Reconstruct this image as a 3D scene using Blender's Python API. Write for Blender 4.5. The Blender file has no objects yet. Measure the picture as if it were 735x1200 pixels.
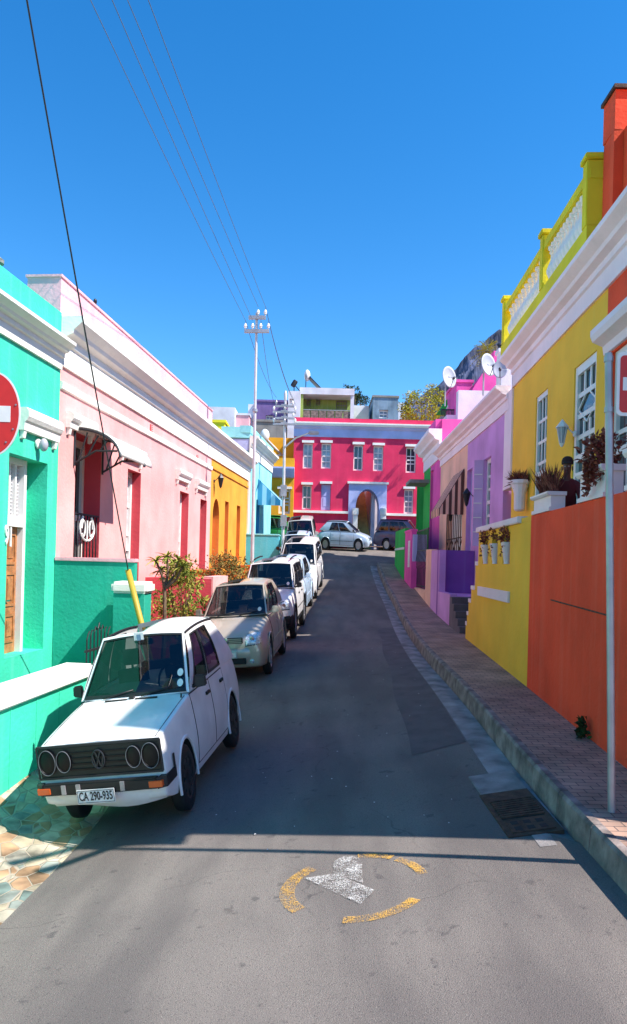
import bpy, bmesh, math, random
from mathutils import Vector, Matrix, noise
random.seed(7)
R = math.radians
K = 1.45                       # every height in this street reads 1.45 times its width
F, CX, HY, ROLL = 820.0, 367.5, 658.6, 0.026
cr, sr = math.cos(ROLL), math.sin(ROLL)
sc = bpy.context.scene
COL = sc.collection

def uv(x, y):
    dx, dy = x - CX, y - HY
    return (dx*cr + dy*sr)/F, (-dx*sr + dy*cr)/F
def P(x, y, Y):                # survey point at distance Y
    a, b = uv(x, y)
    return Vector((a*Y, Y, -b*Y))
class Frame:                   # a facade plane running down the street: X = X0 + k*Y
    def __init__(s, X0, k, nx): s.X0, s.k, s.nx = X0, k, nx
    def pt(s, Y, d, z): return Vector((s.X0 + s.k*Y + d*s.nx, Y - d*s.nx*s.k, z))
    def px(s, x, y, d=0):
        a, b = uv(x, y)
        Y = (s.X0 + d*s.nx)/(a - s.k)
        return Y, -b*Y
    def X(s, Y): return s.X0 + s.k*Y
class Cross:                   # a facade facing down the street: plane Y = Y0 ; s is X
    def __init__(s, Y0): s.Y0 = Y0
    def pt(s, X, d, z): return Vector((X, s.Y0 - d, z))
    def px(s, x, y, d=0):
        a, b = uv(x, y); Y = s.Y0 - d
        return a*Y, -b*Y
FL, WL = Frame(-6.83, .1, 1), Frame(-4.9, .1, 1)
FR, WR = Frame(4.52, .0494, -1), Frame(3.25, .0494, -1)
FR2, WR2 = Frame(5.1, .02, -1), Frame(3.85, .02, -1)

# ---------------------------------------------------------------- terrain heights
def lin(pts, v):
    if v <= pts[0][0]: return pts[0][1]
    for (a, b), (c, d) in zip(pts, pts[1:]):
        if v <= c: return b + (d-b)*(v-a)/(c-a)
    return pts[-1][1]
def sm(pts, v, w=1.4):
    return sum(lin(pts, v + w*k/4) for k in range(-4, 5))/9
ZLp = [(-20,-2.95),(3,-2.98),(6,-3.1),(8.9,-3.24),(11.3,-3.05),(16.6,-2.67),(22,-2.41),(25.7,-2.09),(29.4,-1.72),(38,-.08),(44,.8),(50,1.3),(80,4.5)]
PRp = [(-20,-2.3),(4,-2.32),(6.3,-2.3),(8,-2.28),(12.5,-2.13),(19.2,-1.97),(21.2,-1.93),(25.5,-1.65),(30,-1.13),(33,-.8),(38,.12),(44,.95),(50,1.4),(80,4.5)]
KXp = [(-20,2.5),(6.3,2.5),(12.5,2.69),(17,2.74),(27,3.2),(38,3.4),(50,3.5)]
KERB = .25
def kx(Y): return sm(KXp, Y)
def zpav(Y): return sm(PRp, Y)
def zroad(X, Y):
    zl, k = sm(ZLp, Y), kx(Y)
    zr = zpav(Y) - (KERB if Y < 37 else max(0.02, KERB - (Y-37)*.2))
    t = (X + 1.4)/(k + 1.4)
    t = max(-.42, min(1.0, t))
    return zl + (zr - zl)*t
def xapron(Y):                 # left edge of the tarmac
    return lin([(-20,-2.75),(6.2,-2.7),(9,-2.68),(11,-2.75),(13,-2.95),(20,-2.5),(34,-1.25),(60,0)], Y)
def zleft(X, Y):               # the strip between tarmac and left walls
    xa, xw = xapron(Y), WL.X(Y)
    t = min(1.3, max(0, (xa - X)/(xa - xw)))
    top = lin([(-20,-3.1),(9,-3.15),(13,-2.85),(20,-2.4),(30,-1.6),(40,.2)], Y)
    z0 = zroad(xa, Y)
    return z0 + (top - z0)*t**2.3
def gz(X, Y): return zroad(X, Y) if X > xapron(Y) else zleft(X, Y)

# ---------------------------------------------------------------- materials
MATS = {}
def mat(name, col, rough=.7, metal=0.0, spec=.5, var=.06, vscale=1.2, bump=.0, bscale=60, coat=0, streak=0, streakcol=None, emit=None, detail=4):
    if name in MATS: return MATS[name]
    m = bpy.data.materials.new(name); m.use_nodes = True
    nt = m.node_tree; N = nt.nodes; L = nt.links
    b = N['Principled BSDF']
    b.inputs['Roughness'].default_value = rough
    b.inputs['Metallic'].default_value = metal
    b.inputs['Specular IOR Level'].default_value = spec
    b.inputs['Coat Weight'].default_value = coat
    b.inputs['Coat Roughness'].default_value = .05
    tc = N.new('ShaderNodeTexCoord')
    if var or streak:
        n1 = N.new('ShaderNodeTexNoise'); n1.inputs['Scale'].default_value = vscale; n1.inputs['Detail'].default_value = detail
        L.new(tc.outputs['Object'], n1.inputs['Vector'])
        mr = N.new('ShaderNodeMapRange'); mr.inputs[1].default_value = .3; mr.inputs[2].default_value = .7
        mr.inputs[3].default_value = 1-var*1.6; mr.inputs[4].default_value = 1+var
        L.new(n1.outputs['Fac'], mr.inputs[0])
        mx = N.new('ShaderNodeMix'); mx.data_type = 'RGBA'; mx.blend_type = 'MULTIPLY'; mx.inputs[0].default_value = 1
        mx.inputs[6].default_value = (*col, 1)
        L.new(mr.outputs[0], mx.inputs[7])
        out = mx.outputs[2]
        if streak:
            mp = N.new('ShaderNodeMapping'); mp.inputs['Scale'].default_value = (4, 4, .12)
            L.new(tc.outputs['Object'], mp.inputs['Vector'])
            n2 = N.new('ShaderNodeTexNoise'); n2.inputs['Scale'].default_value = 1.3; n2.inputs['Detail'].default_value = 6
            L.new(mp.outputs[0], n2.inputs['Vector'])
            r2 = N.new('ShaderNodeMapRange'); r2.inputs[1].default_value = .52; r2.inputs[2].default_value = .78
            r2.inputs[3].default_value = 0; r2.inputs[4].default_value = streak
            L.new(n2.outputs['Fac'], r2.inputs[0])
            m2 = N.new('ShaderNodeMix'); m2.data_type = 'RGBA'
            L.new(r2.outputs[0], m2.inputs[0]); L.new(out, m2.inputs[6])
            m2.inputs[7].default_value = (*(streakcol or (.7,.6,.55)), 1)
            out = m2.outputs[2]
        L.new(out, b.inputs['Base Color'])
    else:
        b.inputs['Base Color'].default_value = (*col, 1)
    if bump:
        n3 = N.new('ShaderNodeTexNoise'); n3.inputs['Scale'].default_value = bscale; n3.inputs['Detail'].default_value = 5
        L.new(tc.outputs['Object'], n3.inputs['Vector'])
        bp = N.new('ShaderNodeBump'); bp.inputs['Strength'].default_value = bump; bp.inputs['Distance'].default_value = .02
        L.new(n3.outputs['Fac'], bp.inputs['Height']); L.new(bp.outputs[0], b.inputs['Normal'])
    MATS[name] = m
    return m
def plaster(name, col, streak=.12, sc_=None, var=.12):
    return mat(name, col, rough=.85, spec=.25, var=var, vscale=.9, bump=.45, bscale=14, streak=min(.6, streak*1.7+.05), streakcol=sc_ or tuple(min(1, c*.6+.28) for c in col))
def leafmat(name, c1, c2, scale=3.0):
    m = bpy.data.materials.new(name); m.use_nodes = True; MATS[name] = m
    N = m.node_tree.nodes; L = m.node_tree.links; b = N['Principled BSDF']
    b.inputs['Roughness'].default_value = .75; b.inputs['Specular IOR Level'].default_value = .25
    tc = N.new('ShaderNodeTexCoord'); n = N.new('ShaderNodeTexNoise'); n.inputs['Scale'].default_value = scale; n.inputs['Detail'].default_value = 3
    L.new(tc.outputs['Object'], n.inputs['Vector'])
    r = N.new('ShaderNodeValToRGB'); r.color_ramp.elements[0].position = .38; r.color_ramp.elements[1].position = .62
    r.color_ramp.elements[0].color = (*c1, 1); r.color_ramp.elements[1].color = (*c2, 1)
    L.new(n.outputs['Fac'], r.inputs[0]); L.new(r.outputs[0], b.inputs['Base Color'])
    return m

M = {}
M['turq'] = plaster('turquoise plaster', (.05,.60,.39), .10, (.25,.78,.62))
M['teal'] = plaster('teal plaster', (.02,.40,.27), .10, (.12,.55,.42))
M['pink'] = plaster('pink plaster', (.87,.40,.38), .16, (.86,.52,.50))
M['pinktop'] = plaster('pale pink parapet plaster', (.86,.46,.50), .2, (.88,.62,.62))
M['pinkshade'] = plaster('shaded pink plaster', (.62,.07,.09), .05)  # pink darkened to red, shade of jambs and camera-facing sides put in
M['white'] = plaster('white trim plaster', (.84,.80,.74), .12, (.6,.56,.5), var=.05)
M['whiteR'] = plaster('shade tinted white trim plaster', (.90,.74,.78), .10, (.7,.58,.6), var=.05)  # white with the pinkish cast of the shaded side put in
M['whitep'] = mat('white gloss paint', (.82,.79,.75), .45, var=.05)
M['orangeA'] = plaster('amber plaster', (.84,.34,.04), .10, (.85,.45,.12))
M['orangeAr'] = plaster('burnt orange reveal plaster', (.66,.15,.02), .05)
M['cyan'] = plaster('pale cyan plaster', (.28,.70,.76), .10, (.5,.8,.82))
M['cyand'] = plaster('sky blue plaster', (.10,.50,.62), .10, (.3,.6,.68))
M['ochre'] = plaster('ochre plaster', (.80,.38,.02), .10, (.8,.45,.1))
M['crim'] = plaster('crimson plaster', (.72,.035,.11), .08, (.75,.12,.18))
M['lilac'] = plaster('lilac trim plaster', (.42,.46,.74), .08)
M['purple'] = plaster('mauve plaster', (.60,.30,.62), .14, (.6,.35,.62))
M['violet'] = plaster('violet plaster', (.24,.08,.36), .10, (.3,.2,.5))
M['peach'] = plaster('peach plaster', (.90,.52,.38), .12, (.88,.6,.5))
M['magenta'] = plaster('magenta plaster', (.82,.10,.40), .10, (.75,.2,.45))
M['green'] = plaster('grass green plaster', (.04,.45,.08), .10, (.1,.5,.15))
M['yellow'] = plaster('yellow plaster', (.93,.53,.05), .10, (.76,.56,.12), var=.06)
M['ylime'] = plaster('lime yellow plaster', (.78,.66,.03), .06)
M['red'] = plaster('orange red plaster', (.98,.085,.032), .10, (.90,.28,.19), var=.1)
M['redfac'] = plaster('orange red facade plaster', (.90,.09,.03), .10, (.84,.2,.1))
M['concrete'] = plaster('grey cement plaster', (.28,.27,.25), .4, (.12,.12,.12), var=.2)
M['farpurp'] = plaster('far purple plaster', (.20,.13,.32), .1)
M['farwhite'] = plaster('far white plaster', (.68,.68,.74), .1)
M['fargreen'] = plaster('olive green plaster', (.27,.35,.09), .1)
M['bluegrey'] = plaster('blue grey plaster', (.20,.30,.40), .5, (.35,.45,.5), var=.25)
M['glass'] = mat('window glass', (.03,.045,.055), .06, var=0, spec=.9)
M['glasspale'] = mat('curtained glass', (.30,.36,.42), .12, var=.25, vscale=3, spec=.8)
M['lace'] = mat('white curtain', (.62,.6,.62), .6, var=.2, vscale=8)
M['wood'] = mat('varnished timber', (.42,.17,.06), .4, var=.25, vscale=7)
M['iron'] = mat('black wrought iron', (.03,.03,.035), .45, metal=.3, var=.1)
M['steel'] = mat('galvanised steel', (.42,.40,.42), .45, metal=.55, var=.15, vscale=3)
M['polew'] = mat('painted pole grey', (.60,.56,.56), .5, metal=.1, var=.12, vscale=2)
M['rust'] = mat('rusty iron', (.10,.055,.035), .8, metal=.3, var=.35, vscale=9, bump=.3)
M['black'] = mat('black rubber', (.012,.012,.013), .65, var=.15, vscale=5)
M['plastic'] = mat('black plastic trim', (.010,.010,.011), .5, var=.1)
M['dark'] = mat('dark interior', (.012,.012,.014), .8, var=0)
M['seat'] = mat('dark grey seat cloth', (.03,.032,.036), .9, var=.2, vscale=8)
M['chrome'] = mat('chrome', (.6,.6,.62), .18, metal=1, var=0)
M['alloy'] = mat('alloy wheel', (.45,.45,.47), .32, metal=.8, var=.08)
M['amber'] = mat('amber lens', (.75,.12,.02), .2, var=.1, coat=.5)
M['redlens'] = mat('red lens', (.45,.01,.01), .2, var=0, coat=.5)
M['wall_cap'] = mat('white coping', (.84,.79,.72), .8, var=.07, bump=.2, bscale=10)
M['wire'] = mat('cable sheath', (.03,.03,.035), .6, var=0)
M['wiregrey'] = mat('overhead wire', (.10,.12,.17), .6, var=0)
M['signred'] = mat('sign red', (.62,.02,.015), .45, var=.08, vscale=5)
M['signwhite'] = mat('sign white', (.80,.76,.72), .4, var=.06, vscale=5)
M['yelpaint'] = mat('yellow sleeve', (.50,.32,.03), .5, var=.12)
M['skin'] = mat('brown skin', (.17,.06,.045), .55, var=.05)
M['shirt'] = mat('maroon shirt', (.16,.02,.022), .9, var=.1)
M['cap'] = mat('dark cap', (.035,.012,.012), .85, var=.1)
M['trous'] = mat('dark trousers', (.02,.02,.03), .9, var=.1)
M['leafy'] = leafmat('yellow green leaves', (.10,.16,.02), (.38,.34,.06))
M['leafg'] = leafmat('green leaves', (.04,.10,.015), (.15,.22,.03))
M['leafr'] = leafmat('reddish leaves', (.10,.10,.02), (.32,.20,.06), 5)
M['leafm'] = leafmat('red reflection leaves', (.10,.018,.015), (.34,.10,.07), 9)  # red reflected off the wall put into the leaf colour
M['leafo'] = leafmat('olive tree leaves', (.20,.22,.015), (.56,.48,.04), .8)
M['leafd'] = leafmat('dark leaves', (.015,.03,.01), (.05,.08,.02))
M['agave'] = leafmat('agave leaves', (.06,.12,.03), (.18,.26,.08))
M['bark'] = mat('bark', (.20,.13,.08), .9, var=.3, vscale=10)
M['terra'] = mat('white glazed pot', (.86,.72,.76), .5, var=.08)
M['blueaw'] = mat('blue awning', (.05,.30,.50), .6, var=.05)
M['bluelt'] = mat('pale blue awning stripe', (.35,.62,.75), .6, var=.05)
M['brownaw'] = mat('brown awning stripe', (.09,.035,.03), .7, var=.05)
M['shut'] = plaster('pale mauve shutter', (.62,.42,.70), .08)
M['darkrim'] = mat('grubby steel rim', (.05,.05,.05), .6, metal=.4, var=.3, vscale=6)
M['palelav'] = mat('lavender door paint', (.45,.44,.72), .5, var=.05)
M['solar'] = mat('solar tank white', (.75,.75,.75), .4, var=.05)
M['dish'] = mat('satellite dish grey', (.36,.37,.42), .5, var=.06, vscale=5)

def asphalt():
    m = bpy.data.materials.new('asphalt'); m.use_nodes = True
    N = m.node_tree.nodes; L = m.node_tree.links; b = N['Principled BSDF']; b.inputs['Roughness'].default_value = .88
    b.inputs['Specular IOR Level'].default_value = .35
    tc = N.new('ShaderNodeTexCoord')
    def nz(s, d=4, r=.5):
        n = N.new('ShaderNodeTexNoise'); n.inputs['Scale'].default_value = s; n.inputs['Detail'].default_value = d; n.inputs['Roughness'].default_value = r
        L.new(tc.outputs['Object'], n.inputs['Vector']); return n.outputs['Fac']
    def mr(x, a, b_, c, d):
        r = N.new('ShaderNodeMapRange'); r.inputs[1].default_value = a; r.inputs[2].default_value = b_; r.inputs[3].default_value = c; r.inputs[4].default_value = d
        L.new(x, r.inputs[0]); return r.outputs[0]
    def mixc(f, a, b_, mode='MIX'):
        x = N.new('ShaderNodeMix'); x.data_type = 'RGBA'; x.blend_type = mode
        for s, v in ((0, f), (6, a), (7, b_)):
            if isinstance(v, (tuple, float, int)): x.inputs[s].default_value = v if s == 0 else (*v, 1)
            else: L.new(v, x.inputs[s])
        return x.outputs[2]
    base = mixc(mr(nz(.55), .35, .65, 0, 1), (.170,.142,.126), (.225,.188,.164))
    v = N.new('ShaderNodeTexVoronoi'); v.inputs['Scale'].default_value = 75; L.new(tc.outputs['Object'], v.inputs['Vector'])
    base = mixc(mr(v.outputs['Distance'], .0, .7, .55, 1.25), base, base, 'MIX')
    sp = mr(nz(130, 2), .60, .72, 0, .8)
    base = mixc(sp, base, (.36,.32,.28))
    dk = mr(nz(95, 2), .30, .42, .75, 0)
    base = mixc(dk, base, (.045,.04,.042))
    st = mr(nz(5.2, 3, .6), .63, .70, 0, .5)        # oil drips
    base = mixc(st, base, (.05,.045,.048))
    st2 = mr(nz(1.3, 5, .7), .60, .74, 0, .35)
    base = mixc(st2, base, (.20,.155,.125))
    mp = N.new('ShaderNodeMapping'); mp.inputs['Scale'].default_value = (1, .22, 1); L.new(tc.outputs['Object'], mp.inputs['Vector'])
    tr = N.new('ShaderNodeTexNoise'); tr.inputs['Scale'].default_value = 1.5; tr.inputs['Detail'].default_value = 4; L.new(mp.outputs[0], tr.inputs['Vector'])
    base = mixc(mr(tr.outputs['Fac'], .42, .62, 0, .45), base, (.085,.072,.070))     # worn wheel tracks
    wn = N.new('ShaderNodeTexNoise'); wn.inputs['Scale'].default_value = 1.1; wn.inputs['Detail'].default_value = 5; L.new(tc.outputs['Object'], wn.inputs['Vector'])
    wa = N.new('ShaderNodeVectorMath'); wa.operation = 'MULTIPLY_ADD'; wa.inputs[1].default_value = (.9,.9,.9); L.new(wn.outputs['Color'], wa.inputs[0]); L.new(tc.outputs['Object'], wa.inputs[2])
    vc = N.new('ShaderNodeTexVoronoi'); vc.feature = 'DISTANCE_TO_EDGE'; vc.inputs['Scale'].default_value = .33; L.new(wa.outputs[0], vc.inputs['Vector'])
    cf = mr(vc.outputs['Distance'], .0, .004, .4, 0); cm = N.new('ShaderNodeMath'); cm.operation = 'MULTIPLY'; L.new(cf, cm.inputs[0]); L.new(mr(nz(.8,2), .45, .6, 0, 1), cm.inputs[1])
    base = mixc(cm.outputs[0], base, (.03,.026,.026))
    L.new(base, b.inputs['Base Color'])
    bp = N.new('ShaderNodeBump'); bp.inputs['Strength'].default_value = .7; bp.inputs['Distance'].default_value = .012
    L.new(nz(110, 3), bp.inputs['Height']); L.new(bp.outputs[0], b.inputs['Normal'])
    return m
M['asphalt'] = asphalt()
M['newtar'] = mat('darker asphalt patch', (.118,.100,.096), .85, var=.15, vscale=3, bump=.5, bscale=90)
def pavers():
    m = bpy.data.materials.new('brick pavers'); m.use_nodes = True
    N = m.node_tree.nodes; L = m.node_tree.links; b = N['Principled BSDF']; b.inputs['Roughness'].default_value = .9
    tc = N.new('ShaderNodeTexCoord'); br = N.new('ShaderNodeTexBrick')
    br.inputs['Scale'].default_value = 1; br.inputs['Brick Width'].default_value = .22; br.inputs['Row Height'].default_value = .11
    br.inputs['Mortar Size'].default_value = .006
    br.inputs['Color1'].default_value = (.46,.28,.20,1); br.inputs['Color2'].default_value = (.33,.21,.16,1); br.inputs['Mortar'].default_value = (.10,.075,.07,1)
    L.new(tc.outputs['Object'], br.inputs['Vector'])
    n = N.new('ShaderNodeTexNoise'); n.inputs['Scale'].default_value = 1.6; n.inputs['Detail'].default_value = 6
    L.new(tc.outputs['Object'], n.inputs['Vector'])
    r = N.new('ShaderNodeMapRange'); r.inputs[1].default_value = .3; r.inputs[2].default_value = .7; r.inputs[3].default_value = .6; r.inputs[4].default_value = 1.25
    L.new(n.outputs['Fac'], r.inputs[0])
    x = N.new('ShaderNodeMix'); x.data_type = 'RGBA'; x.blend_type = 'MULTIPLY'; x.inputs[0].default_value = 1
    L.new(br.outputs['Color'], x.inputs[6]); L.new(r.outputs[0], x.inputs[7]); L.new(x.outputs[2], b.inputs['Base Color'])
    bp = N.new('ShaderNodeBump'); bp.inputs['Strength'].default_value = .5; bp.inputs['Distance'].default_value = .01
    L.new(br.outputs['Fac'], bp.inputs['Height']); bp.invert = True; L.new(bp.outputs[0], b.inputs['Normal'])
    return m
M['pavers'] = pavers()
def crazy():
    m = bpy.data.materials.new('crazy paving'); m.use_nodes = True
    N = m.node_tree.nodes; L = m.node_tree.links; b = N['Principled BSDF']; b.inputs['Roughness'].default_value = .8
    tc = N.new('ShaderNodeTexCoord')
    v = N.new('ShaderNodeTexVoronoi'); v.inputs['Scale'].default_value = 4.6
    mp = N.new('ShaderNodeMapping'); mp.inputs['Scale'].default_value = (1.3, .8, 0)
    L.new(tc.outputs['Object'], mp.inputs['Vector']); L.new(mp.outputs[0], v.inputs['Vector'])
    e = N.new('ShaderNodeTexVoronoi'); e.feature = 'DISTANCE_TO_EDGE'; e.inputs['Scale'].default_value = 4.6; L.new(mp.outputs[0], e.inputs['Vector'])
    s = N.new('ShaderNodeSeparateColor'); L.new(v.outputs['Color'], s.inputs[0])
    r = N.new('ShaderNodeValToRGB'); r.color_ramp.interpolation = 'CONSTANT'
    els = r.color_ramp.elements; els[0].position = 0; els[0].color = (.62,.50,.34,1); els[1].position = .2; els[1].color = (.52,.30,.16,1)
    for p, c in ((.38,(.66,.56,.42,1)),(.55,(.40,.42,.36,1)),(.68,(.62,.36,.20,1)),(.8,(.70,.62,.50,1)),(.92,(.25,.32,.28,1))):
        k = els.new(p); k.color = c
    L.new(s.outputs[0], r.inputs[0])
    n = N.new('ShaderNodeTexNoise'); n.inputs['Scale'].default_value = 3; n.inputs['Detail'].default_value = 6; L.new(tc.outputs['Object'], n.inputs['Vector'])
    q = N.new('ShaderNodeMapRange'); q.inputs[1].default_value = .3; q.inputs[2].default_value = .7; q.inputs[3].default_value = .22; q.inputs[4].default_value = 1.05
    L.new(n.outputs['Fac'], q.inputs[0])
    x = N.new('ShaderNodeMix'); x.data_type = 'RGBA'; x.blend_type = 'MULTIPLY'; x.inputs[0].default_value = 1; L.new(r.outputs[0], x.inputs[6]); L.new(q.outputs[0], x.inputs[7])
    g = N.new('ShaderNodeMapRange'); g.inputs[1].default_value = .02; g.inputs[2].default_value = .05; L.new(e.outputs['Distance'], g.inputs[0])
    y = N.new('ShaderNodeMix'); y.data_type = 'RGBA'; L.new(g.outputs[0], y.inputs[0]); y.inputs[6].default_value = (.40,.32,.24,1); L.new(x.outputs[2], y.inputs[7])
    L.new(y.outputs[2], b.inputs['Base Color'])
    bp = N.new('ShaderNodeBump'); bp.inputs['Strength'].default_value = .6; bp.inputs['Distance'].default_value = .02
    L.new(g.outputs[0], bp.inputs['Height']); L.new(bp.outputs[0], b.inputs['Normal'])
    return m
M['crazy'] = crazy()
M['kerbc'] = mat('kerb concrete', (.25,.20,.18), .85, var=.4, vscale=4, bump=.6, bscale=30, streak=.7, streakcol=(.09,.07,.06))
M['gutter'] = mat('gutter concrete', (.29,.26,.25), .85, var=.35, vscale=2.5, bump=.5, bscale=40)
M['earth'] = mat('dry hillside earth', (.20,.17,.11), .95, var=.3, vscale=.05)
M['stepc'] = mat('dark step slate', (.13,.10,.12), .75, var=.2, vscale=3)

def roadpaint(name, col, cover):
    m = bpy.data.materials.new(name); m.use_nodes = True
    N = m.node_tree.nodes; L = m.node_tree.links; b = N['Principled BSDF']; b.inputs['Roughness'].default_value = .8
    tc = N.new('ShaderNodeTexCoord')
    def nz(s, d):
        n = N.new('ShaderNodeTexNoise'); n.inputs['Scale'].default_value = s; n.inputs['Detail'].default_value = d; n.inputs['Roughness'].default_value = .7
        L.new(tc.outputs['Object'], n.inputs['Vector']); return n.outputs['Fac']
    a = N.new('ShaderNodeMath'); a.operation = 'ADD'; L.new(nz(110, 3), a.inputs[0]); hm = N.new('ShaderNodeMath'); hm.operation = 'MULTIPLY'; hm.inputs[1].default_value = .45; L.new(nz(7, 3), hm.inputs[0]); L.new(hm.outputs[0], a.inputs[1])
    r = N.new('ShaderNodeMapRange'); r.inputs[1].default_value = cover; r.inputs[2].default_value = cover + .10; L.new(a.outputs[0], r.inputs[0])
    t = N.new('ShaderNodeBsdfTransparent'); x = N.new('ShaderNodeMixShader')
    b.inputs['Base Color'].default_value = (*col, 1)
    L.new(r.outputs[0], x.inputs[0]); L.new(t.outputs[0], x.inputs[1]); L.new(b.outputs[0], x.inputs[2])
    L.new(x.outputs[0], N['Material Output'].inputs['Surface'])
    return m
M['paintw'] = roadpaint('worn white road paint', (.66,.61,.57), .725)
M['painty'] = roadpaint('worn yellow road paint', (.68,.36,.06), .72)

def carglass():
    m = bpy.data.materials.new('car glass'); m.use_nodes = True
    N = m.node_tree.nodes; L = m.node_tree.links
    g = N.new('ShaderNodeBsdfGlossy'); g.inputs['Roughness'].default_value = .02; g.inputs['Color'].default_value = (.75,.72,.75,1)
    t = N.new('ShaderNodeBsdfTransparent'); t.inputs['Color'].default_value = (.16,.19,.19,1)
    f = N.new('ShaderNodeFresnel'); f.inputs['IOR'].default_value = 1.55
    a = N.new('ShaderNodeMath'); a.operation = 'MULTIPLY_ADD'; a.inputs[1].default_value = 1.1; a.inputs[2].default_value = .02; L.new(f.outputs[0], a.inputs[0])
    x = N.new('ShaderNodeMixShader'); L.new(a.outputs[0], x.inputs[0]); L.new(t.outputs[0], x.inputs[1]); L.new(g.outputs[0], x.inputs[2])
    L.new(x.outputs[0], N['Material Output'].inputs['Surface'])
    return m
M['carglass'] = carglass()
M['lampglass'] = mat('headlamp lens', (.62,.68,.76), .15, metal=.2, var=.35, vscale=22, coat=1)
M['darklamp'] = mat('smoked headlamp', (.007,.007,.008), .35, spec=.25, var=.1, coat=0)
def carpaint(name, col, metal=0, rough=.35): return mat(name, col, rough, metal=metal, var=.05, vscale=2.5, coat=.6)
M['golfwhite'] = mat('aged white car paint', (.80,.77,.75), .38, var=.07, vscale=3, coat=.35)
M['champagne'] = carpaint('champagne car paint', (.52,.44,.35), .35)
M['carwhite'] = carpaint('white car paint', (.78,.77,.76))
M['carsilver'] = carpaint('pale silver car paint', (.52,.60,.70), .3)
M['carpale'] = carpaint('pale blue car paint', (.45,.58,.72))
M['cargreen'] = carpaint('green car paint', (.03,.33,.06))
M['carnavy'] = carpaint('dark indigo car paint', (.035,.03,.09))
M['vansilver'] = carpaint('grey beige van paint', (.55,.54,.50), .2)

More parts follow.
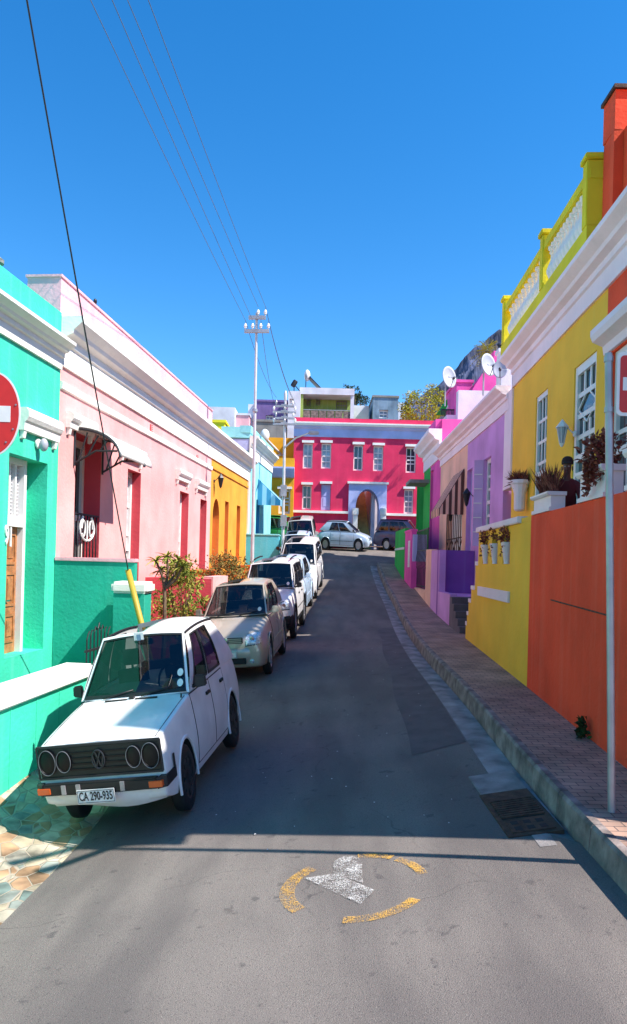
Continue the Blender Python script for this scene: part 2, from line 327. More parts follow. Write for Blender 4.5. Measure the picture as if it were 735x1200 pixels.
# ---------------------------------------------------------------- objects
OFF = {}
def root(name, loc, label, cat, group=None, kind=None):
    o = bpy.data.objects.new(name, None); COL.objects.link(o); o.location = loc; o.empty_display_size = .3
    o['label'] = label; o['category'] = cat
    if group: o['group'] = group
    OFF[o.name] = Vector(loc)
    return o
def tag(o, label, cat, group=None):
    o['label'] = label; o['category'] = cat
    if group: o['group'] = group
    return o
class MB:
    def __init__(s): s.v, s.f, s.mi, s.sm = [], [], [], []
    def add(s, vs, fs, mi=0, smooth=False):
        b = len(s.v); s.v += [Vector(p) for p in vs]
        for f in fs: s.f.append([b+i for i in f]); s.mi.append(mi); s.sm.append(smooth)
        return s
    def quad(s, *p, mi=0): return s.add(p, [list(range(len(p)))], mi)
    def hexa(s, p, mi=0):      # 8 points: bottom 4 then top 4
        return s.add(p, [(3,2,1,0),(4,5,6,7),(0,1,5,4),(1,2,6,5),(2,3,7,6),(3,0,4,7)], mi)
    def box(s, a, b, mi=0):
        x0,y0,z0 = a; x1,y1,z1 = b
        return s.hexa([(x0,y0,z0),(x1,y0,z0),(x1,y1,z0),(x0,y1,z0),(x0,y0,z1),(x1,y0,z1),(x1,y1,z1),(x0,y1,z1)], mi)
    def fbox(s, Fm, a0, a1, d0, d1, z0, z1, mi=0):
        q = [(a0,d0),(a1,d0),(a1,d1),(a0,d1)]
        return s.hexa([Fm.pt(a,d,z0) for a,d in q] + [Fm.pt(a,d,z1) for a,d in q], mi)
    def fprof(s, Fm, prof, a0, a1, mi=0):   # extrude a (d,z) outline along the facade
        n = len(prof)
        vs = [Fm.pt(a0,d,z) for d,z in prof] + [Fm.pt(a1,d,z) for d,z in prof]
        fs = [(i,(i+1)%n,n+(i+1)%n,n+i) for i in range(n)] + [tuple(range(n))[::-1], tuple(range(n,2*n))]
        return s.add(vs, fs, mi)
    def bar(s, p, q, w, h=None, mi=0, up=(0,0,1)):
        p, q = Vector(p), Vector(q); h = h or w; d = (q-p).normalized(); u = Vector(up)
        if abs(d.dot(u)) > .95: u = Vector((1,0,0))
        x = d.cross(u).normalized()*(w/2); y = x.cross(d).normalized()*(h/2)
        return s.hexa([p-x-y,p+x-y,p+x+y,p-x+y,q-x-y,q+x-y,q+x+y,q-x+y], mi)
    def tube(s, pts, r, n=8, mi=0, caps=True):
        pts = [Vector(p) for p in pts]; rs = r if isinstance(r, (list, tuple)) else [r]*len(pts)
        vs = []; fs = []; x = None
        for i, p in enumerate(pts):
            d = (pts[min(i+1,len(pts)-1)] - pts[max(i-1,0)]).normalized()
            if x is None:
                u = Vector((0,0,1)) if abs(d.z) < .9 else Vector((1,0,0)); x = d.cross(u).normalized()
            else: x = (x - d*x.dot(d)).normalized()
            y = d.cross(x)
            vs += [p + (x*math.cos(2*math.pi*k/n) + y*math.sin(2*math.pi*k/n))*rs[i] for k in range(n)]
        for i in range(len(pts)-1):
            for k in range(n): a = i*n+k; b = i*n+(k+1)%n; fs.append((a,b,b+n,a+n))
        s.add(vs, fs, mi, True)
        if caps:
            b = len(s.v) - len(vs); s.f.append([b+k for k in range(n)][::-1]); s.mi.append(mi); s.sm.append(False)
            s.f.append([b+(len(pts)-1)*n+k for k in range(n)]); s.mi.append(mi); s.sm.append(False)
        return s
    def lathe(s, c, prof, n=16, mi=0, axis=None, zs=1.0):   # prof: (r, h)
        c = Vector(c); ax = Vector(axis or (0,0,1)).normalized()
        u = Vector((1,0,0)) if abs(ax.x) < .9 else Vector((0,1,0)); x = ax.cross(u).normalized(); y = ax.cross(x)
        vs = [c + ax*h*zs + (x*math.cos(2*math.pi*k/n)+y*math.sin(2*math.pi*k/n))*r for r,h in prof for k in range(n)]
        fs = [(i*n+k, i*n+(k+1)%n, (i+1)*n+(k+1)%n, (i+1)*n+k) for i in range(len(prof)-1) for k in range(n)]
        fs += [tuple(range(n))[::-1], tuple((len(prof)-1)*n+k for k in range(n))]
        return s.add(vs, fs, mi, True)
    def ell(s, c, r, n=12, mi=0):
        pr = [(max(1e-3, math.sin(math.pi*i/8)), -math.cos(math.pi*i/8)) for i in range(9)]
        vs = [(c[0]+r[0]*a*math.cos(2*math.pi*k/n), c[1]+r[1]*a*math.sin(2*math.pi*k/n), c[2]+r[2]*h) for a,h in pr for k in range(n)]
        fs = [(i*n+k, i*n+(k+1)%n, (i+1)*n+(k+1)%n, (i+1)*n+k) for i in range(8) for k in range(n)]
        return s.add(vs, fs, mi, True)
    def grid(s, fn, nu, nv, mi=0, smooth=True):
        vs = [fn(i/nu, j/nv) for j in range(nv+1) for i in range(nu+1)]
        fs = [(j*(nu+1)+i, j*(nu+1)+i+1, (j+1)*(nu+1)+i+1, (j+1)*(nu+1)+i) for j in range(nv) for i in range(nu)]
        return s.add(vs, fs, mi, smooth)
    def xf(s, m): s.v = [m @ p for p in s.v]; return s
    def build(s, name, mats, parent=None, local=False, bevel=0, fix=True, ang=35, weld=False):
        me = bpy.data.meshes.new(name)
        off = Vector((0,0,0))
        if not local and parent is not None:
            q = parent
            while q is not None: off += q.location; q = q.parent
        me.from_pydata([tuple(p-off) for p in s.v], [], s.f)
        for p, m_, g in zip(me.polygons, s.mi, s.sm): p.material_index = m_; p.use_smooth = g
        if not isinstance(mats, (list, tuple)): mats = [mats]
        for m_ in mats: me.materials.append(m_)
        bm = bmesh.new(); bm.from_mesh(me)
        if weld: bmesh.ops.remove_doubles(bm, verts=bm.verts, dist=weld if isinstance(weld, float) else 1e-4)
        if fix: bmesh.ops.recalc_face_normals(bm, faces=bm.faces)
        if bevel:
            es = [e for e in bm.edges if len(e.link_faces) == 2 and e.calc_face_angle(0) > .6]
            bmesh.ops.bevel(bm, geom=es, offset=bevel, segments=2, affect='EDGES', clamp_overlap=True)
        for e in bm.edges:
            if len(e.link_faces) == 2 and e.calc_face_angle(0) > R(ang): e.smooth = False
        bm.to_mesh(me); bm.free()
        o = bpy.data.objects.new(name, me); COL.objects.link(o)
        if parent is not None: o.parent = parent
        return o
def copy_tree(o, parent=None):
    c = o.copy(); COL.objects.link(c); c.parent = parent
    for ch in list(o.children): copy_tree(ch, c)
    return c
def textmesh(s, size, depth=.004, bold=0.0):
    cu = bpy.data.curves.new('t', 'FONT'); cu.body = s; cu.size = size; cu.extrude = depth; cu.offset = bold
    cu.align_x = 'CENTER'; cu.align_y = 'CENTER'; cu.resolution_u = 3
    o = bpy.data.objects.new('t', cu); COL.objects.link(o)
    dg = bpy.context.evaluated_depsgraph_get(); me = bpy.data.meshes.new_from_object(o.evaluated_get(dg))
    vs = [v.co.copy() for v in me.vertices]; fs = [tuple(p.vertices) for p in me.polygons]
    bpy.data.objects.remove(o); bpy.data.curves.remove(cu); bpy.data.meshes.remove(me)
    return vs, fs

# ---------------------------------------------------------------- facade builder
def facade(mb, Fm, a0, a1, z0, z1, holes, D=6.0, rec=.28, rmi=0, back=True):
    """holes: dict(a0,a1,z0,z1,arch=False,rec=..,mi=..,through=False)"""
    if a0 > a1: a0, a1 = a1, a0
    for h in holes:
        if h['a0'] > h['a1']: h['a0'], h['a1'] = h['a1'], h['a0']
    As = sorted({a0, a1, *[h['a0'] for h in holes], *[h['a1'] for h in holes]})
    Zs = sorted({z0, z1, *[h['z0'] for h in holes], *[h['z1'] for h in holes]})
    As = [a for a in As if a0 <= a <= a1]; Zs = [z for z in Zs if z0 <= z <= z1]
    for i in range(len(As)-1):
        for j in range(len(Zs)-1):
            ca, cz = (As[i]+As[i+1])/2, (Zs[j]+Zs[j+1])/2
            inh = [h for h in holes if h['a0'] < ca < h['a1'] and h['z0'] < cz < h['z1']]
            if not inh: mb.quad(*[Fm.pt(a,0,z) for a,z in ((As[i],Zs[j]),(As[i+1],Zs[j]),(As[i+1],Zs[j+1]),(As[i],Zs[j+1]))])
            if not any(h.get('through') for h in inh):
                mb.quad(*[Fm.pt(a,-D,z) for a,z in ((As[i],Zs[j]),(As[i+1],Zs[j]),(As[i+1],Zs[j+1]),(As[i],Zs[j+1]))])
    for h in holes:
        ha, hb, hz, ht = h['a0'], h['a1'], h['z0'], h['z1']; r = D if h.get('through') else h.get('rec', rec); mi = h.get('mi', rmi)
        q = lambda *p: mb.quad(*[Fm.pt(*x) for x in p], mi=mi)
        zs = ht - (hb-ha)/2*h.get('rise', K) if h.get('arch') else ht
        q((ha,0,hz),(ha,-r,hz),(ha,-r,zs),(ha,0,zs)); q((hb,0,hz),(hb,-r,hz),(hb,-r,zs),(hb,0,zs))
        q((ha,0,hz),(hb,0,hz),(hb,-r,hz),(ha,-r,hz))
        if h.get('arch'):
            n = 16; c = (ha+hb)/2; rr = (hb-ha)/2
            pts = [(c - rr*math.cos(math.pi*k/n), zs + (ht-zs)*math.sin(math.pi*k/n)) for k in range(n+1)]
            for (pa, pz), (qa, qz) in zip(pts, pts[1:]):
                q((pa,0,pz),(qa,0,qz),(qa,-r,qz),(pa,-r,pz))
                mb.quad(Fm.pt(pa,0,pz), Fm.pt(qa,0,qz), Fm.pt(qa,0,ht), Fm.pt(pa,0,ht))
                if h.get('through'): mb.quad(Fm.pt(pa,-r,pz), Fm.pt(qa,-r,qz), Fm.pt(qa,-r,ht), Fm.pt(pa,-r,ht))
        else: q((ha,0,ht),(hb,0,ht),(hb,-r,ht),(ha,-r,ht))
        if not h.get('through'): q((ha,-r,hz),(hb,-r,hz),(hb,-r,ht),(ha,-r,ht))
    mb.quad(Fm.pt(a0,0,z0),Fm.pt(a0,-D,z0),Fm.pt(a0,-D,z1),Fm.pt(a0,0,z1))
    mb.quad(Fm.pt(a1,0,z0),Fm.pt(a1,-D,z0),Fm.pt(a1,-D,z1),Fm.pt(a1,0,z1))
    mb.quad(Fm.pt(a0,0,z1),Fm.pt(a1,0,z1),Fm.pt(a1,-D,z1),Fm.pt(a0,-D,z1))
    return mb
def window(parent, Fm, h, rec=.28, cols=2, rows=3, fw=.06, fmat='whitep', gmat='glass', arch=False, sash=True, sill=None, diamond=False, name='window', low=None, label=None):
    a0, a1, z0, z1 = h['a0'], h['a1'], h['z0'], h['z1']; d = -rec
    if a0 > a1: a0, a1 = a1, a0
    fz = fw*K
    m = MB(); e = .002
    a0 += e; a1 -= e; z0 += e; z1 -= e
    m.fbox(Fm, a0, a0+fw, d+e, d+.09, z0, z1); m.fbox(Fm, a1-fw, a1, d+e, d+.09, z0, z1)
    m.fbox(Fm, a0+fw, a1-fw, d+e, d+.088, z1-fz, z1); m.fbox(Fm, a0+fw, a1-fw, d+e, d+.088, z0, z0+fz)
    zm = (z0+z1)/2
    if sash: m.fbox(Fm, a0+fw, a1-fw, d+.03, d+.086, zm-fz*.4, zm+fz*.4)
    t = fw*.28; lo = zm if low == 'open' else z0+fz
    for i in range(1, cols):
        a = a0+fw+(a1-a0-2*fw)*i/cols
        if diamond:
            zc0, zc1 = zm+(z1-zm)*.38, zm+(z1-zm)*.68
            m.fbox(Fm, a-t, a+t, d+.03, d+.06, lo, zc0); m.fbox(Fm, a-t, a+t, d+.03, d+.06, zc1, z1-fz)
        else: m.fbox(Fm, a-t, a+t, d+.03, d+.06, lo, z1-fz)
    for j in range(1, rows):
        z = z0+fz+(z1-z0-2*fz)*j/rows
        if z > lo: m.fbox(Fm, a0+fw, a1-fw, d+.032, d+.058, z-t*K, z+t*K)
    if diamond:
        zc0, zc1 = zm+(z1-zm)*.36, zm+(z1-zm)*.70; zz = (zc0+zc1)/2; ac = (a0+a1)/2; w = (a1-a0)/2-fw
        for sa in (-1, 1):
            for A, B in (((ac+sa*w*0, zc0),(ac+sa*w, zz)), ((ac+sa*w, zz),(ac, zc1))):
                m.bar(Fm.pt(A[0], d+.045, A[1]), Fm.pt(B[0], d+.045, B[1]), .03)
    f = m.build(name, M[fmat], parent)
    if label: f['label'] = label
    g = MB(); g.fbox(Fm, a0+fw*.6, a1-fw*.6, d+.012, d+.022, z0+fz*.6, z1-fz*.6); g.build('pane', M[gmat], f)
    if sill: s = MB(); s.fbox(Fm, a0-.05, a1+.05, .003, .09, z0-.1, z0-.003); s.build('sill', M[sill], f)
    return f
def hole(Fm, x0, x1, yt, yb, ya=None, **kw):
    """pixel box on a facade: x0/x1 jambs, yt the head at x0's side, yb the foot"""
    A0, Z1 = Fm.px(x0, yt); A1, _ = Fm.px(x1, yt)
    _, Zb = Fm.px(x0, yb)
    return dict(a0=min(A0,A1), a1=max(A0,A1), z0=Zb, z1=Z1, **kw)
def cornice(Fm, a0, a1, zb, zt, dmax=.35, steps=3):
    """profile: frieze band then stepped mouldings up to zt"""
    h = zt-zb
    pr = [(-.01,zb),(.05,zb),(.05,zb+h*.42),(.10,zb+h*.45),(.10,zb+h*.60),(dmax*.55,zb+h*.66),(dmax*.62,zb+h*.74),(dmax*.9,zb+h*.84),(dmax,zb+h*.88),(dmax,zt),(-.01,zt)]
    return pr
# ---------------------------------------------------------------- cars
ZK = Matrix.Diagonal((1, 1, K, 1))
def ring(fn, s0, s1, t0, t1, ins, ns=6, nt=4, th=.012):
    """frame around an opening on surface fn(s,t); returns MB of the frame and the inner rect"""
    mb = MB(); i = ins
    si0, si1, ti0, ti1 = s0+i[0], s1-i[1], t0+i[2], t1-i[3]
    sub = lambda a,b,c,d: (lambda u,v: fn(a+(b-a)*u, c+(d-c)*v))
    for a,b,c,d in ((s0,si0,t0,t1),(si1,s1,t0,t1),(si0,si1,t0,ti0),(si0,si1,ti1,t1)):
        if b-a > 1e-5 and d-c > 1e-5: mb.grid(sub(a,b,c,d), ns, nt)
    return mb, (si0, si1, ti0, ti1)
def make_car(sp, label, cat='car', group=None, name='parked_car'):
    S = sp; hw = S['W']/2; WB = S['WB']; fo = S['fo']; L = S['L']; y0 = -WB/2-fo; y1 = y0+L; r = S['r']; zl = S.get('zl', .2)
    root_ = root(name, (0,0,0), label, cat, group)
    paint = M[S['paint']]; low = M[S.get('low', S['paint'])]
    sta = S['sta']                         # (y from front, ztop, width factor, zlow)
    def sect(st):
        y, zt, wf, zb = st; w = hw*wf; h = zt-zb; rd = S.get('edge', .08)
        tb = S.get('tumble', .03)
        half = [(0,zb),(w-.16,zb),(w-.05,zb+.02),(w-.02,zb+h*.18),(w,zb+h*.42),(w-.006,zb+h*.62),(w-tb,zt-rd*1.1),(w-tb-rd*.35,zt-rd*.35),(w-tb-rd*1.2,zt),(w*.5,zt+S.get('crown',.02)*.8),(0,zt+S.get('crown',.02))]
        return [(x, y0+y, z) for x,z in half] + [(-x, y0+y, z) for x,z in half[-2:0:-1]]
    rings_ = [sect(s_) for s_ in sta]; n = len(rings_[0])
    mb = MB(); mb.v = [Vector(p) for rg in rings_ for p in rg]
    for i in range(len(rings_)-1):
        for k in range(n): mb.f.append((i*n+k, i*n+(k+1)%n, (i+1)*n+(k+1)%n, (i+1)*n+k))
    mb.f += [tuple(range(n))[::-1], tuple((len(rings_)-1)*n+k for k in range(n))]
    mb.mi = [0]*len(mb.f); mb.sm = [True]*len(mb.f)
    me = bpy.data.meshes.new('body'); me.from_pydata([tuple(v) for v in mb.v], [], mb.f)
    bm = bmesh.new(); bm.from_mesh(me); bmesh.ops.recalc_face_normals(bm, faces=bm.faces)
    if S.get('crease'):
        cl = bm.edges.layers.float.new('crease_edge')
        for e in bm.edges:
            if e.calc_face_angle(0) > R(S['crease']): e[cl] = .75
    bm.to_mesh(me); bm.free()
    o = bpy.data.objects.new('body', me); COL.objects.link(o)
    if S.get('subsurf', 1):
        md = o.modifiers.new('s', 'SUBSURF'); md.levels = md.render_levels = S.get('subsurf', 1)
    cuts = []
    for ya in (-WB/2, WB/2):
        for sx in (-1, 1):
            c = MB(); c.lathe((sx*(hw-.26), ya, r*1.0), [(r+.055, -.30), (r+.055, .45)], 40, axis=(sx,0,0))
            c.f[-2:] = [tuple(f) for f in c.f[-2:]]
            co = c.build('cut', M['dark']); cuts.append(co)
            md = o.modifiers.new('b', 'BOOLEAN'); md.operation = 'DIFFERENCE'; md.object = co; md.solver = 'EXACT'
    dg = bpy.context.evaluated_depsgraph_get(); dg.update()
    me2 = bpy.data.meshes.new_from_object(o.evaluated_get(dg))
    bpy.data.objects.remove(o); bpy.data.meshes.remove(me)
    for c in cuts: m_ = c.data; bpy.data.objects.remove(c); bpy.data.meshes.remove(m_)
    me2.materials.clear()
    for m_ in (paint, M['dark'], low): me2.materials.append(m_)
    zlow = S.get('lowz')
    for p in me2.polygons:
        c = p.center; p.material_index = 0; p.use_smooth = True
        for ya in (-WB/2, WB/2):
            d = math.hypot(c.y-ya, c.z-r)
            if d < r+.0545 + .003 and abs(c.x) < hw*.985 : p.material_index = 1
        if c.z < sta[3][3]+.015: p.material_index = 1
        elif zlow and c.z < zlow and p.material_index == 0: p.material_index = 2
    me2.transform(ZK)
    bm = bmesh.new(); bm.from_mesh(me2)
    for e in bm.edges:
        if len(e.link_faces) == 2 and e.calc_face_angle(0) > R(32): e.smooth = False
    bm.to_mesh(me2); bm.free()
    me2.name = 'body'; body = bpy.data.objects.new('body', me2); COL.objects.link(body); body.parent = root_
    from mathutils.bvhtree import BVHTree
    bvh = BVHTree.FromPolygons([v.co.copy() for v in me2.vertices], [tuple(p.vertices) for p in me2.polygons])
    def frontface(x, z):
        h = bvh.ray_cast(Vector((x, y0-3, z*K)), Vector((0,1,0)))
        return h[0].y if h[0] is not None and h[0].y < y0+1 else y0+.5
    S['front'] = frontface
    def B(mb_, nm, m_, par=root_, **kw): return mb_.xf(ZK).build(nm, M[m_] if isinstance(m_, str) else m_, par, local=True, **kw)
    # ---- wheel arch lips
    if S.get('lips', True):
        for ya in (-WB/2, WB/2):
            for sx in (-1, 1):
                a = MB(); q = []
                for k in range(19):
                    t = math.pi*(-.06 + 1.12*k/18); q.append((sx*(hw-.012), ya+(r+.062)*math.cos(t), max(zl+.0, r+(r+.062)*math.sin(t))))
                a.tube(q, .018, 6); B(a, 'wheel_arch', S.get('archmat', S['paint']))
    # ---- greenhouse
    G = S['gh']; zb, zr = G['zb'], G['zr']; wb, wr = hw-G.get('ib', .06), hw-G.get('ir', .20)
    A0, A1, R1, R0 = y0+G['A0'], y0+G['A1'], y0+G['R1'], y0+G['R0']; zA = G.get('zA', zb); zR = G.get('zR', zb); bow = G.get('bow', .10)
    def fr(s, t): x = s*(wb+(wr-wb)*t); return Vector((x, A0+(A1-A0)*t - bow*(1-s*s)*(1-.6*t)+bow*0, zA+(zr-.03-zA)*t + .03*(1-s*s)*t))
    def re(s, t): x = s*(wb+(wr-wb)*t); return Vector((x, R0+(R1-R0)*t + bow*.5*(1-s*s), zR+(zr-.03-zR)*t + .03*(1-s*s)*t))
    def rf(s, t):
        y = A1+(R1-A1)*t; y += -bow*.4*(1-s*s)*(1-t) + bow*.5*(1-s*s)*t
        return Vector((s*wr, y, zr-.03 + .03*(1-s*s) + G.get('arch', .035)*math.sin(math.pi*t)**.8 - .025*abs(s)**6))
    def sd(sx):
        def f_(u, t):      # u along 0..1, t up
            zz0 = zA+(zR-zA)*u; z = zz0+(zr-.03-zz0)*t + G.get('arch', .035)*math.sin(math.pi*u)**.8*t - .025*t
            y = (A0+(R0-A0)*u)*(1-t) + (A1+(R1-A1)*u)*t
            bulge = .035*math.sin(math.pi*min(1,max(0,t)))*1.0
            return Vector((sx*(wb+(wr-wb)*t + bulge), y, z))
        return f_
    ro = MB(); ro.grid(rf, 10, 10)
    rr_ = B(ro, 'roof', S['paint'], fix=False, ang=60)
    md = rr_.modifiers.new('t', 'SOLIDIFY'); md.thickness = .03; md.offset = -1
    glassm = 'carglass'
    m_, inn = ring(fr, -1, 1, 0, 1, (.05,.05,.02,.05), 4, 6); B(m_, 'windscreen_frame', S['paint'])
    g = MB(); a,b,c,d = inn; g.grid(lambda u,v: fr(a+(b-a)*u, c+(d-c)*v)+Vector((0,.006,0)), 10, 6); ws = B(g, 'windscreen', glassm, fix=False)
    sl = MB()
    for u0,u1,v0,v1 in ((a,a+.022,c,d),(b-.022,b,c,d),(a,b,c,c+.05),(a,b,d-.03,d)):
        sl.grid(lambda u,v: fr(u0+(u1-u0)*u, v0+(v1-v0)*v)+Vector((0,-.004,.004)), 8, 3)
    B(sl, 'seal', 'plastic', ws, fix=False)
    m_, inn = ring(re, -1, 1, 0, 1, (.10,.10,.10,.10), 4, 6); B(m_, 'rear_frame', S['paint'])
    g = MB(); a,b,c,d = inn; g.grid(lambda u,v: re(a+(b-a)*u, c+(d-c)*v)+Vector((0,-.004,0)), 8, 5); B(g, 'rear_window', glassm, fix=False)
    for sx in (-1, 1):
        f_ = sd(sx); side = MB()
        for (u0,u1,win) in G['side']:
            if win is None: side.grid(lambda u,v: f_(u0+(u1-u0)*u, v), 4, 6); continue
            ia, ib, lo, hi, s0_, s1_ = win     # insets and slants for the opening
            def quad4(u, v, k):                # remap: inner rect with slanted ends
                iu0 = u0+ia+s0_*(v), u1-ib+s1_*(v)
                return iu0
            def P_(uu, vv): return f_(uu, vv)
            nu, nv = 8, 6
            inner = lambda u,v: P_((u0+ia+s0_*v)+((u1-ib+s1_*v)-(u0+ia+s0_*v))*u, lo+(1-hi-lo)*v)
            outer = lambda u,v: P_(u0+(u1-u0)*u, v)
            # four border strips between outer and inner outlines
            for (fa, fb) in ((lambda w: outer(w,0), lambda w: inner(w,0)), (lambda w: outer(w,1), lambda w: inner(w,1)), (lambda w: outer(0,w), lambda w: inner(0,w)), (lambda w: outer(1,w), lambda w: inner(1,w))):
                side.grid(lambda u,v: fa(u)*(1-v)+fb(u)*v, nu, 1)
            gg = MB(); gg.grid(lambda u,v: inner(u,v)+Vector((-sx*.006,0,0)), 6, 6); gl = B(gg, 'side_window', glassm, fix=False)
            ss = MB()
            for (fa) in (lambda w: inner(w,0), lambda w: inner(w,1), lambda w: inner(0,w), lambda w: inner(1,w)):
                pts = [fa(k/8)+Vector((sx*.002,0,0)) for k in range(9)]
                ss.tube(pts, .011, 5)
            B(ss, 'seal', 'plastic', gl)
        so = B(side, 'side_frame', S['paint'])
    # gutter rails
    if S.get('rail'):
        for sx in (-1, 1):
            t_ = MB(); t_.tube([sd(sx)(u/12, 1)+Vector((sx*.004,0,.0)) for u in range(13)], .014, 6); B(t_, 'gutter_rail', S.get('railmat', 'plastic'))
    if S.get('roofrails'):
        for sx in (-1, 1):
            t_ = MB(); t_.tube([Vector((sx*(wr-.06), A1+(R1-A1)*u/10, zr+.015+.045*math.sin(math.pi*u/10)**.4)) for u in range(1, 10)], .018, 6); B(t_, 'roof_rail', 'plastic')
    # ---- cabin
    dk = MB(); dk.grid(lambda u,v: Vector(((wb-.03)*(2*u-1), A0-.02+(R0-A0+.0)*v, max(zA,zb)+.012-(.02 if .15<v<.9 else 0))), 6, 8)
    B(dk, 'dashboard', 'dark', fix=False)
    st = MB(); seaty = A1+.28
    for x in (-.36, .36):
        st.box((x-.22, seaty, zb-.35), (x+.22, seaty+.10, zb+.16)); st.box((x-.12, seaty+.02, zb+.2), (x+.12, seaty+.09, zb+.36)); st.tube([(x,seaty+.05,zb+.14),(x,seaty+.05,zb+.22)], .02, 6)
    if R1 > seaty+.9: st.box((-.55, seaty+.85, zb-.35), (.55, seaty+.98, zb+.12))
    B(st, 'seat', 'seat', bevel=.03)
    sw = MB(); cx = .36; yy = seaty-.42
    sw.tube([(cx+.17*math.cos(a_*math.pi/8), yy+.05*math.sin(a_*math.pi/8), zb+.06+.16*math.sin(a_*math.pi/8)) for a_ in range(17)], .014, 6, caps=False)
    B(sw, 'steering_wheel', 'plastic')
    # ---- doors and seams
    nst = [s_[0] for s_ in sta]
    def side_x(y, z):
        yy_ = y-y0
        i = max(j for j in range(len(sta)) if nst[j] <= yy_+1e-6) if yy_ >= nst[0] else 0
        i = min(i, len(sta)-2); a_, b_ = sta[i], sta[i+1]; t = (yy_-a_[0])/max(1e-6, b_[0]-a_[0])
        zt_, wf_, zb_ = (a_[k]+(b_[k]-a_[k])*t for k in (1,2,3)); w = hw*wf_; h = zt_-zb_
        tb = S.get('tumble', .03); rd = S.get('edge', .08)
        pr = [(zb_,w-.16),(zb_+.02,w-.05),(zb_+h*.18,w-.02),(zb_+h*.42,w),(zb_+h*.62,w-.006),(zt_-rd*1.1,w-tb),(zt_-rd*.35,w-tb-rd*.35),(zt_,w-tb-rd*1.2)]
        return lin([(p_[0],p_[1]) for p_ in pr], z)
    for (ya, yb, zlo, zhi) in S['doors']:
        for sx in (-1, 1):
            dm = MB(); Ya, Yb = y0+ya, y0+yb
            fn = lambda u,v: Vector((sx*(side_x(Ya+(Yb-Ya)*u, zlo+(zhi-zlo)*v)+.004), Ya+(Yb-Ya)*u, zlo+(zhi-zlo)*v))
            sm_ = MB()
            c4 = [(Ya-.008,zlo-.006),(Yb+.008,zlo-.006),(Yb+.008,zhi+.006),(Ya-.008,zhi+.006)]
            for (p_, q_) in zip(c4, c4[1:]+c4[:1]):
                sm_.tube([Vector((sx*(side_x(p_[0]+(q_[0]-p_[0])*k/8, p_[1]+(q_[1]-p_[1])*k/8)-.001), p_[0]+(q_[0]-p_[0])*k/8, p_[1]+(q_[1]-p_[1])*k/8)) for k in range(9)], .0065, 5)
            dm.grid(fn, 8, 8); do = B(dm, 'door', S['paint'], fix=False)
            B(sm_, 'seam', 'plastic', do)
            hz = zhi-S.get('hdl', .13); hy = Yb-.16
            h_ = MB(); xx = side_x(hy, hz); h_.box((sx*(xx), hy-.075, hz-.016), (sx*(xx+.035), hy+.075, hz+.016)); B(h_, 'handle', S.get('hmat', 'plastic'), do, bevel=.006)
    if S.get('moulding'):
        zm = S['moulding']
        for sx in (-1, 1):
            q = MB()
            ya_, yb_ = -WB/2+r+.10, WB/2-r-.10
            q.tube([Vector((sx*(side_x(ya_+(yb_-ya_)*k/12, zm)+.006), ya_+(yb_-ya_)*k/12, zm)) for k in range(13)], .012, 5); B(q, 'side_moulding', S.get('mmat', 'plastic'))
    # ---- mirrors
    for sx in (-1, 1):
        q = MB(); my = A0+.16+S.get('mirror_dy', 0); q.hexa([(sx*(hw-.01),my-.03,zb+.02),(sx*(hw+.15),my+.0,zb+.03),(sx*(hw+.15),my+.06,zb+.03),(sx*(hw-.01),my+.05,zb+.02),(sx*(hw+.0),my-.02,zb+.14),(sx*(hw+.14),my+.01,zb+.13),(sx*(hw+.14),my+.06,zb+.13),(sx*(hw+.0),my+.05,zb+.14)]); q.bar((sx*(wb-.02), my, zb+.03), (sx*(hw+.02), my, zb+.05), .035)
        B(q, 'mirror', S.get('mirror', 'plastic'), bevel=.02)
    # ---- wheels
    first = None
    for ya in (-WB/2, WB/2):
        for sx in (-1, 1):
            w = MB(); tw = .09
            xo = hw-.02-tw
            w.lathe((sx*xo, ya, r), [(r*.62,-tw),(r*.9,-tw),(r*.985,-tw*.75),(r,-tw*.4),(r,tw*.4),(r*.985,tw*.75),(r*.9,tw),(r*.64,tw*.96),(r*.62,tw*.7),(r*.60,-tw*.9)], 40, axis=(sx,0,0))
            tyre = B(w, 'wheel', 'black', ang=50)
            q = MB(); q.lathe((sx*xo, ya, r), [(r*.62,tw*.55),(r*.63,tw*.9),(r*.58,tw*.8),(r*.56,tw*.5),(r*.15,tw*.35),(r*.02,tw*.35)], 28, axis=(sx,0,0))
            ns = S.get('spokes', 5)
            for k in range(ns):
                t = 2*math.pi*k/ns+.3; c_, s_ = math.cos(t), math.sin(t)
                q.bar((sx*(xo+tw*.72), ya+c_*r*.08, r+s_*r*.08), (sx*(xo+tw*.72), ya+c_*r*.60, r+s_*r*.60), .07, .03, up=(1,0,0))
            q.lathe((sx*xo, ya, r), [(r*.16,tw*.4),(r*.16,tw*.92),(r*.10,tw)], 16, axis=(sx,0,0))
            B(q, 'rim', S.get('rim', 'alloy'), tyre, ang=40)
    # ---- wipers, plates, lamps
    for x_ in (-.42, .12):
        q = MB(); p0 = fr(x_/wb, .03)+Vector((0,-.03,.0)); p1 = fr((x_+.42)/wb, .10)+Vector((0,-.02,.012)); q.tube([p0, p1], .009, 5); B(q, 'wiper', 'plastic')
    S['detail'](S, B, y0, y1, hw, side_x, fr, root_)
    return root_, dict(y0=y0, hw=hw, fr=fr)
